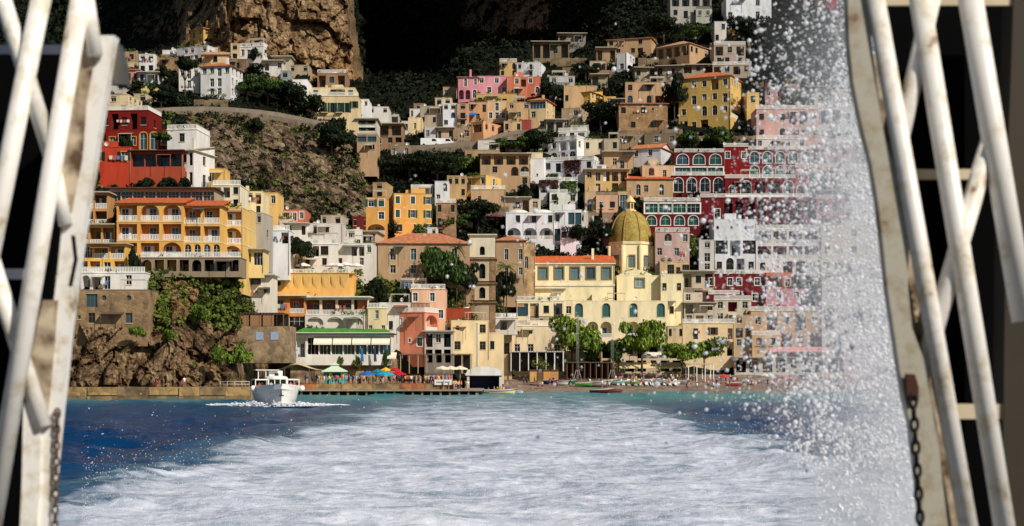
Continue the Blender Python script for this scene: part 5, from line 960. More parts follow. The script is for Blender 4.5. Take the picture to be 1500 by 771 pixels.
    bp = n.new('ShaderNodeBump'); bp.inputs['Strength'].default_value = .5; bp.inputs['Distance'].default_value = .5; hgt = mth('ADD', mth('MULTIPLY', nz(1.1, 8, .65), mth('MULTIPLY_ADD', fac, .45, .45)), mth('MULTIPLY', nz(.4, 5), .5)); L.new(hgt, bp.inputs['Height']); L.new(bp.outputs[0], b.inputs['Normal'])
    df = n.new('ShaderNodeBsdfDiffuse'); gl = n.new('ShaderNodeBsdfGlossy'); gl.inputs['Roughness'].default_value = .14; fr = n.new('ShaderNodeFresnel'); fr.inputs[0].default_value = 1.33
    for q in (df, gl, fr): L.new(bp.outputs[0], q.inputs['Normal'])
    L.new(mx.outputs[0], df.inputs[0]); ms = n.new('ShaderNodeMixShader'); L.new(mth('MULTIPLY', mth('MULTIPLY', fr.outputs[0], .6), mth('SUBTRACT', 1.0, fac)), ms.inputs[0]); L.new(df.outputs[0], ms.inputs[1]); L.new(gl.outputs[0], ms.inputs[2]); n.remove(b); L.new(ms.outputs[0], n['Material Output'].inputs[0])
    return struct(link('sea', npmesh('sea', v, f, m, True)))
sea()
# ------------------------------------------------------------------ quays and beach
CONC = stonem((176, 142, 92), (90, 70, 46), .9, 'quay_concrete'); CONC2 = stonem((150, 122, 84), (62, 50, 36), .7, 'quay_stone'); RUST = stonem((176, 108, 62), (110, 66, 40), .8, 'rusty_quay'); PAVE = stonem((150, 140, 126), (110, 100, 88), 2, 'paving')
def wbox(px0, px1, D0, D1, z0, z1, g=0.0): 
    m = MB(); m.box((px0-CX)*D0/F+g, (px1-CX)*D0/F-g, D0, D1, z0, z1); return m
qy = struct(wbox(-500, 366, 235.4, 246, -1.5, 1.9).build('quay', CONC2)); xs = [-60, 60, 96, 128, 172, 218, 262, 292, 330, 366]
for i, (a, b) in enumerate(zip(xs[:-1], xs[1:])):
    m = MB(); D0 = 235.0+.12*(i % 3); x0, x1 = (a-CX)*D0/F+.04, (b-CX)*D0/F-.04; m.box(x0, x1, D0, 236.4, .55+.12*(i % 2), 1.97); m.box(x0, x1, D0-.25, 236.2, -1, .5, 1); m.build('quay_block', [[CONC, CONC2, CONC][i % 3], CONC2], qy)
q2 = struct(wbox(436, 706, 271.5, 292, .75, 1.05).build('quay', PAVE)); 
for i in range(20): a = 440+i*13.6; wbox(a, a+3, 271.9, 272.5, -1.5, .74).build('pile', CONC2, q2)
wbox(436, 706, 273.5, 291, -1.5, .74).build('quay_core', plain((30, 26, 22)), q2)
xs = [436, 463, 500, 545, 586, 622, 640, 664]
for i, (a, b) in enumerate(zip(xs[:-1], xs[1:])): wbox(a, b, 272.6+.1*(i % 2), 292, 1.06, 2.0+.05*(i % 2), .03).build('quay_block', [RUST, CONC, CONC, CONC2, RUST, CONC2, RUST][i], q2)
def beach():
    xs = np.concatenate([np.linspace(-14, 150, 160)]); ts = np.linspace(0, 1, 30); X, T = np.meshgrid(xs, ts)
    Y = 294+T*42+fbm(X*.05, T*0, 2.0)*2.5*(1-T); Z = -.7+T*4.4+fbm(X*.3, Y*.3, 0.0, 4)*.18-.7*np.maximum(0, .2-T); v = np.stack([X, Y, Z], -1).reshape(-1, 3); h, w = X.shape; i = np.arange(h*w).reshape(h, w)
    f = np.stack([i[:-1, :-1], i[:-1, 1:], i[1:, 1:], i[1:, :-1]], -1).reshape(-1, 4); struct(link('beach', npmesh('beach', v, f, stonem((142, 122, 106), (84, 68, 58), 2.5, 'pebbles'), True)))
beach()
def gz(x, y): return -.7+(y-294)/42*4.4   # beach height
# ------------------------------------------------------------------ quay buildings, stalls, umbrellas
QZ = 2.05
def at(px, D, z): return Vector(((px-CX)*D/F, D, z))
STW = stonem((158, 132, 100), (84, 68, 50), 1.0, 'rubble_wall')
w = MB(); D0 = 285.6; xa, xb = (424-CX)*D0/F, (580-CX)*D0/F
n = 60; 
for i in range(n):
    for j in range(8):
        u = [xa+(xb-xa)*(i+k)/n for k in (0, 1)]; zz = [1+(7.3-1)*(j+k)/8 for k in (0, 1)]
        pt = lambda x, z: (x, D0+.25*float(fbm(np.array(x*.9), np.array(z*.9), 3.3, 3))+(z-1)*.12, z)
        w.quad(pt(u[0], zz[0]), pt(u[1], zz[0]), pt(u[1], zz[1]), pt(u[0], zz[1]))
w.box(xa, xb, D0+1.2, D0+8, 1, 7.0); tag(w.build('retaining_wall', STW), 'rough stone retaining wall under the green roofed restaurant', 'wall')
w = MB(); w.box((286-CX)*262/F, (424-CX)*262/F, 262, 270, 6, 5+(540-478)*262/F); o = tag(w.build('stone_wall', STW), 'stone wall with small blue windows under the wooden pergola', 'wall')
for x in (300, 318, 332, 380, 402):
    m = MB(); p = at(x, 261.95, 5+(540-494)*262/F); m.box(p.x-.7, p.x+.7, p.y-.05, p.y+.05, p.z-.5, p.z+.9); m.build('window', plain((150, 164, 190)), o)
def pergola(label, px0, px1, pyt, pyb, D, dep, roofm, postm, n=5, wall=None, group=None, drape=0):
    m_ = D/F; r = empty('pergola', P(px0, pyb, D)); tag(r, label, 'pergola', group); W = (px1-px0)*m_; H = (pyb-pyt)*m_
    for i in range(n):
        for y in (0.1, dep-.1): c = MB(); x = .1+(W-.2)*i/(n-1); c.box(x-.09, x+.09, y-.09, y+.09, -.6, H-.02); c.build('post', postm, r)
    k = max(4, int(W/.55))
    for i in range(k): c = MB(); x = W*(i+.5)/k; c.box(x-.17, x+.17, -.35, dep+.2, H+.13, H+.22); c.build('slat', roofm, r)
    c = MB(); c.box(-.2, W+.2, -.02, .16, H, H+.12); c.box(-.2, W+.2, dep-.16, dep+.02, H, H+.12); c.build('beam', postm, r)
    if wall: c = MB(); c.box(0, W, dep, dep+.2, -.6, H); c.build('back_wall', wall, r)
    return r
WD = plain((112, 84, 62), .8); WD2 = plain((168, 150, 124), .8)
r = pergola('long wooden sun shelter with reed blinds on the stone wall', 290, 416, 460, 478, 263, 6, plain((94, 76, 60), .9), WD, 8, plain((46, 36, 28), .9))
for i in range(6): c = MB(); c.box(.3+2.3*i, 2.3+2.3*i, .02, .08, .05, 2.0); c.build('reed_blind', plain((150, 112, 78), .9), r)
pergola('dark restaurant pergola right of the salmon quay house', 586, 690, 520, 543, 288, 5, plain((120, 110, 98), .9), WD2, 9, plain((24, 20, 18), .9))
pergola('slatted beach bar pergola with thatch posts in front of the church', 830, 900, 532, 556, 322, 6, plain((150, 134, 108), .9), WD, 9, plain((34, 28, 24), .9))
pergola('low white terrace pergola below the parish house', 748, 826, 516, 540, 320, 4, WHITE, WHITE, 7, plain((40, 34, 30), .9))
pergola('white beach shelter with flat roof on the shingle', 1008, 1046, 534, 556, 321, 5, WHITE, WHITE, 4, None)
def umbrella(label, px, D, z, w, col, h=2.5, group=None, n=8, flat=.55):
    r = empty('umbrella', at(px, D, z)); tag(r, label, 'umbrella', group); c = MB(); c.tube((0, 0, 0), (0, 0, h), .05, n=6); c.build('pole', WHITE, r)
    for i in range(n):
        a, b = 2*math.pi*i/n, 2*math.pi*(i+1)/n; c = MB(); p, q = (w/2*math.cos(a), w/2*math.sin(a)), (w/2*math.cos(b), w/2*math.sin(b)); 
        c.poly([(p[0], p[1], h-flat), (q[0], q[1], h-flat), (0, 0, h)]); c.quad((p[0], p[1], h-flat-.22), (q[0], q[1], h-flat-.22), (q[0], q[1], h-flat), (p[0], p[1], h-flat)); c.build('panel', plain(col, .8), r)
    return r
umbrella('blue market umbrella next to the turquoise one on the quay', 538, 275, QZ, 3.1, (24, 104, 190)); umbrella('large turquoise market umbrella on the quay', 564, 274.5, QZ, 4.0, (36, 160, 200), 2.4); umbrella('teal umbrella behind the blue market umbrella', 553, 279, QZ, 2.6, (20, 128, 140), 2.9)
umbrella('yellow umbrella behind the turquoise one', 565, 281, QZ, 2.3, (226, 190, 40), 3.2); umbrella('red umbrella with white stripe on the quay', 583, 275.5, QZ, 3.2, (190, 24, 30), 2.5); umbrella('small red umbrella behind the striped red one', 579, 281, QZ, 2.2, (190, 30, 34), 3.2)
for i, x in enumerate((648, 661, 674)): umbrella('cream restaurant umbrella at the quay terrace', x, 283+i, QZ+.6, 3.0, (234, 222, 192), 2.9, 'cream restaurant umbrellas')
for i, (x, z) in enumerate(((444, 0), (496, 0), (506, .5), (522, 0), (486, .2))): umbrella('white umbrella on the rooftop bar terrace of the orange hotel', x, 298.5+i*.4, 5+(540-402)*296/F+.2, 3.0, (236, 234, 228), 2.4+z*.4, 'white umbrellas on the bar terrace')
umbrella('purple parasol above the white arcaded house', 728, 357, 5+(540-330)*357/F, 4.6, (110, 50, 76), 2.6)
for i, (x, d, c) in enumerate(((1060, 316, (210, 60, 60)), (1120, 318, (226, 210, 190)), (1150, 314, (210, 70, 60)), (1180, 318, (60, 120, 170)), (1210, 316, (220, 140, 60)), (1240, 318, (226, 150, 70)))): umbrella(['red and white beach parasol', 'cream beach parasol', 'red beach parasol beside the crowd', 'blue beach parasol', 'orange beach parasol', 'amber beach parasol in the spray'][i]+' on the shingle', x, d, gz(0, d), 2.4, c, 2.2)
# turquoise kiosk
k = empty('kiosk', at(489, 276, QZ)); tag(k, 'turquoise ticket kiosk with pale green tiered roof on the quay', 'kiosk'); TQ = plain((36, 150, 160)); YP = plain((226, 214, 90))
for nm, bx, m in (('wall', (-2.0, 2.0, .3, 3.2, 0, 2.3), TQ), ('counter', (-.9, 1.9, -.1, .3, 0, 1.05), plain((70, 190, 190))), ('shutter', (-.9, -.2, .2, .28, 1.1, 2.1), YP), ('shutter', (1.3, 1.9, .2, .28, 1.1, 2.1), YP), ('opening', (-.15, 1.25, .24, .29, 1.1, 2.05), DARK)): c = MB(); c.box(*bx[:]); c.build(nm, m, k)
c = MB(); c.lathe([(3.2, 2.3), (3.15, 2.45), (1.0, 3.3), (1.0, 3.6), (1.25, 3.62), (.1, 4.1), (.02, 4.3)], 0, 1.6, 4, smooth=False, a0=math.pi/4, a1=math.pi/4+2*math.pi); c.build('roof', plain((204, 220, 196)), k)
# beige tensile canopy
t = empty('canopy', at(436, 276, QZ)); tag(t, 'beige tent canopy on posts behind the white boat', 'canopy'); nx, ny = 16, 6; c = MB(); Wc, Dc = 13.5, 7
def cz(u, v): return 2.5+1.6*math.exp(-((u-.48)/.2)**2)*(1-.5*abs(v-.4))-.25*math.sin(math.pi*u)*0-.12*math.cos(u*12)*abs(v-.5)
for i in range(nx):
    for j in range(ny): q = [(i/nx, j/ny), ((i+1)/nx, j/ny), ((i+1)/nx, (j+1)/ny), (i/nx, (j+1)/ny)]; c.quad(*[(-6.8+u*Wc, v*Dc, cz(u, v)) for u, v in q])
c.build('fabric', plain((206, 182, 142), .9), t)
for x in (-6.7, -2.5, 2.2, 6.6):
    for y in (.1, 6.9): c = MB(); c.tube((x, y, 0), (x, y, cz((x+6.8)/Wc, y/Dc)), .07, n=6); c.build('post', WD, t)
# boat shed with white vault
b_ = empty('boat_shed', at(684, 290, 1.2)); tag(b_, 'boat shed with white vaulted front and dark blue opening', 'shed'); Ws = 51*290/F; c = MB()
facade(c, lambda u, d, z: (u, d, z), Ws, -.5, 3.6, [(.5, Ws-.5, -.4, 2.3, 'r', 3.0, 'x')], 0, 1); c.box(0, Ws, 3.2, 6, -.5, 3.6); c.build('wall', [plaster((214, 206, 194)), plain((16, 26, 56))], b_)
c = MB(); c.lathe([(Ws/2+.3, 0), (Ws/2+.3, 6)], n=12, a0=0, a1=math.pi); me = c.mesh('roof', plaster((222, 216, 206)))
c = MB(); pts = [(Ws/2+(Ws/2+.3)*math.cos(a), 2.4+1.9*math.sin(a)) for a in np.linspace(0, math.pi, 13)]
for p, q in zip(pts[:-1], pts[1:]): c.quad((p[0], -.3, p[1]), (q[0], -.3, q[1]), (q[0], 6, q[1]), (p[0], 6, p[1]))
c.poly([(p[0], -.28, p[1]) for p in reversed(pts)]); c.build('vault', plaster((224, 220, 212)), b_)
for i, (x0, x1, c1, lb) in enumerate(((776, 786, (204, 160, 92), 'ochre'), (787, 795, (110, 84, 60), 'brown'), (796, 806, (206, 150, 84), 'orange-tan'), (806, 818, (190, 140, 84), 'tan'))):
    h = empty('beach_hut', at(x0, 320, gz(0, 320))); tag(h, lb+' wooden beach cabin in the row beside the bar pergola', 'hut'); W = (x1-x0)*320/F
    for kx in range(4): c = MB(); c.box(W*kx/4+.01, W*(kx+1)/4-.01, 0, .06, 0, 2.6); c.build('plank', plain(c1, .8), h)
    c = MB(); c.box(0, W, .06, 2, 0, 2.6); c.build('wall', plain(tuple(int(v*.8) for v in c1), .8), h); c = MB(); c.box(-.15, W+.15, -.3, 2.1, 2.6, 2.72); c.build('roof', WD, h)
def awning(label, px0, px1, py0, py1, D, col, group=None):
    r = empty('awning', P(px0, py1, D)); tag(r, label, 'awning', group); W = (px1-px0)*D/F; H = (py1-py0)*D/F; c = MB(); k = 8
    for i in range(k): a, b = W*i/k, W*(i+1)/k; s = .06*math.sin(i*2.1); c.quad((a, 0, .25+s), (b, 0, .25), (b, 2.2, H), (a, 2.2, H)); c.quad((a, 0, 0), (b, 0, 0), (b, 0, .25), (a, 0, .25+s))
    c.build('fabric', plain(col, .85), r); c = MB(); c.tube((0, 2.2, H), (W, 2.2, H), .06); c.tube((.1, .05, .2), (.1, 2.2, -.3), .03); c.tube((W-.1, .05, .2), (W-.1, 2.2, -.3), .03); c.build('frame', IRON, r)
awning('cream shop awning left of the promenade tree gap', 903, 968, 531, 540, 325, (226, 204, 152)); awning('cream shop awning right of the promenade tree gap', 969, 1005, 531, 540, 325, (222, 198, 146)); awning('small white awning above the shop row', 940, 976, 516, 524, 327, (232, 226, 210))
awning('red and white striped restaurant awning above the beach', 1128, 1214, 508, 516, 334, (220, 150, 146)); awning('blue awning on the orange-tan house', 685, 698, 163, 169, 411, (30, 110, 190)); awning('white awning over the terrace beside the quay pergola', 662, 692, 512, 520, 300, (222, 214, 198))
awning('teal awning in the vine hung white villa', 792, 806, 282, 287, 372, (50, 120, 120)); awning('cream awning by the creeper on the quay', 567, 580, 516, 526, 284, (232, 222, 200))
for i, x in enumerate((1064, 1082, 1100, 1118, 1136)): awning('white scalloped canopy over the red hotel terrace', x, x+17, 284, 290, 366, (228, 224, 220), 'white canopies on the red hotel')
# the two coast roads with parapets
def road(label_pts, name, wall=True):
    c = MB(); pr = MB(); pts = []
    for (x, y) in label_pts: D = float(DT(x, y))-2.6; pts.append(P(x, y, D))
    for a, b in zip(pts[:-1], pts[1:]):
        o = Vector((0, 5, 0)); dn = Vector((0, 0, -2.6)); c.quad(a, b, b+o, a+o); c.quad(a+dn, b+dn, b, a)
        u = Vector((0, 0, 1.0)); i = Vector((0, .35, 0)); pr.quad(a, b, b+u, a+u); pr.quad(a+u, b+u, b+u+i, a+u+i); pr.quad(b+i, a+i, a+u+i, b+u+i)
    r = struct(c.build(name, stonem((120, 104, 84), (64, 54, 44), 1.2, 'road_wall'))); pr.build('parapet', plaster((128, 116, 100)), r)
road([(205, 166), (225, 165), (260, 163), (300, 162), (340, 163.5), (380, 167), (410, 171), (440, 177), (478, 185)], 'road'); road([(576, 219), (610, 218.5), (640, 217), (668, 214), (700, 212), (735, 200), (760, 196), (800, 194)], 'road')
def van(label, px, py, L=5.2, col=(236, 236, 236)):
    D = float(DT(px, py))-1.4; r = empty('van', P(px, py, D)); tag(r, label, 'van'); c = MB(); prof = [(0, .35), (L, .35), (L, 1.15), (L*.94, 1.25), (L*.8, 2.1), (L*.02, 2.15), (0, 2.0)]
    for y, fl in ((0, 0), (1.9, 1)): c.poly([(x, y, z) for x, z in (prof if not fl else prof[::-1])])
    for (a, b) in zip(prof, prof[1:]+prof[:1]): c.quad((b[0], 0, b[1]), (a[0], 0, a[1]), (a[0], 1.9, a[1]), (b[0], 1.9, b[1]))
    c.build('body', plain(col, .3), r)
    for x in (.9, L-.9): c = MB(); c.tube((x, -.02, .35), (x, .25, .35), .35, n=12); c.build('wheel', DARK, r)
    c = MB(); c.poly([(L*.6, -.01, 1.3), (L*.86, -.01, 1.3), (L*.78, -.01, 1.95), (L*.6, -.01, 1.95)]); c.build('side_window', GLASS, r)
van('white van parked on the coast road in the ravine', 616, 214); van('white minibus parked behind the van on the coast road', 634, 214, 5.8)
# ------------------------------------------------------------------ boats
def hull(L, Bm, H, stern=.75, n=14, sheer=.35, flare=.35):
    """bow towards -y; returns rings of points"""
    R = []
    for i in range(n+1):
        t = i/n; y = -L/2+L*t; wd = Bm/2*(min(1, (math.sin(math.pi*min(t*1.15, .5+max(0, t-.43)*.2)))**.7)) if t > 0 else .04
        wd = max(.04, Bm/2*(1-(1-min(1, t/.55))**2.1)**.9)*(1-(1-stern)*max(0, (t-.6)/.4)**2); zt = H*(1+sheer*(1-t)**2); rake = -.12*L*(1-t)**3*.6
        R.append([(wd*(flare+(1-flare)*s**.6) if s > 0 else wd*.12, y-(rake*-1)*(1-s)*-1 if False else y+(.10*L*(1-t)**4)*(1-s), -.35*H+s*(zt+.35*H)) for s in (0, .25, .5, .75, 1)])
    return R
def boat_mesh(name, mats, L, Bm, H, deck=.8, **k):
    R = hull(L, Bm, H, **k); c = MB(); m = len(R[0])
    for a, b in zip(R[:-1], R[1:]):
        for j in range(m-1):
            mi = 1 if j == m-2 else 0
            c.quad(a[j], b[j], b[j+1], a[j+1], mi); f = lambda p: (-p[0], p[1], p[2]); c.quad(f(b[j]), f(a[j]), f(a[j+1]), f(b[j+1]), mi)
        za, zb = a[-1][2]-H*(1-deck), b[-1][2]-H*(1-deck); c.quad((a[-1][0]*.93, a[-1][1], za), (b[-1][0]*.93, b[-1][1], zb), (-b[-1][0]*.93, b[-1][1], zb), (-a[-1][0]*.93, a[-1][1], za), 2)
        for s in (1, -1):
            c.quad((s*a[-1][0], a[-1][1], a[-1][2]), (s*b[-1][0], b[-1][1], b[-1][2]), (s*b[-1][0]*.93, b[-1][1], b[-1][2]), (s*a[-1][0]*.93, a[-1][1], a[-1][2]), 1); c.quad((s*a[-1][0]*.93, a[-1][1], a[-1][2]), (s*b[-1][0]*.93, b[-1][1], b[-1][2]), (s*b[-1][0]*.93, b[-1][1], zb), (s*a[-1][0]*.93, a[-1][1], za), 2)
    e = R[-1]; c.poly([(p[0], p[1], p[2]) for p in e]+[(-p[0], p[1], p[2]) for p in reversed(e)], 0); me = c.mesh(name, mats); me.polygons.foreach_set('use_smooth', [len(p.vertices) == 4 for p in me.polygons]); return me
BW = plain((238, 236, 228), .35, .4)
fb = empty('passenger_boat', at(405, 192, 0), math.radians(15)); tag(fb, 'white passenger boat coming bow first with round fenders', 'boat')
link('hull', boat_mesh('hull', [BW, BW, BW], 13, 6.3, 2.5, .72, sheer=.22, flare=.5, stern=.9), fb)
def fbp(nm, bx, m, par=None): c = MB(); [c.box(*b) for b in (bx if isinstance(bx[0], tuple) else [bx])]; return c.build(nm, m, par or fb)
fbp('side_cabin', [(-2.9, -1.2, -1.2, 5.5, 3.45, 3.6), (1.2, 2.9, -1.2, 5.5, 3.45, 3.6), (-2.9, 2.9, 5.0, 5.4, 2.0, 3.5)], BW)
for x in (-2.85, -1.35, 1.35, 2.85): fbp('stanchion', (x-.06, x+.06, -1.15, -1.0, 2.2, 3.5), BW)
wh = fbp('wheelhouse', [(-1.25, 1.25, -1.4, 2.4, 2.0, 2.62), (-1.25, -1.1, -1.35, 2.3, 2.62, 3.55), (1.1, 1.25, -1.35, 2.3, 2.62, 3.55), (-1.25, 1.25, 2.2, 2.4, 2.62, 3.55)], BW)
for x in (-.36, .36): fbp('mullion', (x-.05, x+.05, -1.38, -1.28, 2.62, 3.55), BW, wh)
for x0, x1 in ((-1.1, -.41), (-.31, .31), (.41, 1.1)): fbp('pane', (x0, x1, -1.32, -1.29, 2.63, 3.54), GLASS, wh)
c = MB(); c.lathe([(1.5, 3.55), (1.55, 3.75), (1.3, 3.95), (.5, 4.05), (.01, 4.06)], 0, .3, 20); c.build('wheelhouse_roof', BW, fb)
fbp('flying_bridge', [(-2.7, .4, .2, 4.5, 4.75, 4.85), (-2.4, -2.3, .4, .5, 3.6, 4.75), (-1.4, -1.3, .4, .5, 3.6, 4.75), (-.9, .9, .8, 2.5, 4.0, 4.7)], BW); fbp('searchlight', (-.25, .25, -.3, .1, 4.05, 4.4), IRON)
for s in (-1, 1): c = MB(); c.lathe([(.01, 1.95), (.3, 2.05), (.42, 2.35), (.3, 2.68), (.01, 2.78)], s*3.15, -1.8 if s > 0 else -1.2, 12); c.build('fender', BW, fb)
c = MB(); c.tube((0, -6.46, 1.55), (0, -6.1, 2.1), .07); c.tube((-.3, -6.3, 1.5), (.3, -6.3, 1.5), .08); c.build('anchor', IRON, fb)
fbp('bench_shade', [(-2.8, -1.3, .5, 4.8, 2.0, 2.1), (1.3, 2.8, .5, 4.8, 2.0, 2.1), (-2.8, 2.8, 4.6, 4.9, 2.0, 3.4)], plain((40, 38, 40)))
# bow wave foam
def foam_lumps(label, pts, name='bow_wave'):
    rng = np.random.default_rng(9); V = []; Fc = []; ico = bmesh.new(); bmesh.ops.create_icosphere(ico, subdivisions=1, radius=1); iv = np.array([v.co for v in ico.verts]); fi = np.array([[v.index for v in f.verts] for f in ico.faces]); ico.free()
    P_, R_ = pts(rng); n = len(P_); sc = rng.uniform(.6, 1.3, (n, 1, 3))*np.array([1.8, 1.4, .7]); v = P_[:, None]+iv[None]*R_[:, None, None]*sc; f = fi[None]+(np.arange(n)*len(iv))[:, None, None]
    o = link(name, npmesh(name, v.reshape(-1, 3), f.reshape(-1, 3), FOAMM, True)); o['kind'] = 'stuff'; tag(o, label, 'foam'); return o
def foam_mat():
    m, n, L, b = _nodes('white_water'); b.inputs['Base Color'].default_value = (.72, .74, .78, 1); b.inputs['Roughness'].default_value = .55; b.inputs['Specular IOR Level'].default_value = .3
    b.inputs['Subsurface Weight'].default_value = 0; return m
FOAMM = foam_mat()
def bw(rng):
    n = 6000; s = rng.choice((-1, 1), n); t = rng.uniform(0, 1, n)**.8; L_ = rng.uniform(0, 1, n); X = fb.location.x+s*(.5+t*8.5)+rng.normal(0, .3, n); Y = fb.location.y-6.3+t*6+rng.normal(0, .5, n)
    Z = np.abs(rng.normal(0, .26, n))*(1-t*.85)+.1; return np.stack([X, Y, Z], 1), rng.uniform(.03, .11, n)
foam_lumps('white foam thrown up at the bow of the passenger boat', bw)
_SB = {}
def small_boat(label, px, D, z, L, col, rz, top=(236, 232, 224), tilt=0, group=None):
    key = (L, col, top)
    if key not in _SB: _SB[key] = boat_mesh('hull', [plain(col, .4), plain(top, .4), plain((120, 96, 70))], L, L*.36, L*.13, .55, sheer=.4, flare=.45)
    o = empty('rowing_boat', at(px, D, z), rz); o.rotation_euler[1] = tilt; tag(o, label, 'boat', group); link('hull', _SB[key], o)
    for y in (-.12, .12, .3): c = MB(); c.box(-L*.15, L*.15, L*y, L*y+.22, L*.105, L*.12); c.build('thwart', plain((150, 110, 70)), o)
    return o
small_boat('cream motor boat full of passengers at the end of the quay', 737, 285, .1, 5.4, (226, 206, 160), 1.45); small_boat('dark red boat with white rim at the water edge', 882, 294.5, .15, 5.0, (110, 26, 34), 1.3); small_boat('small red canoe beside the dark red boat', 899, 295.5, .1, 4.0, (120, 40, 34), 1.5, (120, 40, 34))
small_boat('white dinghy at the water edge beside the passenger motor boat', 757, 293, .1, 3.2, (232, 232, 230), 1.2)
for i, (x, d, L, c, r, lb) in enumerate(((786, 313, 3.6, (232, 232, 230), .9, 'white boat nearest the beach cabins'), (797, 316, 3.8, (30, 84, 170), 1.2, 'blue covered boat by the cabins'), (808, 316, 3.6, (120, 40, 120), 1.1, 'purple covered boat by the cabins'), (822, 313, 3.4, (230, 230, 224), 1.5, 'white boat left of the green one'),
        (832, 315, 4.2, (40, 120, 110), 1.4, 'green boat below the bar pergola'), (856, 311, 4.0, (70, 160, 70), 1.6, 'lime striped boat on the shingle'), (878, 312, 5.4, (226, 228, 228), 1.5, 'long white boat below the bar pergola'), (893, 316, 4.6, (60, 62, 66), 1.3, 'dark grey boat under the lattice mast'), (912, 314, 4.4, (110, 190, 200), 1.6, 'pale turquoise boat'),
        (928, 313, 3.8, (150, 190, 60), 1.2, 'yellow-green boat'), (948, 316, 4.6, (232, 230, 228), 1.4, 'white boat beside the turquoise covered one'), (958, 318, 4.2, (80, 180, 200), 1.5, 'turquoise covered boat'), (968, 315, 4.6, (236, 234, 232), 1.3, 'white motor boat with red seats'), (985, 314, 3.8, (230, 230, 226), 1.7, 'white rowing boat right of the motor boat'),
        (1000, 316, 3.6, (200, 196, 190), 1.2, 'pale grey boat left of the white shelter'), (1075, 312, 3.6, (226, 60, 60), 1.5, 'red pedal boat'), (1098, 314, 3.6, (232, 230, 226), 1.4, 'white pedal boat'), (1170, 312, 4.4, (226, 140, 70), 1.5, 'orange boat in the spray'), (1230, 311, 6, (228, 160, 90), 1.57, 'long amber boat in the spray'))):
    small_boat(lb+' drawn up on the beach', x, d, gz(0, d)+.35, L, c, r+random.uniform(-.2, .2))
for i, x in enumerate((846, 897)):
    r = empty('lattice_mast', at(x, 317, gz(0, 317))); tag(r, ['left', 'right'][i].replace('left', 'steel lattice mast standing beside the lime striped boat').replace('right', 'steel lattice mast standing over the dark grey boat'), 'mast')
    for dx, dy in ((-.28, 0), (.28, 0), (0, .45)): c = MB(); c.tube((dx*4, dy*4, 0), (dx, dy, 3), .035, n=5); c.tube((dx, dy, 3), (dx*.8, dy*.8, 15), .022, n=5); c.build('leg', plain((206, 204, 196), .5), r)
    for kz in range(14): c = MB(); z = 1.5+kz; s = 1 if z > 3 else 2; c.tube((-.28*s, 0, z), (.28*s, 0, z+.5), .012, n=4); c.build('brace', plain((206, 204, 196), .5), r)
m = MB(); p = at(424, 284.5, 5+(540-513)*284.5/F); m.box(-1.75, 1.75, -.03, .03, -.75, .6); bn = m.build('banner', plain((206, 210, 224), .8)); bn.location = (p.x+.3, p.y-.2, p.z); bn.rotation_euler[1] = .06; tag(bn, 'pale banner with blue script hanging on the stone wall', 'banner')
c = MB()
for k in range(46): u = -1.3+2.6*k/45; zc = .03*math.sin(k*.9)-.05; c.box(u, u+.06, -.045, -.035, zc+.1*math.sin(k*1.7), zc+.12+.1*math.sin(k*1.7))
c.build('lettering', plain((70, 90, 150)), bn)
m = MB(); m.box(-1.6, 1.6, 0, .08, 0, 1.0); o = m.build('sign_board', plain((226, 222, 214))); o.location = at(649, 272.3, 1.9); tag(o, 'long white sign board on the quay edge', 'sign'); c = MB()
for k in range(9): c.box(-1.25+k*.28, -1.05+k*.28, -.012, -.004, .35, .65)
c.build('lettering', plain((110, 110, 116)), o)
for i, (x, c_) in enumerate(((529, (30, 110, 180)), (548, (40, 60, 110)))):
    r = empty('flag', at(x, 284.6, 6.2)); tag(r, ['blue flag hanging below the restaurant window band', 'dark blue flag hanging below the restaurant window band'][i], 'flag'); c = MB(); c.tube((0, 0, 0), (0, -.8, 3.2), .03); c.build('pole', WHITE, r)
    c = MB(); [c.quad((.0+.12*k, -.7+.05*math.sin(k*2), .2), (.12+.12*k, -.7+.05*math.sin(k*2+2), .1), (.12+.12*k*.6, -.75, 2.7), (.12*k*.6, -.75, 2.7)) for k in range(5)]; c.build('cloth', plain(c_, .8), r)
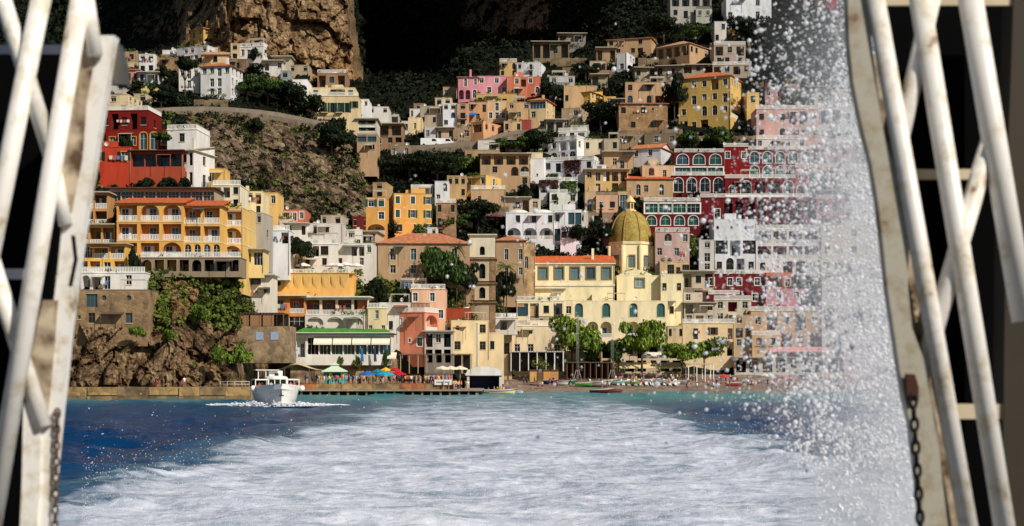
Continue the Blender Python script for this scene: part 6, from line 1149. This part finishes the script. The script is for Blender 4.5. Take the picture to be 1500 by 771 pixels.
# ------------------------------------------------------------------ people
def body(pose):
    me = bpy.data.meshes.new('person'); J = dict(pelvis=(0, 0, .95), waist=(0, 0, 1.1), chest=(0, -.01, 1.33), neck=(0, 0, 1.48), head=(0, -.02, 1.6), top=(0, -.02, 1.72))
    st = pose.get('stride', .05); ar = pose.get('arm', .1)
    for s, sg in (('l', -1), ('r', 1)):
        k = st*sg; J.update({s+'hip': (.09*sg, 0, .9), s+'knee': (.1*sg, -k*.9-.02, .5), s+'ankle': (.1*sg, k*(-1.2 if sg > 0 else -.6), .09), s+'toe': (.11*sg, k*-1.2-.14, .03), s+'sh': (.18*sg, 0, 1.41), s+'el': (.24*sg, .04-ar*sg, 1.14), s+'wr': (.25*sg, -.06-ar*1.6*(sg+pose.get('hold', 0)), .9+.3*pose.get('hold', 0)), s+'ha': (.25*sg, -.1-ar*1.8*(sg+pose.get('hold', 0)), .82+.32*pose.get('hold', 0))})
    E = [('pelvis', 'waist'), ('waist', 'chest'), ('chest', 'neck'), ('neck', 'head'), ('head', 'top')]
    for s in 'lr': E += [('pelvis', s+'hip'), (s+'hip', s+'knee'), (s+'knee', s+'ankle'), (s+'ankle', s+'toe'), ('chest', s+'sh'), (s+'sh', s+'el'), (s+'el', s+'wr'), (s+'wr', s+'ha')]
    K = list(J); me.from_pydata([J[k] for k in K], [(K.index(a), K.index(b)) for a, b in E], []); o = bpy.data.objects.new('tmp', me); COL.objects.link(o)
    md = o.modifiers.new('s', 'SKIN'); sd = o.modifiers.new('u', 'SUBSURF'); sd.levels = 1
    rad = dict(pelvis=.14, waist=.125, chest=.15, neck=.055, head=.098, top=.07)
    for i, k in enumerate(K):
        q = k[1:]; r = rad.get(k) or dict(hip=.095, knee=.06, ankle=.042, toe=.04, sh=.065, el=.045, wr=.033, ha=.04)[q]; me.skin_vertices[0].data[i].radius = (r, r*.8 if k in ('waist', 'chest', 'pelvis') else r); me.skin_vertices[0].data[i].use_root = k == 'pelvis'
    dg = bpy.context.evaluated_depsgraph_get(); ev = o.evaluated_get(dg); out = bpy.data.meshes.new_from_object(ev); bpy.data.objects.remove(o); out.name = 'person'
    out.materials.clear()
    for mm in (plain((196, 140, 112)), plain((60, 60, 80)), plain((200, 60, 60)), plain((50, 34, 24))): out.materials.append(mm)
    for p in out.polygons:
        c = p.center; p.use_smooth = True; wide = abs(c.x) > .205
        p.material_index = 3 if c.z > 1.64 or (c.z > 1.55 and c.y > .0) else 0 if c.z > 1.46 or (wide and c.z < 1.2) or c.z < (.45 if pose.get('shorts') else .06) else 2 if c.z > .95 else 1
    return out
BODY = [body(dict(stride=.03, arm=.03, shorts=1)), body(dict(stride=.16, arm=.09)), body(dict(stride=.05, arm=.06, hold=1, shorts=1))]
SH = [((206, 40, 44), 'red'), ((230, 228, 224), 'white'), ((34, 52, 110), 'navy'), ((30, 30, 34), 'black'), ((90, 150, 200), 'light blue'), ((216, 140, 150), 'pink'), ((70, 110, 60), 'green'), ((220, 190, 80), 'yellow')]
PT = [((40, 44, 66), 'dark blue'), ((190, 180, 160), 'beige'), ((28, 28, 30), 'black'), ((120, 110, 96), 'brown')]
def person(px, D, z, where, rz=None):
    k = random.randrange(len(SH)); j = random.randrange(4); bi = random.randrange(3); vb = ('standing', 'walking', 'holding something')[bi]; o = link('person', BODY[bi], None, at(px, D, z), random.uniform(0, 6.28) if rz is None else rz); s = random.uniform(.92, 1.06); o.scale = (s, s, s)
    for i, c in ((1, PT[j][0]), (2, SH[k][0])): o.material_slots[i].link = 'OBJECT'; o.material_slots[i].material = plain(c, .8)
    tag(o, 'person in %s top and %s %s %s %s' % (SH[k][1], PT[j][1], 'trousers' if bi == 1 else 'shorts', vb, where), 'person', 'people in %s tops and %s %s %s' % (SH[k][1], PT[j][1], vb, where))
random.seed(21)
for i in range(118):
    x = random.uniform(447, 690); D = random.uniform(273.2, 283); 
    if 474 < x < 504 and D > 274.5: D = 273.6
    person(x, D, QZ if x < 664 else 1.05, 'in the stone quay crowd')
for i in range(86): x = random.choice((random.uniform(1040, 1260), random.uniform(960, 1260))); D = random.uniform(305, 322); person(x, D, gz(0, D), 'on the crowded shingle beach')
for i in range(24): x = random.uniform(905, 1000); D = random.uniform(321, 324); person(x, D, gz(0, D), 'under the shop awnings')
for i in range(9): person(random.uniform(640, 690), 271.9+random.uniform(0, .5), 1.05, 'at the low quay edge')
for i in range(30): x = random.uniform(765, 960); D = random.uniform(306, 320); person(x, D, gz(0, D), 'among the beached boats')
LM = MB(); LM.box(-.3, .3, 0, 1.3, .28, .36); LM.quad((-.3, 1.3, .36), (.3, 1.3, .36), (.3, 1.85, .8), (-.3, 1.85, .8)); LM.quad((.3, 1.3, .3), (-.3, 1.3, .3), (-.3, 1.85, .74), (.3, 1.85, .74)); LM = LM.mesh('mattress', plain((232, 230, 226), .8)); LF = MB(); [LF.box(x-.03, x+.03, y, y+.06, 0, .28) for x in (-.27, .27) for y in (.05, 1.2)]; LF.box(-.3, .3, 0, .05, .22, .28); LF = LF.mesh('frame', WHITE)
for i in range(44):
    D = 312+(i % 4)*2.1; x = 905+(i//4)*8.6+random.uniform(-.8, .8); o = empty('sun_lounger', at(x, D, gz(0, D)+.02), random.uniform(-.15, .15)); tag(o, 'white sun lounger in the rows below the shop awnings', 'sun lounger', 'white sun loungers on the beach'); link('mattress', LM, o); link('frame', LF, o)
random.seed(5)
def solo(label, px, D, z, s, p, rz, b=0):
    o = link('person', BODY[b], None, at(px, D, z), rz)
    for i, c in ((1, p), (2, s)): o.material_slots[i].link = 'OBJECT'; o.material_slots[i].material = plain(c, .8)
    tag(o, label, 'person')
solo('person in black top walking on the left quay below the rocks', 228, 239, 1.92, (28, 26, 28), (120, 30, 34), 1.4, 1); solo('person in red trousers beside the person in black', 231.5, 239.5, 1.92, (40, 36, 40), (170, 40, 50), 1.2, 0); solo('person in white top leaning on the left quay rocks', 270, 239, 1.92, (232, 226, 222), (190, 90, 100), .4, 2); solo('person in white shirt on the rock steps by the left gate', 101, 241, 5+(540-540)*.11+1.2, (236, 236, 234), (60, 60, 70), .2, 0)
for i, (dx, dy, c) in enumerate(((-2.2, 1.0, (220, 140, 120)), (-1.8, 1.6, (200, 60, 50)), (1.8, 1.0, (210, 110, 90)), (2.3, 1.4, (190, 50, 60)), (-.7, .2, (230, 230, 230)))): solo(['passenger in peach top on the port side of the white boat', 'passenger in red top on the white boat', 'passenger in coral top on the white boat', 'passenger in dark red top on the white boat', 'skipper in white shirt in the wheelhouse of the white boat'][i], 405+dx*11.4, 190+dy, 1.55, c, (60, 50, 50), 0, 0)
for i in range(6): solo('passenger sitting in the cream motor boat, number %d from its bow' % (i+1) if False else ['passenger in pink at the bow of the cream motor boat', 'passenger in yellow in the cream motor boat', 'passenger in orange in the cream motor boat', 'passenger in white in the cream motor boat', 'passenger in red in the cream motor boat', 'passenger in blue at the stern of the cream motor boat'][i], 724+i*4.6, 285+.3*(i % 2), -.15, [(220, 130, 140), (226, 196, 80), (226, 140, 60), (230, 228, 224), (200, 50, 50), (60, 100, 180)][i], (60, 60, 80), 1.5+i, 2)
# left quay railing
r = empty('railing', at(322, 238.5, 1.95)); tag(r, 'pale pipe railing at the end of the left quay', 'railing')
for z in (.45, .9): c = MB(); c.tube((0, 0, z), (4.9, 0, z), .05); c.build('rail', plain((206, 198, 180)), r)
for i in range(5): c = MB(); c.tube((.05+1.2*i, 0, 0), (.05+1.2*i, 0, .95), .05); c.build('post', plain((206, 198, 180)), r)
# ------------------------------------------------------------------ the stern gates of the ferry, a few metres from the eye
def gate_paint(c1=(204, 194, 174), c2=(228, 225, 220), lo=.3):
    m, n, L, b = _nodes('chipped_paint'); tc = n.new('ShaderNodeTexCoord'); a = n.new('ShaderNodeTexNoise'); a.inputs['Scale'].default_value = 9; a.inputs['Detail'].default_value = 9; a.inputs['Roughness'].default_value = .7; L.new(tc.outputs['Object'], a.inputs[0])
    r = n.new('ShaderNodeValToRGB'); e = r.color_ramp.elements; e[0].position = lo; e[0].color = lin((104, 62, 30)); e[1].position = lo+.085; e[1].color = lin(c1); x = e.new(lo+.2); x.color = lin(c2)
    L.new(a.outputs[0], r.inputs[0]); L.new(r.outputs[0], b.inputs['Base Color']); b.inputs['Roughness'].default_value = .45; bp = n.new('ShaderNodeBump'); bp.inputs['Strength'].default_value = .2; bp.inputs['Distance'].default_value = .004; L.new(a.outputs[0], bp.inputs['Height']); L.new(bp.outputs[0], b.inputs['Normal']); return m
def worn_plate():
    m, n, L, b = _nodes('worn_tread_plate'); tc = n.new('ShaderNodeTexCoord'); a = n.new('ShaderNodeTexNoise'); a.inputs['Scale'].default_value = 14; a.inputs['Detail'].default_value = 9; L.new(tc.outputs['Object'], a.inputs[0])
    r = n.new('ShaderNodeValToRGB'); e = r.color_ramp.elements; e[0].position = .35; e[0].color = lin((84, 62, 40)); e[1].position = .62; e[1].color = lin((190, 174, 150)); L.new(a.outputs[0], r.inputs[0]); L.new(r.outputs[0], b.inputs['Base Color']); b.inputs['Roughness'].default_value = .8; return m
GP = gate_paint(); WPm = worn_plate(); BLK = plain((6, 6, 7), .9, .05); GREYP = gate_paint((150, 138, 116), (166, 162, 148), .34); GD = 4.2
def tubes(root, base, lst, nm='tube'):
    for (x0, y0, x1, y1, w, dd) in lst:
        a = P(x0, y0, GD+dd)-base; b = P(x1, y1, GD+dd)-base; c = MB(); c.tube(a, b, w/2*GD/F, n=20); c.build(nm, GP, root)
def strip(root, base, pts, dd, th, mat, nm):
    """plate with given left and right edge rows: (py, xl, xr)"""
    c = MB()
    for (y0, a0, b0), (y1, a1, b1) in zip(pts[:-1], pts[1:]):
        f = [P(x, y, GD+dd)-base for x, y in ((a1, y1), (b1, y1), (b0, y0), (a0, y0))]; k = [p+Vector((0, th, 0)) for p in f]
        c.quad(*f); c.quad(*k[::-1]); c.quad(f[3], k[3], k[0], f[0]); c.quad(f[1], k[1], k[2], f[2])
    return c.build(nm, mat, root)
def chain(label, x0, y0, x1, y1, dd, n, mat):
    a, b = P(x0, y0, GD+dd), P(x1, y1, GD+dd); r = empty('chain', b); tag(r, label, 'chain'); ln = (a-b).length/n
    me = MB(); R_, rr = ln*.42, ln*.15
    for i in range(14):
        t0, t1 = 2*math.pi*i/14, 2*math.pi*(i+1)/14; f = lambda t: (R_*.75*math.cos(t), 0, R_*1.5*math.sin(t)); me.tube(f(t0), f(t1), rr, n=6, cap=False)
    mesh = me.mesh('link', mat)
    for i in range(n): o = link('link', mesh, r, (a-b)*((i+.5)/n), (i % 2)*1.35+.2)
base = P(1340, 800, GD); g = empty('stern_gate', base); tag(g, 'white tubular stern gate with crossed bars beside the spray', 'gate')
tubes(g, base, [(1272, -60, 1432, 850, 28, 0), (1338, -60, 1484, 850, 31, .01), (1412, -60, 1500, 470, 36, .02)]); tubes(g, base, [(1374, -40, 1297, 300, 26, .035), (1456, 186, 1338, 588, 28, .035)], 'diagonal_tube')
for (x0, x1, y0, y1) in ((1262, 1500, -6, 8), (1340, 1500, 248, 263), (1395, 1480, 592, 614)): strip(g, base, [(y0, x0, x1), (y1, x0+3, x1)], .16, .01, plain((206, 190, 160)), 'cross_bar')
strip(g, base, [(-40, 1238, 1272), (0, 1242, 1274), (60, 1244, 1277), (120, 1250, 1284), (180, 1262, 1291), (240, 1277, 1308), (270, 1282, 1324), (300, 1287, 1326), (360, 1294, 1332), (420, 1300, 1330), (480, 1309, 1336), (540, 1318, 1358), (590, 1326, 1364), (620, 1334, 1372), (700, 1344, 1380), (800, 1354, 1392)], .0, .05, GREYP, 'edge_plate')
tp = strip(g, base, [(80, 1268, 1300), (180, 1286, 1312), (270, 1300, 1324), (400, 1318, 1338), (420, 1316, 1352), (520, 1330, 1362), (560, 1336, 1364), (700, 1362, 1394), (800, 1380, 1410)], .06, .02, WPm, 'tread_plate')
c = MB()
for i in range(16):
    t = i/15; px = 1320+t*20; py = 425+t*92; 
    for s in (0, 12): a = P(px+s, py, GD+.055)-base; c.tube(a-Vector((.008, 0, .006*(1 if i % 2 else -1))), a+Vector((.008, 0, .006*(1 if i % 2 else -1))), .002, n=5)
c.build('tread_pattern', WPm, tp); strip(g, base, [(548, 1328, 1340), (566, 1328, 1346), (588, 1330, 1346)], -.03, .02, plain((70, 36, 20), .8), 'hinge')
chain('dark iron chain hanging from the gate beside the spray', 1337, 580, 1350, 800, -.04, 13, plain((24, 20, 18), .5))
strip(g, base, [(-60, 1276, 1520), (300, 1325, 1520), (600, 1345, 1520), (860, 1400, 1520)], .45, .02, BLK, 'shade_black_panel')  # bulwark side coloured near-black to stand for its unlit shade
pb = empty('post', P(1490, 800, GD+.3)); tag(pb, 'dark brown painted post at the gate end away from the water', 'post'); strip(pb, P(1490, 800, GD+.3), [(-60, 1487, 1560), (300, 1474, 1560), (800, 1468, 1560)], .15, .1, plain((58, 50, 38), .7), 'post_body')
# left
base = P(60, 800, GD); g = empty('stern_gate', base); tag(g, 'white tubular stern gate with rusty tread plate beside the left quay', 'gate')
tubes(g, base, [(72, -60, -60, 600, 29, 0), (128, -60, -12, 771, 29, .01)]); tubes(g, base, [(-14, -60, 75, 226, 25, .02), (-22, 350, 64, 626, 26, .05), (122, -40, 140, 82, 22, .04), (78, 235, 96, 330, 20, .05)], 'diagonal_tube')
strip(g, base, [(66, -80, 96), (79, -80, 94)], .15, .01, plain((196, 200, 216)), 'cross_bar'); strip(g, base, [(394, -80, 50), (409, -80, 48)], .15, .01, plain((206, 206, 216)), 'cross_bar')
strip(g, base, [(52, 134, 168), (90, 128, 162), (160, 112, 150), (240, 102, 137), (320, 92, 124), (400, 84, 112), (480, 74, 101), (560, 60, 93), (600, 46, 88), (680, 40, 80), (771, 36, 72), (840, 30, 66)], .06, .05, GP, 'edge_plate')
strip(g, base, [(60, 112, 142), (150, 104, 126), (230, 92, 120), (310, 84, 104)], .05, .02, WPm, 'tread_plate'); strip(g, base, [(440, 62, 84), (520, 46, 78), (600, 40, 70)], .05, .02, WPm, 'tread_plate'); strip(g, base, [(590, 34, 60), (700, 32, 58), (840, 26, 50)], .045, .02, GP, 'lower_plate')
strip(g, base, [(54, 146, 160), (62, 150, 172), (90, 158, 180), (118, 166, 184), (124, 168, 184)], .1, .06, plain((120, 118, 112), .35, .5, .6), 'clamp_bracket'); strip(g, base, [(345, 104, 110), (380, 108, 114), (420, 100, 106)], .06, .03, plain((150, 146, 140)), 'latch')
chain('rusty chain hanging from the gate beside the left quay', 84, 600, 80, 800, .05, 17, stonem((132, 104, 70), (60, 40, 26), 30, 'rust'))
strip(g, base, [(77, -90, 104), (300, -90, 90), (560, -90, 62), (860, -90, 30)], .4, .02, BLK, 'shade_black_panel')  # same black colouring in place of shade behind the tubes
# ------------------------------------------------------------------ spray thrown up at the right of the wake
def spray():
    rng = np.random.default_rng(4); N = 400000; px = rng.uniform(560, 1345, N); py = rng.uniform(-40, 800, N); d = rng.uniform(5.2, 8.6, N)
    e = 1335-np.clip(sst(-100, 520, py), 0, 1)*40; nn = fbm(px*.012, py*.012, d*.3, 4)
    start = np.interp(py, [-40, 60, 150, 300, 420, 520, 580, 640, 700, 800], [1080, 1060, 1060, 1000, 1010, 1010, 990, 1050, 1160, 1200])
    full = np.interp(py, [-40, 60, 150, 300, 420, 560, 640, 800], [1330, 1330, 1310, 1260, 1260, 1290, 1300, 1320]); t = (px-start+nn*60)/(full-start); dens = np.clip(t, 0, 1.1)**1.6
    dens = np.where(t <= 0, 0, dens)*np.clip(.55+1.5*fbm(px*.03, py*.03, d*.6, 4), .12, 1.6); sparse = .0016*sst(640, 960, px)*sst(20, 120, py)*(1-sst(640, 680, py))+.0005*((px > 560) & (py > 250) & (py < 600)); k = rng.uniform(size=N) < np.clip(dens*.5+sparse*1.6, 0, 1)
    px, py, d, t = px[k], py[k], d[k], t[k]; n = len(px); rp = np.clip(rng.lognormal(.0, .55, n), .45, 4.4)*np.where(t > .75, .8, 1.1); R = rp*d/F
    B_ = 1500; bx = 1330-np.abs(rng.normal(0, 125, B_)); by = rng.uniform(-20, 690, B_); kb = (fbm(bx*.02, by*.02, 4.0, 3) > -.15) & (bx > 900); px = np.concatenate([px, bx[kb]]); py = np.concatenate([py, by[kb]]); d = np.concatenate([d, rng.uniform(5.0, 8, kb.sum())]); n = len(px); R = np.concatenate([R, np.clip(rng.lognormal(.65, .35, kb.sum()), 1, 4.2)*d[-kb.sum():]/F])
    P_ = np.stack([(px-CX)*d/F, d, CZ+(HY-py)*d/F], 1)
    # the fine veil between the big drops, and mist low over the wake
    M = 420000; qx = rng.uniform(1000, 1350, M); qy = rng.uniform(-40, 800, M); qd = rng.uniform(5.4, 8.8, M); s0 = np.interp(qy, [-40, 60, 150, 300, 420, 520, 580, 640, 700, 800], [1150, 1130, 1120, 1080, 1090, 1080, 1050, 1090, 1150, 1160])
    tt = np.clip((qx-s0)/(1330-s0)+fbm(qx*.014, qy*.014, qd*.2, 4)*.25, 0, 1); kk = rng.uniform(size=M) < tt**1.5*.5*np.interp(qy, [0, 200, 330], [.35, .6, 1]); qx, qy, qd = qx[kk], qy[kk], qd[kk]; R2 = rng.uniform(.35, .75, len(qx))*qd/F; P2 = np.stack([(qx-CX)*qd/F, qd, CZ+(HY-qy)*qd/F], 1)
    M = 16000; mx_ = rng.uniform(120, 1340, M); my = 800-np.abs(rng.normal(0, 70, M)); md = rng.uniform(14, 30, M); P3 = np.stack([(mx_-CX)*md/F, md, CZ+(HY-my)*md/F], 1); R3 = np.clip(rng.lognormal(-.7, .4, M), .25, 1.1)*md/F
    P2 = np.concatenate([P2, P3]); R2 = np.concatenate([R2, R3])
    ico = bmesh.new(); bmesh.ops.create_icosphere(ico, subdivisions=1, radius=1); iv = np.array([v.co for v in ico.verts]); fi = np.array([[v.index for v in f.verts] for f in ico.faces]); ico.free()
    sc = rng.uniform(.75, 1.25, (n, 1, 3)); v = P_[:, None]+iv[None]*R[:, None, None]*sc; f = fi[None]+(np.arange(n)*len(iv))[:, None, None]
    ov = np.array([(1, 0, 0), (-1, 0, 0), (0, 1, 0), (0, -1, 0), (0, 0, 1), (0, 0, -1)], float); of = np.array([(0, 2, 4), (2, 1, 4), (1, 3, 4), (3, 0, 4), (2, 0, 5), (1, 2, 5), (3, 1, 5), (0, 3, 5)])
    v2 = P2[:, None]+ov[None]*R2[:, None, None]; f2 = of[None]+(np.arange(len(R2))*6)[:, None, None]+n*len(iv)
    m, nn_, L, b = _nodes('spray_droplets'); tl = nn_.new('ShaderNodeBsdfTranslucent'); tl.inputs[0].default_value = (.95, .96, .99, 1); df = nn_.new('ShaderNodeBsdfDiffuse'); df.inputs[0].default_value = (.95, .96, .98, 1); mxs = nn_.new('ShaderNodeMixShader'); mxs.inputs[0].default_value = .45
    L.new(df.outputs[0], mxs.inputs[1]); L.new(tl.outputs[0], mxs.inputs[2]); L.new(mxs.outputs[0], nn_['Material Output'].inputs[0])
    o = link('spray', npmesh('spray', np.concatenate([v.reshape(-1, 3), v2.reshape(-1, 3)]), np.concatenate([f.reshape(-1, 3), f2.reshape(-1, 3)]), m, True)); o['kind'] = 'stuff'; tag(o, 'white droplets of spray flying up at the right of the wake', 'spray')
spray()
S.cycles.volume_bounces = 4
def mist():
    """thick drifting mist of the spray sheet, denser towards the boat's right side"""
    bm = bmesh.new(); bmesh.ops.create_cube(bm, size=1); me = bpy.data.meshes.new('spray_mist'); bm.to_mesh(me); bm.free()
    m = bpy.data.materials.new('spray_mist'); m.use_nodes = True; n = m.node_tree.nodes; L = m.node_tree.links; n.remove(n['Principled BSDF']); v = n.new('ShaderNodeVolumePrincipled'); v.inputs['Color'].default_value = (.93, .95, .99, 1); v.inputs['Anisotropy'].default_value = -.35
    tc = n.new('ShaderNodeTexCoord'); sx = n.new('ShaderNodeSeparateXYZ'); L.new(tc.outputs['Generated'], sx.inputs[0])
    nz = n.new('ShaderNodeTexNoise'); nz.inputs['Scale'].default_value = 3.5; nz.inputs['Detail'].default_value = 5; L.new(tc.outputs['Generated'], nz.inputs[0])
    ad = n.new('ShaderNodeMath'); ad.operation = 'MULTIPLY_ADD'; ad.inputs[1].default_value = .5; L.new(nz.outputs[0], ad.inputs[0]); L.new(sx.outputs[0], ad.inputs[2])
    mr = n.new('ShaderNodeMapRange'); mr.interpolation_type = 'SMOOTHSTEP'; mr.inputs[1].default_value = .47; mr.inputs[2].default_value = .92; L.new(ad.outputs[0], mr.inputs[0])
    zt = n.new('ShaderNodeMapRange'); zt.interpolation_type = 'SMOOTHSTEP'; zt.inputs[1].default_value = 1.0; zt.inputs[2].default_value = .74; zt.inputs[3].default_value = .12; L.new(sx.outputs[2], zt.inputs[0])
    mu = n.new('ShaderNodeMath'); mu.operation = 'MULTIPLY'; L.new(mr.outputs[0], mu.inputs[0]); L.new(zt.outputs[0], mu.inputs[1]); mu2 = n.new('ShaderNodeMath'); mu2.operation = 'MULTIPLY'; mu2.inputs[1].default_value = 1.0; L.new(mu.outputs[0], mu2.inputs[0]); L.new(mu2.outputs[0], v.inputs['Density']); L.new(v.outputs[0], n['Material Output'].inputs['Volume'])
    me.materials.append(m); o = link('spray_mist', me, None, (2.55, 9.9, 4.0)); o.scale = (3.0, 2.2, 8.4); o['kind'] = 'stuff'; tag(o, 'white mist hanging in the spray beside the right gate', 'mist')
mist()
